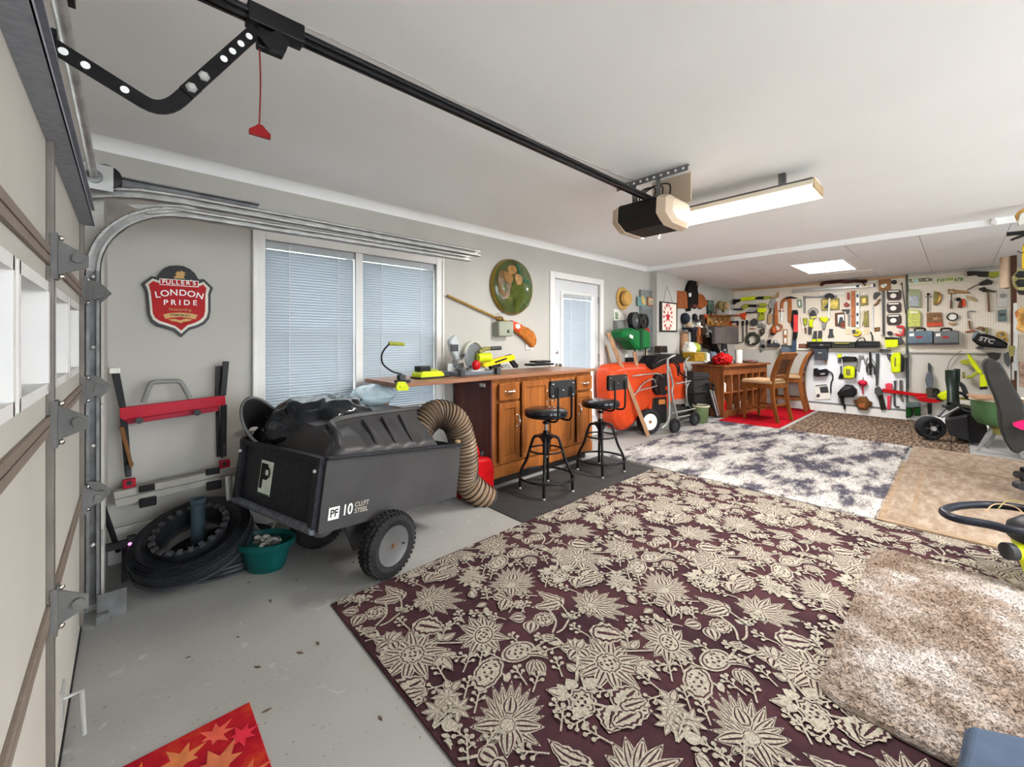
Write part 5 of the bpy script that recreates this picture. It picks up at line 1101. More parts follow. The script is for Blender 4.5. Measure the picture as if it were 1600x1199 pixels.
# orange pressure washer
pw = T('pressure_washer', 'orange and black pressure washer with hose reel', 'pressure washer', (5.78, 3.0, 0))
def pwp(pts, y0, y1, m, nm, **k): return MB().ext([C7(x, y, 2.95) for x, y in pts], (0, y0, 0), (0, y1, 0), .006).build(nm, m, pw, **k)
pwp([(478, 700), (560, 668), (672, 660), (680, 905), (575, 915), (568, 975), (462, 968)], .18, .0, orange, 'shell')
pwp([(455, 690), (500, 625), (640, 612), (672, 640), (668, 668), (560, 672), (470, 712)], .2, -.02, black, 'top_cover')
pwp([(480, 890), (560, 880), (560, 1040), (500, 1050), (470, 1000)], .18, -.02, black, 'motor_base')
pwp([(600, 900), (690, 890), (690, 925), (600, 930)], .15, -.02, mat('grey_tray', (130, 122, 116), .5), 'deck')
pwp([(508, 898), (546, 896), (546, 925), (508, 928)], -.02, -.03, mat('amber_label', (190, 120, 60), .4), 'label')
c_ = C7(506, 800, 2.95); R_ = .16
MB().lathe([(R_*.45, 0), (R_*.45, -.0), (R_, .0), (R_, .03), (R_*.5, .03), (R_*.5, .09), (R_*.97, .09), (R_, .11), (R_*.3, .11), (0, .1)], c_, nL, 28).build('hose_reel', black, pw, True)
for k in range(4): MB().tube([c_+nL*(.045+.012*k)+Vector((math.cos(a), 0, math.sin(a)))*R_*.88 for a in [2*math.pi*i/24 for i in range(24)]], .011, 6, True).build('hose_turn', dgrey, pw, True)
MB().lathe([(.03, .1), (.03, .13), (0, .13)], c_+Vector((.05, 0, -.06)), nL, 12).build('crank_knob', orange, pw, True)
MB().tube(catmull([C7(475, 700, 2.9), C7(520, 660, 2.88), C7(590, 640, 2.88), C7(640, 680, 2.88), C7(650, 730, 2.88), C7(690, 760, 2.88)], 5), .014, 8).build('high_pressure_hose', black, pw, True)
# folding hand truck
tk = T('hand_truck', 'folding grey tubular hand truck with two black wheels', 'hand truck', (5.9, 2.7, 0)); tube_ = mat('silver_tube', (158, 160, 158), .4, .4)
def tb(pts, r=.015, Y=2.72, nm='tube', m=tube_): return MB().tube(catmull([C7(x, y, Y) for x, y in pts], 5) if len(pts) > 2 else [C7(x, y, Y) for x, y in pts], r, 10).build(nm, m, tk, True)
tb([(618, 622), (582, 640), (572, 680), (584, 960), (570, 1040), (535, 1078)], .016, nm='upright')
tb([(738, 606), (700, 640), (686, 680), (690, 940)], .016, 2.9, 'upright')
tb([(578, 690), (605, 800), (600, 860), (630, 1000), (640, 1050)], .014, nm='frame_tube'); tb([(690, 690), (720, 760), (690, 830), (700, 930), (745, 970), (735, 1040)], .012, 2.88, 'frame_tube')
tb([(625, 800), (716, 782)], .011, 2.78, 'cross_bar'); tb([(600, 985), (745, 955)], .012, 2.74, 'cross_bar'); tb([(640, 1010), (742, 990)], .012, 2.74, 'cross_bar')
tb([(590, 650), (630, 690), (640, 750)], .012, 2.70, 'strap', black); tb([(700, 880), (735, 940), (750, 948)], .008, 2.8, 'lever', blackm)
for x, y, Y, r in ((617, 1066, 2.66, 45), (742, 1018, 2.69, 42)):
    q = C7(x, y, Y); R_ = (C7(x, y-r, Y)-q).length; q.z = max(q.z, R_)
    w_ = MB().lathe([(R_*.5, -.02), (R_*.9, -.024), (R_, -.012), (R_, .012), (R_*.9, .024), (R_*.5, .02)], q, (-.25, -.97, 0), 28, True).build('wheel', rubber, tk, True)
    MB().lathe([(R_*.62, 0), (R_*.6, .018), (.03, .012), (.025, .024), (0, .024)], q, (-.25, -.97, 0), 24).build('hubcap', dgrey, w_, True)
MB().cyl(C7(617, 1066, 2.66)+Vector((0, .05, 0)), C7(742, 1018, 2.69)+Vector((0, .05, 0)), .012, 8).build('axle', galvd, tk)
# cases, folded stand and pail
cse = mat('black_nylon', (46, 45, 45), .7, var=.25, scale=14)
pc = plane(Y=2.85)
for lab, pts, d in (('upper soft black tool case in stack by desk', [(716, 722), (815, 730), (816, 768), (718, 780)], .3), ('second soft black tool case in stack by desk', [(718, 782), (816, 770), (816, 800), (720, 832)], .28), ('third soft black tool case in stack by desk', [(720, 834), (816, 802), (822, 850), (722, 862)], .28)):
    wallthing('tool_case', lab, 'case', pc, [('poly', 'body', cse, pts, -.22, .05, .015), ('tube', 'zip', dgrey, [(pts[3][0]+3, (pts[0][1]+pts[3][1])/2), (pts[1][0]-3, (pts[1][1]+pts[2][1])/2)], .004, .052)], mp=c7, group='stacked tool cases')
wallthing('mesh_basket', 'black mesh basket under the stacked cases by desk', 'basket', pc, [('poly', 'body', mat('mesh_black', (34, 34, 35), .6, var=.4, scale=90, bump=.6, bscale=120), [(722, 864), (822, 852), (840, 930), (735, 950)], -.2, .04, .01), ('tube', 'rim', black, [(722, 864), (822, 852)], .009, .04), ('poly', 'foot', black, [(800, 935), (846, 925), (846, 1005), (805, 1010)], -.15, .0)], mp=c7)
fs_ = T('folded_tripod', 'folded black and silver tripod leaning on desk end', 'tripod', C7(860, 920, 2.75))
for (x0, y0, x1, y1, m_) in ((825, 830, 875, 1005, black), (840, 840, 884, 1000, lgrey), (856, 845, 892, 992, lgrey), (845, 835, 895, 1010, black)): MB().tube([C7(x0, y0, 2.74), C7(x1, y1, 2.70)], .016, 8).build('leg', m_, fs_, True)
MB().tube(catmull([C7(815, 805, 2.75), C7(845, 800, 2.75), C7(860, 812, 2.74), C7(855, 840, 2.74)], 4), .022, 8).build('head', black, fs_, True)
MB().box(C7(886, 1012, 2.70), (.06, .05, .03)).build('foot', dgrey, fs_, bev=.005)
pl_ = T('pail', 'green plastic pail with pale rim beside hand truck wheel', 'pail', (6.55, 2.72, 0))
MB().lathe([(.09, 0), (.095, .005), (.12, .26), (.112, .26), (.085, .02)], (6.55, 2.72, 0), (0, 0, 1), 24).build('body', mat('pail_green', (106, 122, 84), .5), pl_, True); MB().lathe([(.12, .25), (.13, .255), (.13, .275), (.118, .275)], (6.55, 2.72, 0), (0, 0, 1), 24, True).build('rim', mat('pail_rim', (196, 190, 168), .5), pl_, True)
# star picture on the pilaster
sp_ = wallthing('framed_poster', 'black framed poster with red star in lettered ring', 'poster', plane(Y=3.172), [
    ('poly', 'frame', black, [(521, 284), (626, 296), (626, 476), (521, 474)], 0, .022), ('poly', 'print', mat('poster_cream', (228, 216, 204), .6, var=.03), [(531, 293), (618, 304), (618, 467), (531, 465)], .022, .024),
    ('tube', 'cord', dgrey, [(548, 282), (568, 200), (602, 290)], .002, .004), ('ball', 'nail', lgrey, (568, 198), 4, .006)], mp=c7)
sc_ = C7(575, 382, 3.146); xh, zh = Vector((1, 0, 0)), Vector((0, 0, 1)); rs_ = mat('poster_red', (176, 26, 32), .6)
MB().ext([sc_+(xh*math.sin(a)+zh*math.cos(a))*r for a, r in [(math.pi*k/5, .10 if k % 2 == 0 else .04) for k in range(10)]], (0, .003, 0), (0, -.001, 0)).build('star', rs_, sp_)
for k in range(16):
    a = 2*math.pi*k/16; o_ = sc_+Vector((math.cos(a)*.80, 0, math.sin(a)*1.18))*.165; M_ = Matrix.Rotation(-a+math.pi/2, 3, 'Y')
    MB().box(o_, (.034 if k % 3 else .02, .002, .05), M_).build('ring_letter', rs_, sp_)
# ================================================================== DESK CORNER
dk_ = T('desk', 'long wooden desk with open cubbyholes along its front', 'desk', (7.2, 2.62, .009), rz=-.15)
def dl(mb, nm, par=dk_, m=deskwood, **k): return mb.build(nm, m, par, world=False, **k)
LD, DD, HD = 1.50, .56, .86
dl(B2(-.04, LD+.04, -.05, DD, HD-.03, HD), 'desk_top', bev=.006)
dl(B2(0, .025, 0, DD, 0, HD-.03), 'end_panel', bev=.003); dl(B2(-.008, .0, .08, DD-.08, .12, HD-.14), 'end_panel_inset', bev=.004); dl(B2(LD-.025, LD, 0, DD, 0, HD-.03), 'end_panel', bev=.003)
dl(B2(.025, LD-.025, .28, .295, .08, HD-.03), 'back_board'); dl(B2(.025, LD-.025, .0, .03, HD-.17, HD-.03), 'apron', bev=.003)
dl(B2(.025, LD-.025, 0, .3, .08, .10), 'bottom_shelf'); dl(B2(.025, LD-.025, .005, .03, 0, .08), 'plinth')
dl(B2(.025, LD-.025, .01, .28, .385, .405), 'middle_shelf')
for k in range(1, 6): dl(B2(.025+k*.24-.02, .025+k*.24+.02, 0, .28, .10, HD-.17), 'divider', bev=.002)
rs = random.Random(11)
def jar(label, loc, r, h, m, cap=None, rz=0, par=None):
    t = T('bottle', label, 'bottle', loc); MB().lathe([(r*.95, 0), (r, .006), (r, h*.68), (r*.55, h*.82), (r*.45, h*.85)], loc, (0, 0, 1), 14).build('body', m, t, True); MB().lathe([(r*.5, h*.84), (r*.5, h), (0, h)], loc, (0, 0, 1), 12).build('cap', cap or black, t, True); return t
Md = WM[dk_.name]
for k, (ix, row, m_, w_, h_, lab) in enumerate(((0, 1, paper, .05, .2, 'white bottle in upper left cubbyhole of desk'), (0, 0, red, .06, .2, 'red and white packet in lower left cubbyhole of desk'), (1, 1, paper, .04, .2, 'white tube in second upper cubbyhole of desk'), (1, 0, lgrey, .06, .1, 'pale tub in second lower cubbyhole of desk'), (2, 1, dgrey, .05, .18, 'dark tin in third upper cubbyhole of desk'), (2, 0, paper, .05, .16, 'white tin in third lower cubbyhole of desk'), (3, 0, gold, .045, .17, 'yellow jar in fourth lower cubbyhole of desk'), (3, 1, grey, .05, .17, 'grey tin in fourth upper cubbyhole of desk'))):
    jar(lab, Md @ Vector((.025+.24*ix+.11, .09, .406 if row else .101)), w_, h_, m_, white if k % 2 else black)
# things lying on the desk
def onpix(u, v, dx=0): return P(u, v, Z=.875)
zt = .87
D1 = (1055, 480, 11.99)
def D(x, y, Y): return P(1055+x/11.99, 480+y/11.99, Y=Y)
lump('red_bag', 'crumpled bright red fabric bag on the desk front', 'bag', Vector((7.42, 2.72, .955)), (.2, .13, .10), red, 21, 60, .55)
wallthing('glass_jar', 'square amber glass jar of bits on the desk', 'jar', plane(Y=2.86), [('poly', 'body', mat('amber_glass', (150, 116, 34), .25, var=.3, scale=30), [(310, 860), (495, 865), (495, 1020), (315, 1020)], -.14, .05, .01), ('poly', 'rim', mat('amber_rim', (186, 150, 60), .3), [(305, 845), (500, 850), (500, 868), (305, 864)], -.15, .06)], mp=D1)
wallthing('olive_jar', 'narrow olive jar beside the amber glass jar', 'jar', plane(Y=2.84), [('poly', 'body', olive, [(505, 860), (560, 862), (560, 1015), (508, 1015)], -.06, .04, .01), ('poly', 'lid', lgrey, [(505, 845), (560, 846), (560, 862), (505, 860)], -.06, .045)], mp=D1)
lump('paper_bundle', 'bundle of crumpled white papers at desk corner', 'paper', D(270, 785, 3.0)+Vector((0, 0, -.02)), (.11, .1, .13), paper, 5, 30, .3)
lump('lime_cloth', 'small lime and white cloth stuffed behind amber jar', 'cloth', D(370, 770, 3.0), (.1, .08, .09), dlime, 9, 26, .3)
wallthing('white_pitcher', 'white plastic container next to red bag', 'container', plane(Y=2.82), [('poly', 'body', paper, [(562, 850), (600, 870), (610, 1020), (565, 1022)], -.05, .04, .01), ('poly', 'spout', paper, [(510, 1000), (570, 1025), (560, 1040), (515, 1020)], -.02, .03)], mp=D1)
# rolled scissors of small tools heap
for k, (x, y, m_, lab) in enumerate(((860, 830, paper, 'white tape dispenser on desk behind red bag'), (960, 870, black, 'black cable coil on the desk'), (1010, 900, paper, 'white adapter on desk beside cables'), (1050, 860, dgrey, 'dark gadget on desk beside cables'))):
    c_ = D(x, y, 2.85); t = T('desk_gadget', lab, 'gadget', (c_.x, c_.y, zt)); MB().lathe([(.06, 0), (.065, .01), (.06, .035), (.02, .045), (0, .045)], (c_.x, c_.y, zt), (0, 0, 1), 16, sx=1.2).build('body', m_, t, True); MB().tube(catmull([Vector((c_.x+.06*math.cos(a), c_.y+.05*math.sin(a), zt+.055)) for a in (0, 1, 2, 3, 4)], 4), .007, 6).build('cord', dgrey, t, True)
rk_ = T('tool_rack_box', 'heap box of dark hand tools under the monitor', 'box', (7.95, 2.9, zt)); B2(7.78, 8.1, 2.8, 3.05, zt, zt+.09).build('tray', black, rk_, bev=.006)
for k in range(7): MB().tube([(7.8+.045*k, 2.86, zt+.08), (7.79+.047*k, 2.88+.02*(k % 2), zt+.19+.03*(k % 3))], .014, 8).build('tool_handle', [black, lgrey, dgrey, red][k % 4], rk_, True)
lump('silver_mitten', 'shiny grey tool pouch on the desk under monitor', 'pouch', Vector((7.62, 2.95, .97)), (.1, .09, .11), mat('steel_blue', (110, 124, 140), .3, .3), 33, 26, .2)
tr_ = T('paper_towel_roll', 'white paper roll standing at right part of desk', 'paper roll', (8.28, 2.75, zt)); MB().lathe([(.02, 0), (.06, 0), (.06, .24), (.02, .24)], (8.28, 2.75, zt), (0, 0, 1), 20, True).build('roll', paper, tr_, True); MB().cyl((8.28, 2.75, zt), (8.28, 2.75, zt+.26), .018, 10).build('core', tan, tr_, True)
pt_ = T('oval_dish', 'shallow dish with red contents at right end of desk', 'dish', (8.5, 2.62, zt)); MB().lathe([(.1, 0), (.13, .02), (.135, .04), (.125, .04), (.1, .015), (0, .012)], (8.5, 2.62, zt), (0, 0, 1), 20).build('dish', grey, pt_, True); MB().ell((8.5, 2.62, zt+.03), (.09, .09, .02), 12, 6).build('contents', red, pt_, True)
# monitor cabinet on the wall over the desk
YA = plane(Y=3.275); D2 = (1040, 420, 7.494)
wallthing('monitor', 'pair of dark monitor screens standing over the desk', 'monitor', plane(Y=2.92), [('poly', 'stand', black, [(680, 880), (720, 880), (730, 990), (670, 990)], -.04, .0), ('poly', 'back_shell', mat('cabinet_charcoal', (74, 68, 66), .5), [(560, 684), (842, 686), (840, 884), (562, 880)], -.03, .02), ('poly', 'screen', mat('cabinet_door', (82, 76, 74), .5), [(566, 690), (684, 690), (684, 876), (567, 874)], .02, .03), ('poly', 'screen', mat('cabinet_door', (82, 76, 74), .5), [(690, 690), (836, 692), (834, 880), (690, 877)], .02, .03)], mp=D2)
wallthing('pig_board', 'brown wooden pig shaped board on left wall', 'board', YA, [('poly', 'board', mat('red_brown_board', (142, 80, 42), .55, var=.2, scale=8, stretch=(1, 1, 6)), [(100, 258), (230, 266), (355, 292), (400, 296), (432, 318), (450, 350), (476, 395), (474, 432), (440, 448), (400, 476), (372, 452), (250, 468), (100, 464)], 0, .03), ('ball', 'eye', black, (420, 350), 6, .03)], mp=D2)
wallthing('hanging_hooded_costume', 'long black hooded costume with pale mask face hanging on wall', 'costume', YA, [('poly', 'robe', mat('black_fur', (20, 18, 18), .85, var=.3, bump=.6, bscale=60), [(225, 268), (235, 220), (250, 175), (278, 134), (318, 126), (350, 146), (358, 180), (345, 240), (356, 290), (352, 430), (322, 472), (305, 432), (276, 422), (266, 500), (242, 500), (236, 340)], .0, .05, .012), ('ball', 'mask', tan, (336, 178), 26, .05, .45), ('poly', 'sleeve_cuff', paper, [(236, 290), (262, 285), (264, 330), (238, 334)], .05, .06), ('poly', 'hem', mat('hem_maroon', (96, 52, 44), .7), [(280, 425), (325, 418), (322, 460), (290, 455)], .05, .06)], mp=D2)
wallthing('green_picture', 'narrow green picture in thin black frame on left wall', 'picture', YA, [('poly', 'frame', black, [(482, 370), (552, 374), (550, 524), (486, 528)], 0, .02), ('poly', 'print', mat('green_print', (96, 132, 118), .4, var=.3, scale=16), [(490, 380), (544, 384), (543, 516), (493, 519)], .02, .023)], mp=D2)
sh_ = wallthing('wooden_shelf', 'wooden wall shelf crate holding small leather goods', 'shelf', plane(Y=3.12), [('poly', 'back', mat('ochre_board', (166, 124, 70), .6, var=.2), [(530, 545), (790, 556), (790, 676), (530, 668)], -.07, -.05), ('poly', 'bottom', wood, [(530, 660), (790, 668), (790, 680), (530, 672)], -.05, .1), ('poly', 'top', wood, [(530, 540), (790, 552), (790, 560), (530, 550)], -.05, .1)], mp=D2)
for k, (x, y, r, m_, lab) in enumerate(((580, 610, 34, tan, 'tan leather pouch at left of wooden shelf'), (640, 615, 32, gold, 'golden pouch second from left on wooden shelf'), (700, 618, 30, orgbrown, 'brown pouch third from left on wooden shelf'), (762, 640, 26, orange, 'orange and black gadget at right end of wooden shelf'))):
    wallthing('pouch', lab, 'pouch', plane(Y=3.06), [('ball', 'body', m_, (x, y), r, .0, .7), ('poly', 'flap', leather if k < 3 else black, [(x-20, y-26), (x+20, y-26), (x+16, y-4), (x-16, y-4)], .04, .09)], mp=D2)
wallthing('camouflage_helmet', 'round brown and olive helmet on top of wooden shelf', 'helmet', plane(Y=3.05), [('ball', 'shell', mat('camo', (116, 104, 66), .6, var=.5, scale=14), (640, 430), 56, .0, .8), ('ball', 'shell_side', olive, (705, 450), 66, -.02, .7), ('ring', 'ear_cup', tan, (640, 440), 34, .6, .1, .14), ('poly', 'brim', lgrey, [(690, 480), (770, 500), (772, 545), (690, 540)], .0, .1)], mp=D2)
wallthing('antlers', 'small dark antler branch poking above wooden shelf', 'antler', plane(Y=3.12), [('tube', 'beam', black, [(530, 560), (535, 520), (510, 490)], .010, .0), ('tube', 'tine', black, [(535, 530), (560, 515), (580, 525)], .008, .0)], mp=D2)
# caps and clothes on hooks
wallthing('baseball_cap', 'navy and khaki baseball cap hung beside star picture', 'cap', plane(Y=3.24), [('ball', 'crown', mat('navy_cloth', (34, 38, 50), .8), (228, 585), 68, .0, .85), ('ball', 'front_panel', mat('khaki_cloth', (176, 152, 126), .85), (238, 665), 46, .05, .9), ('poly', 'bill', mat('navy_cloth', (34, 38, 50), .8), [(190, 690), (280, 700), (282, 718), (196, 712)], .0, .16)], mp=D2)
wallthing('baseball_cap', 'white cap hanging second from star picture', 'cap', plane(Y=3.25), [('ball', 'crown', paper, (382, 645), 34, .0, .8), ('poly', 'bill', paper, [(350, 660), (392, 684), (380, 696), (350, 680)], .0, .08)], mp=D2)
wallthing('baseball_cap', 'black cap hung between navy cap and white cap', 'cap', plane(Y=3.26), [('ball', 'crown', black, (340, 570), 44, .0, .8), ('poly', 'bill', dgrey, [(320, 596), (372, 596), (372, 622), (322, 620)], .02, .1)], mp=D2)
for nm, lab, cat, m_, pts, d in (('black_coat', 'long black coat hanging below navy cap', 'coat', mat('coat_black', (22, 22, 26), .85), [(265, 690), (322, 690), (322, 880), (270, 890)], .12), ('dark_apron', 'dark brown apron hanging left of the monitors', 'apron', mat('apron_brown', (60, 44, 34), .8, var=.3), [(398, 540), (470, 545), (520, 760), (560, 880), (540, 950), (430, 930), (400, 760)], .08), ('black_jacket', 'black jacket draped behind desk left of the monitors', 'jacket', mat('jacket_black', (24, 24, 26), .8), [(470, 760), (555, 700), (560, 900), (600, 980), (540, 1000), (480, 880)], .14), ('wooden_bat', 'orange tipped wooden bat hanging behind amber jar', 'bat', orgbrown, [(335, 680), (358, 680), (362, 780), (380, 800), (384, 880), (325, 878), (328, 800), (340, 780)], .16), ('timber_strip', 'tall brown timber strips standing right of star picture', 'timber', oldwood, [(178, 740), (236, 740), (240, 1040), (200, 1050), (172, 960)], .05), ('steel_square', 'white long rule hanging below navy cap', 'rule', lgrey, [(240, 740), (262, 740), (266, 900), (246, 900)], .08), ('silver_helmet', 'silver and white mask hanging in front of apron', 'mask', lgrey, [(440, 640), (510, 610), (520, 700), (500, 760), (440, 740), (425, 690)], .18), ('orange_scarf', 'orange cloth hung at left of wooden shelf', 'cloth', orange, [(420, 540), (500, 535), (530, 560), (520, 590), (440, 600), (425, 570)], .12), ('grey_strap', 'pale dangling straps under silver mask', 'strap', paper, [(420, 750), (438, 752), (462, 800), (440, 806)], .2)):
    wallthing(nm, lab, cat, YA, [('poly', 'body', m_, pts, max(0, d*.4-.02), d*.4+.02, .006), ('tube', 'hanging_loop', dgrey, [(pts[0][0]+8, pts[0][1]+4), (pts[0][0]+14, pts[0][1]-10)], .004, d*.4)], mp=D2)
# ================================================================== CHAIRS
def chair(label, loc, rz):
    t = T('dining_chair', label, 'chair', loc, rz=rz); k = chairwood
    def lb_(mb, nm, m=k, **kw): return mb.build(nm, m, t, world=False, **kw)
    def taper(p0, p1, a0, a1): # square leg
        p0, p1 = Vector(p0), Vector(p1); vs = [p+Vector((sx*a/2, sy*a/2, 0)) for p, a in ((p0, a0), (p1, a1)) for sx, sy in ((-1, -1), (1, -1), (1, 1), (-1, 1))]
        return MB().add(vs, [(3, 2, 1, 0), (4, 5, 6, 7), (0, 1, 5, 4), (1, 2, 6, 5), (2, 3, 7, 6), (3, 0, 4, 7)])
    for x in (-.21, .21): lb_(taper((x, .20, .58), (x, .215, 0), .05, .034), 'leg', bev=.004)
    for x in (-.20, .20):
        pr = catmull([Vector((x, -.30, 0)), Vector((x, -.235, .3)), Vector((x, -.215, .58)), Vector((x, -.24, .78)), Vector((x, -.31, .98)), Vector((x, -.37, 1.07))], 5)
        vs = []; fs = []
        for i, p in enumerate(pr):
            h = .024+.006*math.sin(math.pi*i/(len(pr)-1)); vs += [p+Vector((-.02, -h, 0)), p+Vector((.02, -h, 0)), p+Vector((.02, h, 0)), p+Vector((-.02, h, 0))]
        for i in range(len(pr)-1):
            for j in range(4): fs.append((i*4+j, i*4+(j+1) % 4, i*4+4+(j+1) % 4, i*4+4+j))
        fs += [(3, 2, 1, 0), tuple(len(vs)-4+j for j in range(4))]; lb_(MB().add(vs, fs), 'leg', bev=.005)
    for (a, b_) in (((-.2, .2, .2, .22, .52, .59)), ((-.2, .2, -.23, -.21, .52, .59))) and (((-.2, .2), (.19, .215)), ((-.2, .2), (-.235, -.205))): lb_(B2(a[0], a[1], b_[0], b_[1], .52, .59), 'apron')
    for x in (-.21, .21): lb_(B2(x-.012, x+.012, -.21, .2, .52, .59), 'apron'); lb_(B2(x-.01, x+.01, -.24, .2, .20, .23), 'stretcher')
    lb_(B2(-.2, .2, .18, .2, .14, .17), 'stretcher'); lb_(B2(-.2, .2, -.24, -.22, .24, .27), 'stretcher')
    lb_(MB().ext([(-.24, -.22, .59), (.24, -.22, .59), (.255, .24, .59), (-.255, .24, .59)], (0, 0, 0), (0, 0, .06), .025), 'seat', tan, bev=.008)
    R_ = Matrix.Rotation(math.radians(-16), 3, 'X') if False else Matrix.Rotation(math.radians(17), 3, 'X')
    lb_(MB().box((0, -.345, 1.03), (.40, .03, .11), R_), 'top_rail', bev=.008); lb_(MB().box((0, -.235, .70), (.38, .026, .05), Matrix.Rotation(math.radians(6), 3, 'X')), 'lower_rail', bev=.005)
    lb_(MB().box((0, -.277, .86), (.30, .012, .26), R_), 'back_panel', mat('panel_wood', (84, 46, 20), .4, var=.2, scale=5, stretch=(5, 5, .8)))
    for x in (-.16, .16): lb_(MB().box((x, -.277, .86), (.05, .026, .28), R_), 'panel_stile', bev=.003)
    return t
chair('wooden counter chair with tan seat nearer to the shag rug', (7.58, 2.12, .009), -.22)
chair('wooden counter chair seen side on in front of pegboard', (8.98, 2.14, .009), .1)
# ================================================================== PEGBOARD WALL
def pegmat(name, c, hole):
    m = bpy.data.materials.new(name); m.use_nodes = True; N = m.node_tree.nodes; L = m.node_tree.links; b = N['Principled BSDF']; b.inputs['Roughness'].default_value = .6
    tc = N.new('ShaderNodeTexCoord'); vm = N.new('ShaderNodeVectorMath'); vm.operation = 'SCALE'; vm.inputs['Scale'].default_value = 1/.0254; L.new(tc.outputs['Object'], vm.inputs[0])
    fr_ = N.new('ShaderNodeVectorMath'); fr_.operation = 'FRACTION'; L.new(vm.outputs[0], fr_.inputs[0])
    sb = N.new('ShaderNodeVectorMath'); sb.operation = 'SUBTRACT'; sb.inputs[1].default_value = (.5, .5, .5); L.new(fr_.outputs[0], sb.inputs[0])
    mu = N.new('ShaderNodeVectorMath'); mu.operation = 'MULTIPLY'; mu.inputs[1].default_value = (0, 1, 1); L.new(sb.outputs[0], mu.inputs[0])
    ln = N.new('ShaderNodeVectorMath'); ln.operation = 'LENGTH'; L.new(mu.outputs[0], ln.inputs[0])
    lt = N.new('ShaderNodeMath'); lt.operation = 'LESS_THAN'; lt.inputs[1].default_value = .16; L.new(ln.outputs['Value'], lt.inputs[0])
    mx = N.new('ShaderNodeMix'); mx.data_type = 'RGBA'; L.new(lt.outputs[0], mx.inputs[0]); mx.inputs[6].default_value = lin(c); mx.inputs[7].default_value = lin(hole); L.new(mx.outputs[2], b.inputs['Base Color'])
    return m
pegc = pegmat('cream_pegboard', (216, 206, 190), (120, 104, 88)); pegw = pegmat('white_pegboard', (226, 228, 232), (120, 122, 128))
def board(nm, label, y0, y1, z0, z1, m):
    t = T(nm, label, 'pegboard', (9.245, (y0+y1)/2, (z0+z1)/2)); B2(9.243, 9.2495, y0, y1, z0, z1).build('panel', m, t); return t
ba = board('pegboard', 'upper cream pegboard covered in tools behind desk', .565, 3.15, 1.10, 2.30, pegc)
B2(9.225, 9.25, .565, 3.2, 2.30, 2.335).build('top_rail', mat('tan_rail', (190, 150, 108), .6), ba)
bw = board('pegboard', 'lower white pegboard with lime tools above the patterned rug', .565, 1.90, .165, 1.07, pegw)
B2(9.232, 9.25, .565, 1.90, .14, .165).build('bottom_rail', grey, bw)
br_ = board('pegboard', 'right cream pegboard with number plates and tool cases', -2.2, .535, 1.12, 2.31, pegc)
B2(9.2, 9.249, -2.2, .535, 1.09, 1.12).build('ledge', cream, br_)
post = B2(9.215, 9.25, .537, .563, .03, 2.34).build('divider_post', mat('dark_green_post', (70, 78, 70), .5), None); tag(post, 'thin dark vertical post between the pegboards', 'post')
E_ = (1130, 430, 9.225); G_ = (1280, 420, 9.225); K_ = (1250, 520, 8); R2 = (1410, 400, 7.495); Q_ = (1400, 520, 5.995)
def wt(name, label, cat, parts, mp, pl='B'): return wallthing(name, label, cat, pl, parts, mp=mp)
p_, tu, di, rg, bl = 'poly', 'tube', 'disc', 'ring', 'ball'
brass = mat('brass', (156, 118, 60), .35, .6); steel = mat('bright_steel', (190, 196, 200), .28, .8); dwood = mat('dark_walnut', (88, 54, 34), .5, var=.2); copper = mat('copper_brown', (158, 78, 40), .4, .3); blk = black
# --- upper left board
wt('pole_saw', 'lime and black pole saw head hung highest at left', 'tool', [(p_, 'saw_head', blk, [(140, 370), (165, 350), (190, 352), (262, 348), (265, 372), (200, 400), (170, 425), (145, 418), (165, 395)], 0, .05), (p_, 'pole', lime, [(265, 332), (345, 318), (480, 312), (500, 350), (350, 370), (265, 375)], 0, .06), (p_, 'coupler', blk, [(480, 330), (520, 312), (600, 312), (585, 352), (470, 352)], .0, .07), (p_, 'pole_end', dlime, [(600, 306), (690, 304), (690, 340), (590, 350)], 0, .05), (p_, 'hand_guard', tan, [(690, 310), (760, 300), (802, 235), (805, 320), (750, 332), (690, 335)], 0, .04)], E_)
wt('reciprocating_saw', 'lime reciprocating saw below the pole saw', 'tool', [(p_, 'nose', dgrey, [(150, 485), (255, 478), (290, 490), (285, 510), (180, 512)], 0, .05), (p_, 'body', dlime, [(285, 470), (335, 415), (380, 418), (370, 460), (330, 480), (310, 500)], 0, .07), (p_, 'grip', blk, [(368, 430), (470, 425), (500, 450), (480, 468), (370, 462)], 0, .06), (p_, 'battery', dlime, [(540, 410), (610, 405), (640, 430), (620, 460), (540, 455)], 0, .08)], E_)
wt('cordless_drill', 'lime cordless drill with black chuck and long bit', 'drill', [(tu, 'bit', blk, [(335, 540), (420, 545), (515, 525)], .012, .03), (p_, 'body', lime, [(512, 480), (620, 475), (630, 520), (580, 545), (512, 540)], 0, .08), (p_, 'grip', dlime, [(540, 540), (605, 530), (600, 600), (560, 610), (535, 600)], 0, .06), (p_, 'battery', dlime, [(520, 605), (600, 605), (600, 645), (520, 650)], 0, .09), (p_, 'trigger', blk, [(560, 545), (595, 540), (580, 580)], .06, .07)], E_)
wt('blue_steel_square', 'pale steel blade lying between saw and drill', 'tool', [(p_, 'blade', lgrey, [(340, 495), (505, 485), (508, 520), (420, 536), (345, 525)], .0, .008), (p_, 'handle', blk, [(500, 495), (540, 490), (540, 510), (502, 515)], 0, .02)], E_)
wt('hatchet', 'orange handled hatchet left of the steel wrenches', 'hatchet', [(p_, 'handle', orange, [(-40, 580), (255, 572), (260, 592), (-40, 600)], 0, .025), (p_, 'head', orange, [(255, 555), (320, 540), (345, 570), (320, 600), (330, 640), (290, 635), (262, 600)], 0, .03)], E_)
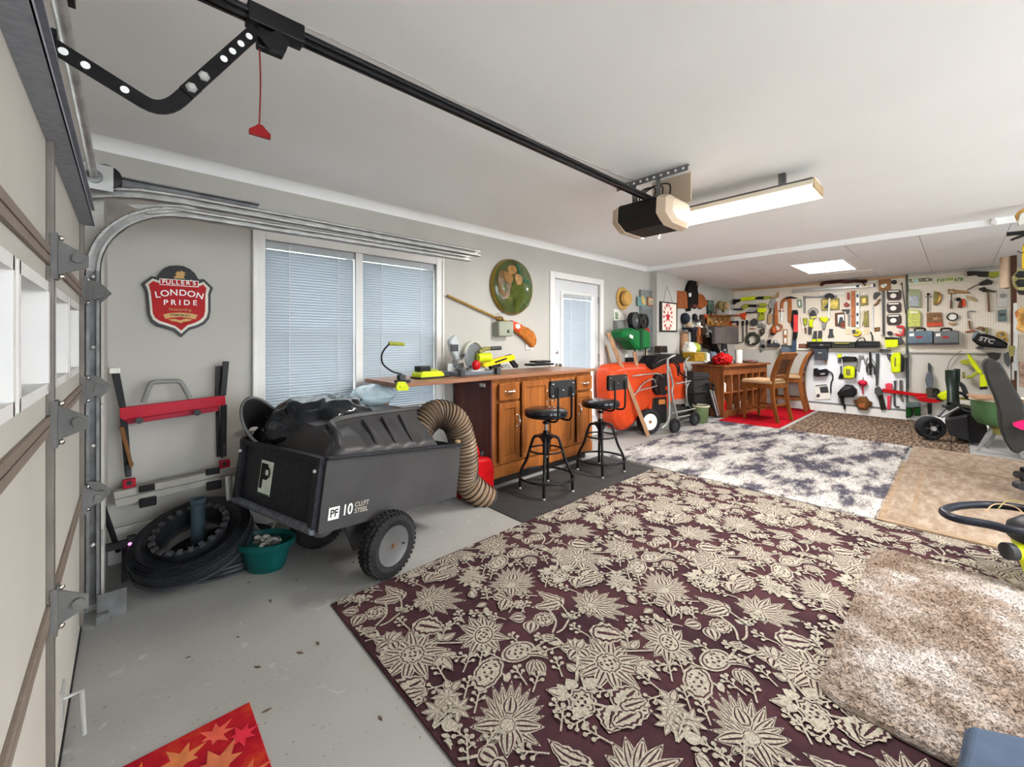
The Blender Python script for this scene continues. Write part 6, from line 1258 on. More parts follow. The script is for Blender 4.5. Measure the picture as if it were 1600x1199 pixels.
wt('garden_trowel', 'bright steel trowel blade with wooden grip hung on board', 'trowel', [(p_, 'blade', steel, [(660, 440), (690, 370), (740, 335), (765, 350), (755, 420), (720, 480), (680, 490)], .02, .04), (tu, 'neck', blk, [(700, 480), (690, 530), (670, 560)], .014, .05), (p_, 'grip', tan, [(655, 570), (715, 560), (712, 690), (680, 705), (655, 690)], .01, .05)], E_)
wt('long_rasp', 'tall brown wooden plank tool beside trowel', 'tool', [(p_, 'board', orgbrown, [(748, 400), (780, 380), (795, 690), (742, 720)], 0, .03), (tu, 'cord', blk, [(742, 480), (740, 720)], .008, .04)], E_)
wt('leather_holster', 'round tan leather holster hanging below wooden plank', 'holster', [(bl, 'pouch', copper, (735, 800), 72, .04, .55), (rg, 'strap', orgbrown, (800, 755), 55, .72, .02, .05), (p_, 'opening', blk, [(700, 830), (760, 845), (755, 870), (710, 870)], .09, .10)], E_)
wt('bow_saw', 'brown curved C shaped clamp saw on board', 'saw', [(p_, 'frame', orgbrown, [(830, 400), (850, 360), (880, 340), (940, 320), (945, 360), (880, 380), (868, 420), (865, 490), (832, 495)], 0, .03), (tu, 'screw', steel, [(845, 490), (848, 580), (840, 665)], .012, .02), (p_, 'handle', copper, [(805, 510), (880, 512), (880, 524), (805, 524)], .01, .04)], E_)
wt('pickaxe', 'wooden handled pick hammer with black head on board', 'pick', [(p_, 'handle', orgbrown, [(945, 310), (985, 308), (992, 560), (978, 690), (945, 680), (940, 500)], 0, .03), (p_, 'head', blk, [(870, 345), (930, 318), (990, 308), (1090, 335), (1040, 342), (985, 335), (910, 345)], .03, .05)], E_)
for k, (x, y, lab) in enumerate(((215, 660, 'left slim steel screwdriver above desk'), (290, 660, 'middle steel hook bar above desk'), (348, 650, 'right slim steel file above desk'))):
    wt('screwdriver', lab, 'screwdriver', [(p_, 'handle', blk, [(x-14, y), (x+12, y), (x+10, y+70), (x-12, y+70)], 0, .03), (tu, 'shaft', dgrey, [(x-2, y+65), (x-2, y+200)] if k != 1 else [(x, y+65), (x+2, y+250), (x-8, y+305), (x-70, y+312)], .009, .015)], E_)
wt('wheel_gauge', 'dark round dial gauge hanging above coiled strap', 'gauge', [(di, 'body', dgrey, (450, 685), 50, 0, .05), (p_, 'stem', dgrey, [(435, 635), (450, 620), (465, 635)], 0, .03), (p_, 'tag', copper, [(385, 765), (470, 770), (470, 782), (385, 778)], 0, .02)], E_)
wt('coiled_strap', 'dark olive coiled strap hanging in ring on board', 'strap', [(rg, 'coil', mat('olive_black', (54, 58, 48), .6), (432, 925), 92, .60, 0, .05), (p_, 'wrap', mat('olive_black', (54, 58, 48), .6), [(375, 830), (470, 820), (495, 850), (480, 870), (390, 870)], .05, .07), (bl, 'knob', paper, (405, 985), 14, .05)], E_)
wt('hand_vice', 'grey steel hand vice with hooks on board', 'vice', [(p_, 'jaw', grey, [(520, 700), (560, 690), (615, 730), (618, 780), (590, 760), (560, 730), (530, 760)], 0, .05), (p_, 'body', dgrey, [(540, 780), (600, 770), (605, 830), (560, 880), (540, 850)], 0, .05), (bl, 'screw', brass, (572, 815), 18, .05)], E_)
wt('pulley_block', 'small chrome and black pulley fitting under hand vice', 'pulley', [(p_, 'bracket', grey, [(555, 930), (600, 930), (608, 1060), (570, 1100), (540, 1070)], 0, .04), (di, 'wheel', blk, (585, 1025), 26, .04, .06), (tu, 'rod', dgrey, [(515, 1032), (620, 1025)], .008, .05)], E_)
wt('hand_plane', 'black and chrome bench plane on small board shelf', 'plane', [(p_, 'sole', dgrey, [(645, 990), (820, 985), (822, 1030), (650, 1040)], 0, .08), (p_, 'tote', blk, [(640, 940), (700, 925), (690, 990), (655, 1000)], .02, .05), (bl, 'lever_cap', steel, (765, 965), 30, .05)], E_)
wt('spirit_level', 'tan wood spirit level with two vials hung upright', 'level', [(p_, 'body', tan, [(872, 780), (932, 780), (928, 1000), (875, 1000)], 0, .03), (p_, 'vial', paper, [(885, 800), (920, 800), (918, 860), (886, 860)], .03, .034), (p_, 'vial', paper, [(884, 910), (918, 910), (916, 980), (886, 980)], .03, .034), (di, 'screw', copper, (902, 885), 14, .03, .036)], E_)
wt('chalk_line_tool', 'tall red and black multi tool hung near framed pictures', 'tool', [(p_, 'top_grip', blk, [(1000, 530), (1012, 505), (1070, 505), (1082, 540), (1080, 575), (1010, 575)], 0, .05), (p_, 'body', mat('coral_red', (220, 64, 66), .5), [(1022, 572), (1080, 572), (1078, 825), (1025, 822)], 0, .05), (p_, 'spine', blk, [(1000, 575), (1022, 572), (1025, 822), (985, 720)], 0, .04), (p_, 'head', blk, [(1015, 820), (1080, 820), (1070, 900), (1050, 940), (1012, 920)], 0, .06), (p_, 'blade', navy, [(1005, 920), (1058, 920), (1045, 1150), (985, 1145)], .0, .04)], E_)
wt('waste_bin', 'dark grey plastic bin behind the front chair', 'bin', [(p_, 'body', mat('bin_grey', (92, 100, 110), .6), [(880, 1015), (985, 1030), (1000, 1150), (870, 1145)], 0, .2), (p_, 'rim', dgrey, [(872, 1005), (990, 1018), (990, 1034), (876, 1020)], 0, .21)], E_)
wt('postcard', 'small green and white card on pegboard beside pick', 'card', [(p_, 'sheet', mat('card_green', (96, 128, 112), .6), [(1062, 358), (1128, 352), (1136, 465), (1080, 470)], 0, .006), (p_, 'print', paper, [(1085, 380), (1110, 376), (1114, 440), (1092, 444)], .006, .008)], E_)
wt('framing_square', 'large grey steel framing square along the top', 'square', [(p_, 'long_arm', grey, [(1155, 300), (1340, 310), (1640, 290), (1640, 330), (1340, 330), (1190, 335), (1155, 330)], 0, .008), (p_, 'short_arm', grey, [(1155, 320), (1192, 325), (1190, 550), (1158, 550)], .0, .008)], E_)
wt('paint_scraper', 'white edged scraper with lime grip on board', 'scraper', [(p_, 'blade', paper, [(1115, 600), (1135, 595), (1170, 775), (1150, 790)], 0, .02), (p_, 'grip', dlime, [(1160, 620), (1215, 620), (1212, 700), (1190, 730), (1165, 700)], 0, .05), (p_, 'tang', leather, [(1175, 755), (1200, 755), (1200, 845), (1180, 845)], 0, .02)], E_)
wt('headlamp', 'black strapped lime headlamp hanging on board', 'lamp', [(rg, 'strap', grey, (1300, 530), 60, .82, 0, .02), (p_, 'body', dgrey, [(1255, 560), (1285, 500), (1330, 510), (1350, 590), (1260, 600)], .01, .06), (p_, 'lens', mat('lens_yellow', (206, 200, 110), .3), [(1262, 600), (1350, 590), (1345, 620), (1275, 630)], .0, .06), (p_, 'battery_pack', lime, [(1245, 640), (1310, 640), (1290, 700), (1300, 760), (1250, 745)], 0, .06), (p_, 'grip', dgrey, [(1235, 750), (1280, 750), (1275, 850), (1235, 845)], 0, .05)], E_)
wt('work_gloves', 'pair of black and lime gloves clipped to board', 'gloves', [(p_, 'cuff', lime, [(1288, 925), (1345, 920), (1350, 990), (1290, 992)], 0, .05), (p_, 'hand', dgrey, [(1290, 925), (1315, 810), (1350, 805), (1350, 925)], 0, .05), (p_, 'cuff', lime, [(1368, 920), (1422, 918), (1425, 990), (1370, 990)], 0, .05), (p_, 'hand', dgrey, [(1370, 920), (1380, 805), (1420, 800), (1432, 830), (1424, 918)], 0, .05)], E_)
wt('photo_board', 'white framed collage of small photos on board', 'picture', [(p_, 'frame', paper, [(1068, 975), (1252, 975), (1250, 1085), (1060, 1080)], 0, .02), (p_, 'collage', mat('collage', (120, 84, 66), .6, var=.5, scale=60), [(1090, 990), (1235, 988), (1232, 1060), (1085, 1058)], .02, .023)], E_)
# --- upper middle board (second crop)
br1 = T('driftwood_branch', 'dark twisted branch resting along the board top', 'branch', P(1318, 440, X=9.2)); MB().tube(catmull([P(1280+x/9.225, 420+y/9.225, X=9.19) for x, y in ((20, 245), (80, 205), (200, 195), (290, 185), (400, 190), (520, 178), (600, 182), (690, 180))], 5), [.02+.012*abs(math.sin(i*1.3)) for i in range(36)], 8).build('branch', mat('bark', (70, 40, 32), .8, var=.3), br1, True)
MB().tube([P(1348, 442, X=9.19), P(1352, 446, X=9.17)], .01, 6).build('twig', mat('bark', (70, 40, 32)), br1)
wt('long_level', 'long pale steel level spanning the board top', 'level', [(p_, 'body', lgrey, [(-380, 330), (-370, 305), (0, 280), (560, 245), (790, 222), (795, 262), (560, 282), (0, 320), (-375, 350)], .0, .04), (p_, 'vial', mat('vial_amber', (190, 170, 96), .3), [(610, 246), (745, 234), (745, 256), (612, 268)], .04, .043), (p_, 'end_cap', blk, [(782, 218), (804, 216), (806, 262), (786, 264)], 0, .045), (p_, 'vial', dgrey, [(535, 240), (585, 236), (585, 270), (538, 274)], .04, .044)], G_)
wt('steel_ruler', 'short white steel ruler under the long level', 'ruler', [(p_, 'rule', paper, [(0, 345), (350, 340), (352, 385), (0, 395)], 0, .006), (p_, 'scale', grey, [(0, 380), (350, 372), (350, 376), (0, 384)], .006, .007)], G_)
wt('framed_print', 'olive framed yellow and dark landscape print on board', 'picture', [(p_, 'frame', olive, [(35, 440), (290, 428), (295, 590), (38, 605)], 0, .025), (p_, 'print', mat('landscape', (196, 176, 92), .6, var=.5, scale=16), [(52, 455), (275, 446), (278, 574), (55, 588)], .025, .028), (p_, 'dark_hill', dgrey, [(60, 575), (120, 510), (145, 500), (145, 580)], .028, .03)], G_)
wt('plunger', 'black plunger with white handle hung over framed print', 'plunger', [(p_, 'cup', blk, [(95, 400), (130, 368), (170, 358), (210, 370), (230, 405), (215, 425), (110, 425)], .03, .14), (tu, 'handle', paper, [(162, 425), (155, 560), (148, 720)], .013, .08)], G_)
wt('green_sprayer', 'small lime and grey spray gun at board centre', 'sprayer', [(p_, 'head', lime, [(5, 700), (140, 698), (138, 740), (100, 780), (50, 760)], 0, .06), (p_, 'grip', grey, [(50, 775), (110, 780), (90, 870), (50, 870)], 0, .05)], G_)
wt('portrait_frame', 'dark framed portrait sketch of a person in brown', 'picture', [(p_, 'frame', dwood, [(230, 640), (365, 630), (378, 820), (235, 825)], 0, .03), (p_, 'mat_board', paper, [(268, 668), (360, 660), (368, 800), (275, 805)], .03, .033), (p_, 'portrait', dgrey, [(272, 812), (290, 760), (300, 700), (340, 695), (352, 740), (375, 775), (378, 830), (320, 845)], .033, .038), (p_, 'jacket', mat('rust_brown', (126, 62, 44), .6), [(310, 800), (350, 770), (378, 780), (380, 845), (320, 850)], .038, .042)], G_)
wt('spring_clamp', 'dark triangular clamp hanging above the portrait', 'clamp', [(p_, 'body', dgrey, [(325, 590), (440, 585), (438, 630), (400, 660), (385, 610), (335, 615)], 0, .03), (p_, 'blade', grey, [(415, 660), (445, 650), (440, 830), (418, 830)], 0, .015)], G_)
wt('red_jack_handle', 'small red nozzle hung beside wooden plank', 'nozzle', [(p_, 'nozzle', mat('brick_red', (150, 60, 54), .5), [(412, 345), (430, 340), (442, 380), (440, 445), (408, 450), (404, 385)], 0, .04), (p_, 'valve', mat('brick_red', (150, 60, 54), .5), [(355, 520), (395, 480), (440, 515), (425, 545), (375, 550)], 0, .04)], G_)
wt('brown_plank', 'tall reddish wood plank hung on pegboard centre', 'plank', [(p_, 'plank', mat('pine_red', (170, 104, 66), .6, var=.15), [(462, 325), (520, 318), (525, 830), (465, 835)], 0, .025), (di, 'knot', dwood, (492, 375), 9, .025, .027), (di, 'knot', dwood, (485, 690), 9, .025, .027)], G_)
wt('white_level', 'white ruler level with blue numbers hung upright', 'level', [(p_, 'body', paper, [(530, 345), (585, 348), (588, 850), (530, 845)], 0, .03)]+[(p_, 'mark', navy, [(540, y), (572, y), (572, y+45), (540, y+45)], .03, .033) for y in (370, 490, 640, 760)], G_)
wt('brass_lock_set', 'olive brass hardware packet on pegboard centre', 'packet', [(p_, 'card', olive, [(598, 400), (705, 390), (705, 520), (600, 535)], 0, .03), (p_, 'hardware', brass, [(620, 430), (680, 425), (680, 500), (625, 505)], .03, .05)], G_)
wt('snip_loop', 'white looped snips above the brass packet', 'snips', [(tu, 'loop', paper, [(600, 365), (650, 340), (700, 345), (695, 365), (640, 375), (605, 370)], .010, .02), (di, 'pivot', lgrey, (650, 358), 8, .02, .035)], G_)
wt('gaiter_leg', 'cream and olive sock shaped sleeve on pegboard', 'sleeve', [(p_, 'left_half', mat('bone', (196, 186, 166), .7), [(600, 640), (650, 600), (660, 660), (640, 760), (615, 830), (612, 720)], 0, .03), (p_, 'right_half', olive, [(650, 640), (710, 600), (712, 830), (650, 835), (640, 770)], 0, .04)], G_)
wt('hole_saw', 'black handled jab saw with grey handle on board', 'saw', [(p_, 'handle', dgrey, [(780, 400), (800, 345), (860, 335), (888, 360), (850, 395), (815, 440), (785, 445)], 0, .03)], G_)
wt('drawknife', 'dark curved handle tool beneath the jab saw', 'tool', [(p_, 'handle', leather, [(780, 525), (820, 500), (850, 450), (880, 430), (882, 455), (850, 510), (800, 538)], 0, .03), (tu, 'rod', steel, [(775, 535), (772, 740), (775, 880)], .006, .02)], G_)
wt('cardboard_target', 'brown square plaque with white and blue emblem', 'plaque', [(p_, 'board', mat('cardboard', (138, 98, 62), .7), [(858, 165), (1030, 148), (1030, 310), (865, 325)], 0, .025), (p_, 'emblem', paper, [(890, 240), (960, 218), (985, 235), (940, 275), (900, 278)], .025, .028), (p_, 'emblem_stripe', mat('sky', (90, 150, 180), .5), [(915, 245), (955, 235), (940, 258)], .028, .03)], G_)
wt('black_puck', 'small black oval disc right of the square plaque', 'disc', [(di, 'disc', blk, (1080, 195), 30, 0, .03), (di, 'hub', dgrey, (1080, 195), 12, .03, .04)], G_)
wt('pry_bar', 'long black bar hanging beneath square plaque', 'bar', [(p_, 'bar', mat('gunmetal', (66, 66, 66), .4, .4), [(905, 325), (942, 325), (945, 965), (915, 965)], 0, .03), (bl, 'tip', lgrey, (910, 955), 16, .03)], G_)
for k, y in enumerate((380, 560, 735)):
    wt('saw_blade_pack', ('topmost', 'middle', 'lowest')[k]+' black saw blade pack of the three with round white label', 'blade pack', [(p_, 'card', mat('pack_black', (58, 48, 46), .5), [(975, y-45), (1000, y-75), (1160, y-78), (1182, y-50), (1182, y+50), (1150, y+75), (1000, y+78), (978, y+50)], 0, .02), (p_, 'hang_slot', paper, [(1000, y-62), (1150, y-66), (1150, y-46), (1000, y-42)], .02, .023), (di, 'round_label', paper, (1070, y+12), 34, .02, .025)], G_)
wt('thin_rod', 'thin tall steel rod beside the blade packs', 'rod', [(tu, 'rod', dgrey, [(1190, 200), (1215, 400), (1248, 650)], .006, .02), (bl, 'end', dgrey, (1185, 225), 12, .02)], G_)
wt('red_clamp', 'red C shaped frame clamp under the blade packs', 'clamp', [(p_, 'frame', mat('faded_red', (186, 48, 52), .5), [(1115, 820), (1210, 820), (1236, 850), (1225, 960), (1180, 978), (1095, 955), (1100, 930), (1180, 945), (1200, 920), (1205, 860), (1190, 848), (1120, 850)], 0, .04), (bl, 'pad', steel, (1162, 905), 12, .03)], G_)
wt('black_brush', 'small dark scrub brush left of red clamp', 'brush', [(bl, 'bristles', dgrey, (1020, 930), 30, .03), (p_, 'back', blk, [(990, 915), (1050, 915), (1050, 928), (990, 928)], .05, .07)], G_)
wt('lime_work_light', 'bright lime rectangular work light with black side', 'work light', [(p_, 'body', lime, [(955, 1025), (1140, 1022), (1145, 1120), (1080, 1135), (965, 1135)], 0, .09), (p_, 'top', blk, [(950, 985), (1135, 990), (1140, 1025), (955, 1030)], 0, .08), (p_, 'lens_ring', dgrey, [(1140, 1000), (1175, 985), (1220, 1060), (1190, 1095), (1140, 1090)], 0, .07)], G_)
wt('tape_measure', 'yellow and black tape measure on pegboard', 'tape measure', [(di, 'body', yellow, (545, 925), 48, 0, .05), (p_, 'side', dgrey, [(480, 885), (530, 880), (530, 940), (485, 940)], .0, .055), (p_, 'sticker', olive, [(520, 900), (580, 905), (578, 945), (525, 945)], .05, .053)], G_)
wt('brown_label', 'small dark brown tag with gold mark on board', 'tag', [(p_, 'tag', dwood, [(795, 850), (875, 842), (875, 900), (798, 908)], 0, .01), (p_, 'mark', brass, [(825, 868), (855, 866), (852, 888), (828, 888)], .01, .013)], G_)
wt('faint_stencil', 'pale tan paper card under the portrait frame', 'card', [(p_, 'sheet', mat('pale_tan', (206, 188, 156), .8), [(380, 870), (445, 868), (445, 945), (382, 948)], 0, .004)], G_)
wt('pale_card', 'pale tan square card right of tape measure', 'card', [(p_, 'sheet', mat('pale_tan', (206, 188, 156), .8), [(640, 875), (715, 870), (715, 945), (642, 950)], 0, .004)], G_)
wt('black_trowel', 'small black spade shaped scraper below lime sprayer', 'scraper', [(p_, 'blade', dgrey, [(145, 870), (200, 868), (200, 930), (218, 985), (125, 990), (148, 930)], 0, .03)], G_)
# --- ledge of black organisers
wt('left_tray_organizer', 'left black tray organiser under lime gloves', 'organiser', [(p_, 'tray', blk, [(100, 112), (405, 112), (408, 190), (140, 192)], 0, .14), (p_, 'front_lip', dgrey, [(150, 150), (400, 150), (400, 162), (150, 162)], .14, .15), (p_, 'tool', lgrey, [(270, 148), (310, 148), (310, 160), (270, 160)], .15, .16)], K_)
wt('middle_tray_organizer', 'middle dark green tray organiser full of small tools', 'organiser', [(p_, 'tray', mat('tray_green_black', (40, 46, 36), .5, var=.5, scale=40), [(415, 115), (705, 115), (705, 192), (418, 190)], 0, .14), (p_, 'front_lip', dgrey, [(430, 168), (700, 168), (700, 178), (430, 178)], .14, .15), (p_, 'tool', olive, [(460, 125), (640, 125), (640, 140), (460, 142)], .14, .17)], K_)
wt('right_tray_organizer', 'right black tray organiser with wire loop on top', 'organiser', [(p_, 'tray', blk, [(712, 105), (1000, 108), (1008, 190), (715, 192)], 0, .14), (p_, 'front_lip', dgrey, [(750, 140), (990, 140), (990, 150), (750, 150)], .14, .15), (tu, 'wire', blk, [(715, 108), (750, 75), (800, 65), (825, 105)], .008, .06), (tu, 'wire', blk, [(885, -10), (905, 40), (908, 105)], .009, .05)], K_)
# --- lower white board
wt('power_tool_case', 'black tool case hanging under left organiser', 'case', [(p_, 'case', mat('case_slate', (58, 62, 70), .5), [(190, 200), (358, 200), (352, 335), (200, 340)], 0, .12), (p_, 'latch', lgrey, [(245, 245), (290, 245), (290, 258), (245, 258)], .12, .13), (p_, 'label', orgbrown, [(245, 310), (265, 310), (265, 320), (245, 320)], .12, .125), (p_, 'wooden_knob', tan, [(318, 340), (342, 345), (338, 390), (322, 385)], 0, .04)], K_)
wt('heat_gun', 'black corded heat gun hanging over white notice', 'heat gun', [(p_, 'body', blk, [(180, 450), (215, 440), (245, 465), (330, 450), (372, 480), (350, 540), (230, 548), (185, 535)], 0, .09), (tu, 'cord', blk, [(365, 482), (405, 510), (415, 570), (392, 640), (390, 755)], .010, .03), (p_, 'label', lgrey, [(268, 505), (325, 498), (325, 520), (270, 525)], .09, .094)], K_)
wt('instruction_sheet', 'white printed instruction bag pinned low on white board', 'sheet', [(p_, 'sheet', paper, [(175, 650), (350, 635), (385, 830), (195, 840)], 0, .006), (p_, 'printed_block', dgrey, [(245, 680), (345, 670), (360, 750), (260, 755)], .006, .008), (p_, 'printed_line', grey, [(190, 655), (335, 642), (340, 665), (195, 675)], .006, .008), (p_, 'printed_foot', dgrey, [(210, 770), (245, 765), (250, 805), (205, 810)], .006, .008)], K_)
wt('lime_mini_torch', 'small lime and black pocket torch on white board', 'torch', [(p_, 'head', lime, [(470, 270), (520, 262), (522, 310), (480, 315)], 0, .05), (p_, 'body', dgrey, [(480, 315), (518, 312), (515, 370), (475, 372)], 0, .04)], K_)
wt('rolled_tool_bag', 'black rolled tool bag above lime sander', 'bag', [(p_, 'roll', blk, [(530, 305), (560, 295), (700, 300), (724, 330), (710, 352), (545, 362)], 0, .1, .02), (p_, 'flap', mat('grey_cloth', (128, 126, 128), .8), [(540, 362), (722, 352), (715, 420), (545, 420)], 0, .05)], K_)
wt('lime_sander', 'boxy lime sander with black window on white board', 'sander', [(p_, 'body', lime, [(548, 470), (565, 425), (610, 412), (680, 422), (708, 460), (702, 560), (640, 575), (560, 565)], 0, .12, .02), (p_, 'window', olive, [(590, 450), (645, 452), (645, 530), (592, 528)], .12, .125), (p_, 'bumper', blk, [(688, 440), (712, 460), (704, 560), (690, 565)], 0, .11)], K_)
wt('putty_knife', 'black spatula with blue handle left of lime sander', 'spatula', [(p_, 'handle', navy, [(505, 420), (525, 412), (525, 510), (508, 512)], 0, .03), (p_, 'blade', blk, [(500, 512), (528, 510), (555, 560), (550, 575), (480, 575), (485, 555)], 0, .02)], K_)
wt('backpack_blower_bag', 'black bag shaped cover hanging low on white board', 'bag', [(p_, 'body', blk, [(480, 750), (520, 700), (580, 645), (660, 655), (718, 710), (720, 760), (680, 800), (560, 800), (500, 810)], 0, .14, .03), (p_, 'panel', dgrey, [(570, 660), (650, 665), (670, 690), (560, 720), (530, 740)], .14, .15), (p_, 'strap', blk, [(510, 800), (550, 790), (560, 890), (580, 920), (572, 955), (555, 950), (550, 905), (515, 860)], .0, .06)], K_)
wt('red_funnel', 'small red funnel with stem on white board', 'funnel', [(bl, 'bowl', mat('funnel_red', (190, 36, 60), .4), (788, 628), 38, .04, 1.25), (p_, 'stem', mat('funnel_red', (190, 36, 60), .4), [(778, 660), (800, 660), (795, 770), (782, 765)], 0, .04), (tu, 'hook', dgrey, [(792, 600), (793, 560)], .006, .03)], K_)
wt('tool_belt', 'brown leather tool belt pouch hung at board bottom', 'tool belt', [(p_, 'pouch', leather, [(720, 830), (745, 795), (830, 795), (862, 840), (870, 930), (850, 960), (760, 955), (715, 920)], 0, .1, .02), (p_, 'belt', mat('dark_leather', (84, 54, 26), .5), [(680, 840), (720, 836), (870, 850), (905, 870), (900, 915), (690, 885)], .0, .06), (p_, 'pocket', orgbrown, [(745, 880), (830, 880), (825, 930), (755, 928)], .1, .115)], K_)
wt('bent_pipe', 'grey angled bracket hanging right of sander', 'bracket', [(p_, 'arm', grey, [(735, 285), (800, 285), (798, 318), (765, 322), (740, 480), (718, 470)], 0, .03)], K_)
wt('bunch_of_cables', 'bundle of black cable and hooks with clip', 'cable', [(tu, 'stem', blk, [(880, 245), (884, 330), (884, 530)], .016, .04), (tu, 'loop', dgrey, [(870, 380), (840, 430), (845, 500)], .014, .03), (tu, 'loop', dgrey, [(895, 380), (930, 440), (935, 520)], .014, .03), (tu, 'wire', grey, [(800, 310), (820, 400), (840, 320), (900, 330), (940, 390), (940, 460)], .007, .02)], K_)
wt('string_trimmer_guard', 'long dark grey pole with black guard hanging right', 'trimmer', [(p_, 'pole', dgrey, [(950, 262), (992, 262), (988, 440), (975, 660), (950, 665)], 0, .04), (p_, 'housing', mat('charcoal', (74, 74, 76), .5), [(940, 690), (990, 670), (1030, 720), (1035, 770), (990, 790), (940, 750)], 0, .09), (p_, 'lower_bar', mat('dark_umber', (40, 34, 30), .6), [(975, 785), (1035, 765), (1080, 955), (1015, 965)], 0, .05)], K_)
wt('red_level_tool', 'pinkish red long tool hanging low near divider post', 'tool', [(p_, 'upper', mat('rose_red', (218, 62, 84), .5), [(1072, 640), (1110, 628), (1152, 640), (1155, 740), (1075, 745)], 0, .05), (p_, 'lower', mat('rose_red', (218, 62, 84), .5), [(1090, 790), (1140, 790), (1130, 880), (1125, 955), (1090, 955), (1095, 870)], 0, .04)], K_)
wt('steel_hook_bar', 'thin grey L shaped hook bar near post', 'bar', [(p_, 'handle', dgrey, [(1172, 600), (1208, 598), (1200, 670), (1180, 672)], 0, .03), (tu, 'rod', dgrey, [(1190, 670), (1182, 800), (1185, 900), (1205, 925), (1245, 925)], .012, .02)], K_)
wt('wood_chisel', 'slim grey brown chisel hanging beside hook bar', 'chisel', [(p_, 'handle', mat('taupe', (92, 84, 78), .5), [(1242, 595), (1280, 592), (1285, 800), (1245, 800)], 0, .03), (p_, 'blade', mat('taupe2', (120, 112, 104), .5), [(1250, 800), (1285, 800), (1300, 850), (1280, 870), (1258, 840)], 0, .015)], K_)
wt('lime_nailer', 'large lime cordless nailer hung by divider post', 'nailer', [(p_, 'body', lime, [(1140, 300), (1180, 250), (1260, 245), (1270, 300), (1265, 490), (1210, 500), (1150, 490)], 0, .12, .015), (p_, 'black_side', blk, [(1265, 270), (1310, 300), (1308, 480), (1265, 495)], 0, .1), (p_, 'nose', dgrey, [(1080, 260), (1140, 270), (1145, 340), (1110, 340)], 0, .08), (p_, 'magazine', mat('pod', (100, 100, 84), .5), [(1290, 265), (1350, 262), (1355, 310), (1300, 318)], .0, .1), (p_, 'stripe', olive, [(1190, 310), (1210, 310), (1208, 420), (1188, 420)], .12, .125)], K_)
wt('bottle_brush', 'dark oval brush block above the lime nailer', 'brush', [(p_, 'block', dgrey, [(1000, 205), (1100, 205), (1112, 225), (1090, 242), (1010, 240)], 0, .06), (p_, 'handle', blk, [(1110, 218), (1135, 215), (1135, 228), (1110, 232)], 0, .03)], K_)
wt('post_hook', 'thin steel rods hooked on the divider post', 'hook', [(tu, 'rod', dgrey, [(1335, 200), (1340, 420), (1338, 690)], .006, .05), (tu, 'rod', dgrey, [(1352, 210), (1356, 440), (1358, 680), (1345, 695)], .006, .05)], K_)
jg = wt('green_jugs', 'carrier of green plastic bottles below the red bar', 'bottles', [(p_, 'bottle', mat('bottle_green', (20, 64, 24), .25, var=.3), [(1335, 950), (1370, 920), (1410, 950), (1412, 1030), (1380, 1050), (1335, 1045)], .03, .14, .02), (p_, 'bottle', mat('bottle_green', (20, 64, 24), .25, var=.3), [(1435, 940), (1475, 915), (1512, 940), (1510, 1025), (1440, 1030)], .03, .14, .02), (p_, 'carrier', mat('smoky_plastic', (84, 96, 96), .3), [(1330, 880), (1370, 862), (1500, 868), (1512, 915), (1400, 930), (1332, 925)], .0, .15, .01)], K_)
# --- right board
wt('number_plate', 'left cream number plate at top of right board', 'number plate', [(p_, 'plate', mat('plate_cream', (206, 206, 176), .5), [(66, 246), (360, 232), (362, 322), (68, 348)], 0, .008), (p_, 'emblem', mat('plate_aqua', (176, 206, 196), .5), [(128, 262), (180, 256), (182, 318), (130, 326)], .008, .01)], R2)
wt('number_plate', 'right cream and green number plate at top of right board', 'number plate', [(p_, 'plate', mat('plate_cream', (206, 206, 176), .5), [(390, 245), (720, 225), (722, 305), (392, 335)], 0, .008), (p_, 'band', mat('plate_green', (150, 166, 96), .5), [(505, 262), (600, 255), (600, 288), (506, 296)], .008, .01)], R2)
npl = [o for o in bpy.data.objects if o.name.startswith('number_plate') and o.type == 'EMPTY']
for chh, x, y, pi in [(c_, x, 298-k*4, 0) for k, (c_, x) in enumerate(zip('TL', (86, 112)))]+[(c_, x, 288-k*2, 0) for k, (c_, x) in enumerate(zip('SEEC36', (200, 228, 255, 280, 308, 336)))]+[(c_, x, 292-k*4, 1) for k, (c_, x) in enumerate(zip('FH478', (420, 470, 620, 655, 692)))]:
    txt(chh, .075, dgrey if pi == 0 else mat('plate_ink', (84, 110, 66), .5), npl[pi], P(1410+x/7.495, 400+y/7.495, X=9.235)+Vector((-.0105, 0, 0)), (0, -1, 0), (0, 0, 1), ext=.0006, wid=.8, bold=.002)
wt('hardware_clamshell', 'upper clear packet of silver parts on right board', 'packet', [(p_, 'card', mat('clam_green', (150, 158, 122), .4), [(66, 440), (80, 395), (190, 395), (215, 440), (212, 605), (70, 600)], 0, .05), (p_, 'parts', mat('silver_bits', (150, 154, 160), .3, .4, var=.6, scale=50), [(76, 470), (195, 465), (195, 595), (78, 590)], .05, .06)], R2)
wt('hardware_packet', 'lower lime yellow packet of small parts on right board', 'packet', [(p_, 'card', mat('pack_lime', (176, 182, 96), .5, var=.3, scale=40), [(64, 640), (90, 628), (195, 640), (218, 680), (215, 830), (68, 835)], 0, .05), (p_, 'label', paper, [(90, 650), (180, 655), (180, 672), (90, 668)], .05, .053)], R2)
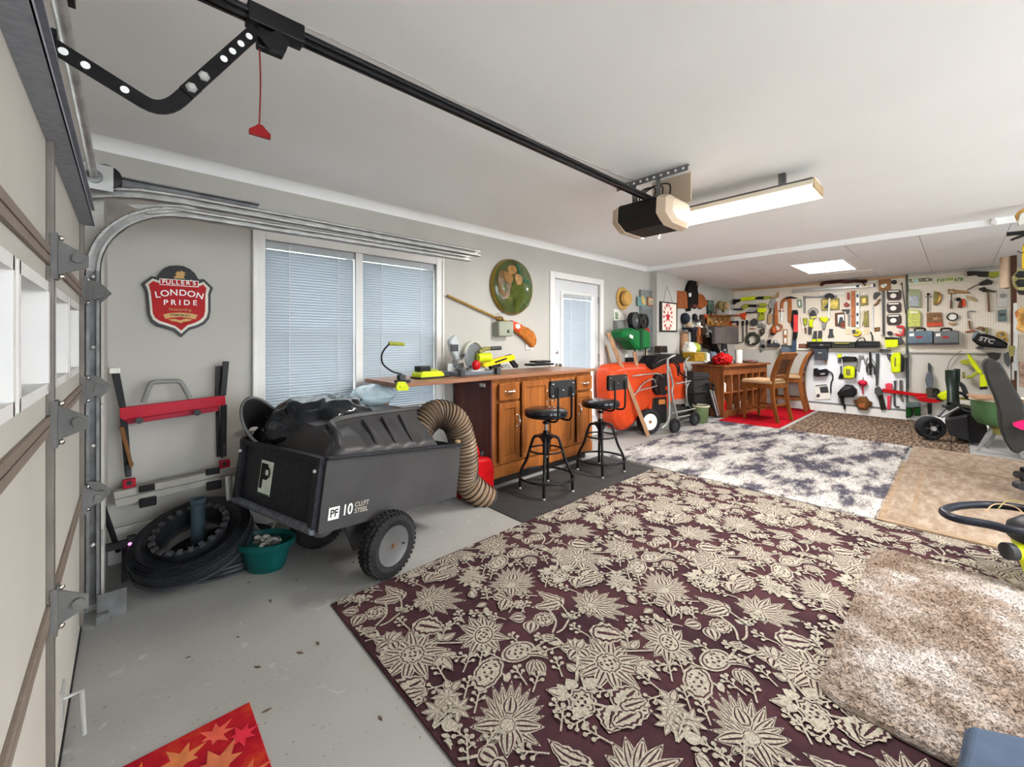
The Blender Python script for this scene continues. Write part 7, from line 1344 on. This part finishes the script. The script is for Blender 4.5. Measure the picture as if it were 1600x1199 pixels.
for k, (x0, lab) in enumerate(((66, 'left grey plastic drill case on right board ledge'), (372, 'right grey plastic drill case on right board ledge'))):
    w_ = 290; wt('drill_case', lab, 'case', [(p_, 'shell', mat('case_blue_grey', (92, 108, 120), .45) if k == 0 else mat('case_grey', (100, 104, 106), .45), [(x0, 885), (x0+w_, 880), (x0+w_, 1025), (x0, 1032)], 0, .1, .01), (p_, 'frame_edge', dgrey, [(x0-4, 1020), (x0+w_+4, 1014), (x0+w_+4, 1036), (x0-4, 1042)], 0, .11), (tu, 'handle', blk, [(x0+85, 882), (x0+92, 856), (x0+190, 852), (x0+200, 878)], .014, .06), (p_, 'red_label', red, [(x0+100, 946), (x0+175, 942), (x0+175, 960), (x0+100, 966)], .1, .104), (p_, 'white_label', paper, [(x0+22, 912), (x0+75, 908), (x0+75, 940), (x0+22, 944)], .1, .103)], R2)
wt('t_handle_key', 'thin T handled steel key on right board', 'key', [(tu, 'bar', grey, [(270, 482), (345, 478)], .010, .03), (tu, 'shaft', dgrey, [(300, 445), (300, 560), (300, 660)], .008, .03), (bl, 'knob', blk, (303, 450), 14, .03)], R2)
wt('brass_scoop', 'half round brass crescent plate on right board', 'plate', [(p_, 'plate', olive, [(372, 412), (430, 425), (462, 470), (450, 540), (400, 580), (362, 575)], 0, .02), (tu, 'crescent', brass, [(412, 430), (445, 475), (420, 545), (375, 570)], .014, .03)], R2)
wt('photo_postcard', 'dark picture card with orange base on right board', 'picture', [(p_, 'card', mat('card_umber', (122, 90, 62), .6, var=.4, scale=24), [(282, 668), (460, 662), (468, 775), (286, 782)], 0, .02), (p_, 'orange_base', mat('burnt_orange', (182, 74, 48), .5), [(284, 782), (468, 775), (475, 825), (288, 832)], 0, .022), (p_, 'highlight', tan, [(350, 725), (410, 715), (415, 745), (370, 750)], .02, .022)], R2)
wt('round_magnifier', 'round black rimmed magnifier lens on right board', 'magnifier', [(rg, 'rim', blk, (585, 715), 48, .76, 0, .04), (di, 'lens', paper, (585, 715), 37, .005, .02), (p_, 'bracket', tan, [(535, 780), (640, 785), (600, 815), (560, 812)], 0, .03)], R2)
wt('coping_saw', 'brass framed saw with long wooden arm on right board', 'saw', [(p_, 'frame', brass, [(532, 392), (615, 390), (620, 445), (532, 445), (532, 432), (604, 430), (602, 404), (545, 404), (545, 445)], 0, .03), (p_, 'arm', mat('brass_wood', (150, 116, 74), .5), [(618, 398), (700, 408), (790, 420), (790, 442), (700, 440), (620, 440)], 0, .03)], R2)
wt('awl', 'slim awl with dark grip hanging from saw frame', 'awl', [(tu, 'shaft', dgrey, [(575, 445), (572, 530)], .006, .03), (p_, 'grip', dwood, [(562, 525), (582, 525), (578, 618), (558, 616)], 0, .03)], R2)
wt('block_sander', 'small dark brown tool with ball knob on right board', 'tool', [(bl, 'knob', blk, (655, 512), 22, .04), (p_, 'body', dwood, [(672, 520), (700, 530), (690, 610), (645, 608)], 0, .05), (p_, 'wedge', orange, [(700, 505), (735, 510), (738, 590), (700, 600)], 0, .04)], R2)
wt('putty_trowel', 'pointed pale trowel with hook wire on right board', 'trowel', [(p_, 'blade', mat('bone2', (168, 146, 112), .5), [(745, 465), (820, 480), (880, 520), (870, 540), (800, 520), (755, 490)], 0, .02), (tu, 'wire', dgrey, [(760, 405), (840, 360), (900, 335)], .007, .03)], R2)
wt('impact_wrench', 'dark compact power tool at top right of board', 'tool', [(p_, 'body', mat('umber_black', (46, 42, 36), .5), [(752, 190), (800, 185), (1015, 188), (1000, 250), (900, 248), (860, 225), (760, 240)], 0, .08), (p_, 'battery', dlime, [(1005, 200), (1130, 190), (1130, 240), (1060, 262), (1005, 250)], 0, .08)], R2)
wt('tin_snips', 'crossed black snips under compact power tool', 'snips', [(p_, 'blades', mat('umber_black', (46, 42, 36), .5), [(890, 330), (935, 300), (990, 275), (1060, 300), (1050, 335), (960, 345), (905, 350)], 0, .05), (p_, 'handles', mat('umber_black', (46, 42, 36), .5), [(895, 385), (960, 365), (1000, 400), (960, 420), (900, 400)], 0, .05)], R2)
wt('claw_hammer', 'claw hammer with brown handle on right board', 'hammer', [(p_, 'head', mat('hammer_steel', (70, 66, 60), .4, .5), [(930, 400), (990, 390), (1090, 415), (1085, 430), (1020, 425), (940, 425)], .0, .05), (p_, 'handle', mat('hammer_wood', (112, 84, 56), .5), [(992, 425), (1015, 425), (1026, 655), (1002, 655)], .0, .04)], R2)
wt('small_sickle', 'small wooden handled sickle on right board', 'sickle', [(tu, 'blade', grey, [(860, 655), (800, 648), (768, 660), (775, 740)], .008, .02), (p_, 'handle', mat('hammer_wood', (112, 84, 56), .5), [(766, 760), (792, 758), (802, 855), (782, 858)], 0, .035)], R2)
wt('wood_mallet', 'brown mallet lying above the black blower bag', 'mallet', [(p_, 'handle', copper, [(735, 885), (850, 865), (850, 880), (738, 898)], 0, .03), (p_, 'head', mat('hammer_wood', (112, 84, 56), .5), [(850, 850), (900, 828), (945, 832), (950, 860), (880, 865)], 0, .06), (p_, 'peg', olive, [(965, 840), (1010, 838), (995, 870), (992, 930), (975, 930)], 0, .05)], R2)
wt('clear_packet', 'clear plastic packet with round dish hanging right', 'packet', [(p_, 'sheet', mat('frosted', (192, 188, 182), .4), [(1100, 400), (1240, 395), (1225, 605), (1108, 605)], .0, .02), (di, 'dish', grey, (1180, 470), 26, .02, .04)], R2)
wt('teal_box', 'grey teal small box hanging under clear packet', 'box', [(p_, 'box', mat('teal_grey', (96, 112, 112), .5), [(1115, 640), (1215, 625), (1215, 765), (1120, 770)], 0, .06), (p_, 'label', dgrey, [(1130, 680), (1200, 672), (1200, 700), (1132, 708)], .06, .063)], R2)
wt('blower_bag', 'black leaf blower bag with white lettering on ledge', 'blower', [(p_, 'bag', blk, [(810, 985), (880, 920), (960, 915), (1060, 940), (1150, 980), (1225, 1030), (1210, 1082), (1100, 1078), (960, 1065), (870, 1040)], .0, .22, .03), (p_, 'hood', mat('slate_grey', (112, 122, 128), .5), [(810, 960), (830, 915), (880, 880), (900, 905), (870, 950), (820, 985)], 0, .18, .02), (p_, 'base', dgrey, [(850, 1080), (900, 1050), (950, 1065), (940, 1090)], 0, .15)], R2)
bb = [o for o in bpy.data.objects if o.name == 'blower_bag'][0]
txt('STC', .085, lgrey, bb, P(1410+985/7.495, 400+988/7.495, X=9.012), (0, -1, -.38), (0, -.38, 1), ext=.001, bold=.002)
wt('rope_coil', 'small coil of golden rope at right edge of board', 'rope', [(rg, 'coil', mat('rope_gold', (176, 140, 64), .8), (1160, 925), 42, .55, 0, .05), (tu, 'tail', mat('rope_gold', (176, 140, 64), .8), [(1190, 950), (1220, 980), (1225, 1010)], .012, .03)], R2)
# ================================================================== RIGHT SIDE
V_ = (1430, 560, 7.494)
def V(x, y, X): return P(1430+x/7.494, 560+y/7.494, X=X)
nB = Vector((-1, 0, 0))
# tools in front of the bare wall
pxw = plane(X=9.235)
wt('grease_gun', 'grey pointed tool standing upright against bare wall', 'tool', [(p_, 'tip', dgrey, [(150, 60), (165, 52), (182, 70), (188, 150), (150, 155)], 0, .04), (p_, 'body', mat('slate_tool', (88, 92, 100), .5), [(140, 165), (190, 160), (210, 240), (200, 340), (140, 345), (118, 250)], 0, .09), (p_, 'base', mat('umber2', (72, 62, 52), .5), [(128, 350), (205, 345), (210, 430), (150, 450), (130, 410)], 0, .09), (p_, 'stem', blk, [(145, 525), (195, 525), (195, 650), (148, 650)], 0, .06)], V_, pxw)
wt('bypass_lopper', 'long bright red lopper lying level before the wall', 'lopper', [(p_, 'upper_arm', red, [(-385, 372), (-375, 352), (0, 405), (140, 412), (150, 432), (0, 440), (-370, 395)], .02, .06), (p_, 'lower_arm', red, [(20, 465), (120, 458), (280, 480), (330, 492), (240, 515), (140, 510), (60, 495)], .06, .10), (p_, 'grip', mat('bright_red', (214, 30, 40), .4), [(0, 438), (140, 432), (150, 455), (10, 462)], .0, .05)], V_, pxw)
wt('electric_chainsaw', 'small lime chainsaw hanging beside black tube', 'chainsaw', [(p_, 'body', lime, [(258, 430), (290, 400), (350, 380), (395, 378), (410, 420), (400, 465), (340, 490), (290, 470)], 0, .12, .02), (tu, 'front_guard', blk, [(205, 400), (235, 358), (275, 380), (250, 425), (205, 440)], .018, .06), (p_, 'underside', blk, [(250, 470), (340, 490), (330, 498), (250, 485)], 0, .1)], V_, plane(X=9.235))
# lawn mower
mw = T('lawn_mower', 'black lawn mower with large spoked wheel on patterned rug', 'mower', (7.8, .0, .01))
c_ = V(175, 795, 7.55); Rm = (V(175, 660, 7.55)-c_).length; c_.z = Rm+.012
axm = Vector((-.93, .0, .0)) if False else Vector((-.85, -.53, 0)).normalized()
wh = MB().lathe([(Rm*.62, -.05), (Rm*.85, -.06), (Rm*.97, -.045), (Rm, 0), (Rm*.97, .045), (Rm*.85, .06), (Rm*.62, .05)], c_, axm, 36, True).build('tire', rubber, mw, True)
rmw = MB().lathe([(Rm*.64, .03), (Rm*.6, .05), (Rm*.5, .025), (Rm*.3, .03), (Rm*.22, .05), (0, .05)], c_, axm, 28).build('wheel_rim', blackm, mw, True)
MB().lathe([(.035, .04), (.03, .07), (0, .07)], c_, axm, 14).build('hub_cap', lgrey, rmw, True)
for k in range(5):
    a = k*2*math.pi/5; x_, y_ = basis(axm); d = x_*math.cos(a)+y_*math.sin(a); MB().tube([c_+axm*.045+d*.03, c_+axm*.04+d*Rm*.55], .012, 6).build('spoke', dgrey, rmw)
def mwp(pts, X, d, m, nm, ch=.012, **k): return MB().ext([V(x, y, X) for x, y in pts], (0, 0, 0), nB*-d, ch).build(nm, m, mw, **k)
deck = mat('mower_black', (44, 45, 48), .4, var=.15)
MB().ext([V(340, 725, 7.55), V(470, 700, 7.55), V(620, 670, 7.55), V(640, 975, 7.55), V(520, 945, 7.55), V(400, 900, 7.55)], (0, 0, 0), (.5, 0, 0)).build('grass_bag', deck, mw, bev=.015)
mwp([(620, 670), (690, 655), (840, 800), (850, 900), (760, 1000), (640, 975)], 7.60, .45, blk, 'bag_rear')
mwp([(380, 700), (480, 580), (560, 570), (690, 600), (690, 660), (470, 705)], 7.75, .4, blk, 'engine_cover')
mwp([(300, 555), (400, 560), (450, 510), (490, 520), (500, 590), (400, 620), (330, 580)], 7.7, .2, deck, 'deck_hood')
for x0, y0, x1, y1 in ((270, 680, 350, 590), (310, 690, 510, 580)): MB().tube([V(x0, y0, 7.5), V(x1, y1, 7.6)], .016, 8).build('handle_bracket', galvd, mw, True)
MB().tube([V(430, 140, 8.0), V(432, 260, 8.0), V(440, 380, 7.9), V(445, 540, 7.8)], [.065, .065, .055, .06], 16).build('upright_tube', mat('very_dark_green', (24, 34, 28), .4), mw, True)
MB().tube([V(490, 130, 8.05), V(488, 260, 8.0), V(480, 380, 7.95)], [.03, .03, .025], 10).build('upright_tube', mat('very_dark_green', (24, 34, 28), .4), mw, True)
MB().tube(catmull([V(500, 280, 8.1), V(560, 330, 8.1), V(610, 440, 8.0), V(700, 480, 8.0)], 5), .025, 8).build('cable_hose', dgrey, mw, True)
MB().tube(catmull([V(500, 400, 8.0), V(560, 420, 8.0), V(620, 470, 8.0)], 5), .02, 8).build('cable_hose', blk, mw, True)
MB().tube(catmull([V(500, 520, 7.6), V(560, 600, 7.55), V(640, 630, 7.5), V(700, 620, 7.5)], 5), .012, 6).build('throttle_cable', blk, mw, True)
B(V(530, 470, 8.05), (.05, .16, .03)).build('lime_plug', dlime, mw, bev=.006)
# green tank on stand
tk_ = T('spreader_tank', 'green hopper tank on splayed metal legs behind rugs', 'tank', (7.2, -.3, 0))
tg_ = mat('tank_green', (72, 104, 68), .4, var=.25, scale=4)
tc_ = Vector((7.25, -.36, .0))
MB().add([], []).lathe([(.10, .30), (.20, .33), (.245, .40), (.255, .58), (.262, .60), (.25, .60)], tc_, (0, 0, 1), 28).build('hopper', tg_, tk_, True)
MB().lathe([(.262, .595), (.268, .60), (.268, .62), (0, .62)], tc_, (0, 0, 1), 28).build('lid', mat('tank_lid', (176, 170, 150), .5), tk_, True)
B(tc_+Vector((-.05, .02, .635)), (.36, .46, .02), Matrix.Rotation(.2, 3, 'Z')).build('board_on_top', oldwood, tk_); B(tc_+Vector((-.12, -.1, .652)), (.14, .2, .012)).build('paper', paper, tk_)
MB().lathe([(.10, .22), (.11, .30)], tc_, (0, 0, 1), 16).build('outlet', olive, tk_, True)
for ax, ay in ((-.08, .20), (.22, .12), (.1, -.26), (-.22, -.12)): MB().tube([tc_+Vector((ax*.35, ay*.35, .30)), tc_+Vector((ax, ay, .012))], [.03, .016], 8).build('leg', grey, tk_, True)
# lime trimmer hanging on the wall
tm_ = T('string_trimmer', 'lime string trimmer hanging head down on bare wall', 'trimmer', V(700, 180, 9.1))
def tmp_(pts, m, nm, d=.08): return MB().ext([V(x, y, 9.15) for x, y in pts], nB*0, nB*d, .01).build(nm, m, tm_)
tmp_([(515, 30), (600, 10), (660, 40), (620, 80), (560, 75)], dlime, 'shoulder'); tmp_([(600, -60), (640, -40), (700, 30), (790, 165), (770, 185), (720, 160), (640, 50)], lime, 'shaft')
tmp_([(755, 185), (830, 180), (845, 325), (755, 330)], lime, 'motor_head', .14); tmp_([(752, 328), (842, 325), (842, 355), (752, 358)], blk, 'head_ring', .14)
tmp_([(550, 160), (580, 155), (585, 235), (552, 230)], olive, 'trigger_block', .06); MB().tube(catmull([V(600, 225, 9.1), V(660, 215, 9.1), V(720, 170, 9.1), V(780, 165, 9.1)], 5), .02, 8).build('front_handle', dlime, tm_, True)
MB().tube(catmull([V(380, 140, 9.2), V(395, 60, 9.2), V(450, -20, 9.2), V(540, -90, 9.2)], 5), .006, 6).build('cable', grey, tm_, True)
tmp_([(835, -60), (900, -70), (1000, -62), (985, 0), (940, 30), (860, -10)], mat('umber_black', (46, 42, 36), .5), 'upper_motor', .12)
# office chair at the right edge
oc = T('office_chair', 'dark grey office chair with tall back at right edge', 'chair', (5.62, -.62, .046))
ocm = mat('charcoal_fabric', (44, 44, 42), .8, var=.15, bump=.2, bscale=120)
bk_ = [(800, 110), (812, 45), (850, 18), (930, 15), (1000, 60), (1060, 150), (1150, 330), (1270, 520), (1330, 760), (1330, 1050), (1200, 1125), (1120, 1090), (1040, 960), (1000, 800), (990, 640), (940, 480), (860, 300)]
MB().ext([V(x, y, 5.30) for x, y in bk_], (0, 0, 0), (.44, 0, 0)).build('backrest', ocm, oc, bev=.05, smooth=True)
ce = Vector((5.62, -.62, .046))
MB().ext([ce+Vector((-.26, -.45, .40)), ce+Vector((.26, -.45, .40)), ce+Vector((.26, .04, .40)), ce+Vector((-.26, .04, .40))], (0, 0, 0), (0, 0, .10), .03).build('seat', ocm, oc, bev=.02)
MB().cyl(ce+Vector((0, -.1, .10)), ce+Vector((0, -.1, .40)), .03, 14).build('gas_lift', blk, oc, True)
for k in range(5):
    a = math.radians(50+72*k); d = Vector((math.cos(a), math.sin(a), 0)); b0 = ce+Vector((0, -.05, 0))
    MB().tube([b0+Vector((0, 0, .11)), b0+d*.36+Vector((0, 0, .085))], [.032, .022], 8).build('base_spoke', blk, oc, True)
    cst = MB().cyl(b0+d*.37+Vector((0, 0, .033))-d.cross(Vector((0, 0, 1)))*.03, b0+d*.37+Vector((0, 0, .033))+d.cross(Vector((0, 0, 1)))*.03, .033, 16).build('caster', dgrey, oc, True)
pr_ = T('crate_clamp', 'hot pink plastic clamp poking in at right edge', 'clamp', V(1200, 770, 5.2)); MB().ext([V(x, y, 5.2) for x, y in ((1145, 760), (1230, 735), (1300, 725), (1300, 835), (1250, 835), (1150, 790))], nB*.02, nB*-.04, .006).build('jaw', mat('hot_pink', (236, 24, 90), .4), pr_); MB().box(V(1290, 780, 5.2)+Vector((0, -.1, 0)), (.05, .2, .05)).build('bar', dgrey, pr_)
bk2 = T('white_bucket', 'pale bucket behind the office chair at right', 'bucket', (5.15, -.47, .05)); MB().lathe([(.09, .05), (.095, .06), (.11, .36), (.115, .36), (.115, .38), (.1, .38)], (5.15, -.475, 0), (0, 0, 1), 20).build('body', mat('bucket_bone', (206, 196, 180), .5), bk2, True); MB().tube([Vector((5.15+.115*math.cos(a), -.475, .36-.10*math.sin(a))) for a in [math.pi*k/10 for k in range(11)]], .004, 6).build('bail', galvd, bk2, True)
# vacuum
vc = T('shop_vacuum', 'lime and black shop vacuum with ribbed hose at right edge', 'vacuum', (3.47, -.42, .012))
vcx = Vector((3.47, -.405, 0))
MB().lathe([(.15, .05), (.165, .055), (.215, .235), (.222, .25), (.20, .25)], vcx, (0, 0, 1), 32).build('drum', lime, vc, True)
MB().lathe([(.226, .245), (.232, .255), (.225, .30), (.18, .34), (.10, .37), (0, .38)], vcx, (0, 0, 1), 32).build('lid', mat('vac_black', (30, 31, 34), .4), vc, True)
MB().cyl(vcx+Vector((-.14, .16, .20)), vcx+Vector((-.17, .21, .205)), .038, 16).build('inlet_port', lime, vc, True); MB().cyl(vcx+Vector((-.17, .21, .205)), vcx+Vector((-.19, .235, .206)), .042, 16).build('inlet_ring', dgrey, vc, True)
for a in (100, 190, 280, 10):
    d = Vector((math.cos(math.radians(a+35)), math.sin(math.radians(a+35)), 0)); MB().box(vcx+d*.17+Vector((0, 0, .06)), (.10, .05, .06), Matrix.Rotation(math.radians(a+35), 3, 'Z')).build('caster_arm', blk, vc, bev=.008)
    MB().cyl(vcx+d*.20+Vector((0, -.015, .034)), vcx+d*.20+Vector((0, .015, .034)), .022, 12).build('caster', dgrey, vc, True)
hp = catmull([vcx+Vector((.05, -.05, .37)), P(1600, 795, Z=.36), P(1545, 789, Z=.34), P(1498, 791, Z=.33), P(1474, 799, Z=.32), P(1492, 810, Z=.32), P(1545, 820, Z=.32), P(1600, 831, Z=.32), vcx+Vector((-.02, -.1, .34))], 10)
MB().tube(hp, .021, 12).build('hose', mat('vac_hose', (32, 34, 42), .35), vc, True)
for k, (u, v) in enumerate(((1540, 800), (1560, 795))): MB().tube(catmull([P(u, v, Z=.36), P(u+15, v-12, Z=.40), P(u+45, v-8, Z=.40), P(u+60, v+4, Z=.38)], 5), .003, 5).build('wire', [tan, olive][k], vc, True)
tb_ = T('teal_spool', 'teal spool of wire resting on the shop vacuum', 'spool', (3.7, -.26, .4)); MB().lathe([(.05, 0), (.05, .012), (.025, .014), (.025, .07), (.05, .072), (.05, .085)], vcx+Vector((.12, .10, .33)), (0, 0, 1), 16).build('spool', teal, tb_, True); MB().tube(catmull([vcx+Vector((.12+.05*math.cos(a), .10+.05*math.sin(a), .36+.01*a)) for a in range(0, 9)], 3), .006, 6).build('wire_coil', lgrey, tb_, True)
# navy pad at the bottom corner
nv_ = T('navy_cushion', 'navy blue padded cushion on the cream mat corner', 'cushion', (1.6, -.1, .04))
q0, q1, q2 = P(1512, 1128, Z=.13), P(1497, 1205, Z=.13), P(1640, 1158, Z=.13)
cp4 = q1+(q2-q0); MB().ext([q0, q1, cp4, q2], (0, 0, -.095), (0, 0, 0), .015).build('cover', mat('navy_canvas', (66, 80, 100), .8, var=.12, scale=12, bump=.4, bscale=16), nv_, bev=.02)
MB().tube([q0-Vector((0, 0, .03)), q1-Vector((0, 0, .03))], .006, 6).build('piping', navy, nv_); MB().tube([q0-Vector((0, 0, .03)), q2-Vector((0, 0, .03))], .006, 6).build('piping', navy, nv_)
# post and hanging goods along the right edge
rp = T('wooden_post', 'dark brown timber post at the far right edge', 'post', (8.2, -.5, 0)); ya = P(1580, 500, X=8.2).y; yb = P(1589, 500, X=8.2).y
B2(8.2, 8.28, yb, ya, 0, ZB).build('post', mat('umber_post', (72, 48, 34), .7), rp, bev=.004); B2(8.19, 8.2, yb+.01, ya-.04, 1.5, 1.95).build('wear_strip', mat('maroon_strip', (120, 52, 44), .7), rp)
B2(8.17, 8.2, P(1589, 500, X=8.2).y, P(1583, 500, X=8.2).y, .9, 1.75).build('rule', lgrey, rp)
Z_ = (1530, 310, 7.05)
pr8 = plane(X=8.15)
t_ = T('kraft_paper_roll', 'upright tan paper roll hanging at far right', 'paper roll', P(1573, 426, X=8.3)); a_, b_ = P(1573.5, 402, X=8.3), P(1573.5, 450, X=8.3); MB().lathe([(.02, 0), (.062, 0), (.062, a_.z-b_.z), (.02, a_.z-b_.z)], b_, (0, 0, 1), 24, True).build('roll', mat('kraft', (206, 182, 156), .8), t_, True); MB().cyl(b_-Vector((0, 0, .01)), b_+Vector((0, 0, .02)), .02, 10).build('core', leather, t_)
wt('hex_lantern', 'black and olive hexagonal lantern at far right edge', 'lantern', [(p_, 'case', mat('lantern_olive', (156, 150, 96), .5), [(360, 865), (415, 800), (520, 795), (520, 1030), (420, 1020), (370, 960)], 0, .1), (p_, 'cell', blk, [(385, 860), (425, 815), (520, 815), (520, 885), (420, 890)], .1, .12), (p_, 'cell', blk, [(385, 935), (420, 905), (520, 905), (520, 985), (420, 990)], .1, .12), (p_, 'lower', blk, [(410, 1025), (520, 1030), (520, 1070), (440, 1065)], 0, .1)], Z_, plane(X=6.5))
wt('yellow_level', 'bright yellow upright tool at top right edge', 'level', [(p_, 'body', yellow, [(470, 560), (500, 460), (530, 450), (530, 775), (466, 780)], 0, .05), (tu, 'wire', dgrey, [(412, 590), (460, 610), (480, 605)], .005, .06)], Z_, plane(X=6.6))
wt('ceiling_bars', 'pair of black steel bars poking in below ceiling', 'bars', [(p_, 'bar', blk, [(297, 385), (440, 372), (540, 362), (540, 385), (440, 405), (300, 420)], 0, .06), (p_, 'bar', blk, [(338, 460), (440, 415), (540, 385), (540, 402), (450, 440), (352, 472)], 0, .05)], Z_, plane(X=5.5))
wt('tan_lamp_shade', 'tan and white folded bag at top right edge', 'bag', [(p_, 'side', mat('ochre_bag', (190, 150, 84), .7), [(388, 200), (420, 160), (520, 100), (520, 180), (440, 190), (415, 260)], 0, .06), (p_, 'front', paper, [(440, 190), (520, 160), (520, 280), (430, 312), (415, 290)], 0, .07)], Z_, plane(X=5.5))
wt('straw_sun_hat', 'frayed golden straw hat at the right edge', 'hat', [(p_, 'brim', straw, [(370, 180), (440, 140), (540, 130), (540, 420), (450, 400), (380, 360), (400, 300)], 0, .05, .01), (bl, 'crown', straw, (520, 260), 90, .06, .5), (p_, 'band', orgbrown, [(365, 190), (395, 165), (410, 210), (375, 250)], .05, .07)], (1530, 460, 6.66), plane(X=7.0))
wt('white_pipe_elbow', 'white plastic pipe elbow at the soffit corner', 'pipe', [(tu, 'elbow', white, [(160, 290), (165, 240), (178, 175)], .022, .03), (di, 'collar', white, (160, 275), 26, .0, .05)], Z_, plane(X=5.93))
wt('hanging_hardware', 'cluster of dark hooks and fittings beside the post', 'hooks', [(p_, 'bracket', dgrey, [(255, 620), (300, 600), (330, 700), (300, 760), (260, 700)], 0, .06), (p_, 'fitting', olive, [(300, 530), (370, 540), (360, 640), (310, 650)], .02, .08), (p_, 'rod', lgrey, [(335, 710), (360, 705), (362, 890), (340, 890)], 0, .04)], (1530, 460, 6.66), plane(X=8.18))
wt('pale_pegboard_strip', 'narrow pale board hung right of the post', 'board', [(p_, 'board', mat('pale_board2', (198, 184, 166), .7), [(405, 420), (540, 420), (540, 680), (372, 685), (378, 575), (405, 560)], 0, .02), (p_, 'poster', mat('poster_mix', (170, 140, 120), .6, var=.5, scale=14), [(410, 700), (540, 690), (540, 980), (420, 960)], 0, .015)], (1530, 460, 6.66), plane(X=8.3))
# a few fallen leaves on the concrete
lfm = mat('dry_leaf', (96, 80, 64), .9); rl_ = random.Random(2)
for k in range(14):
    x, y = (rl_.uniform(.15, 1.0), rl_.uniform(2.1, 2.6)) if k < 9 else (rl_.uniform(.1, .65), rl_.uniform(1.2, 2.0)); a = rl_.uniform(0, 6.28); s_ = rl_.uniform(.006, .016); d = Vector((math.cos(a), math.sin(a), 0))*s_; n_ = Vector((-d.y, d.x, 0))*.35
    o = MB().ext([Vector((x, y, .0))-d, Vector((x, y, 0))+n_, Vector((x, y, 0))+d, Vector((x, y, 0))-n_], (0, 0, .0005), (0, 0, .003)).build('leaf_crumb', lfm); tag(o, 'tiny dry brown leaf crumb on the bare concrete', 'leaf', 'leaf crumbs on the concrete')
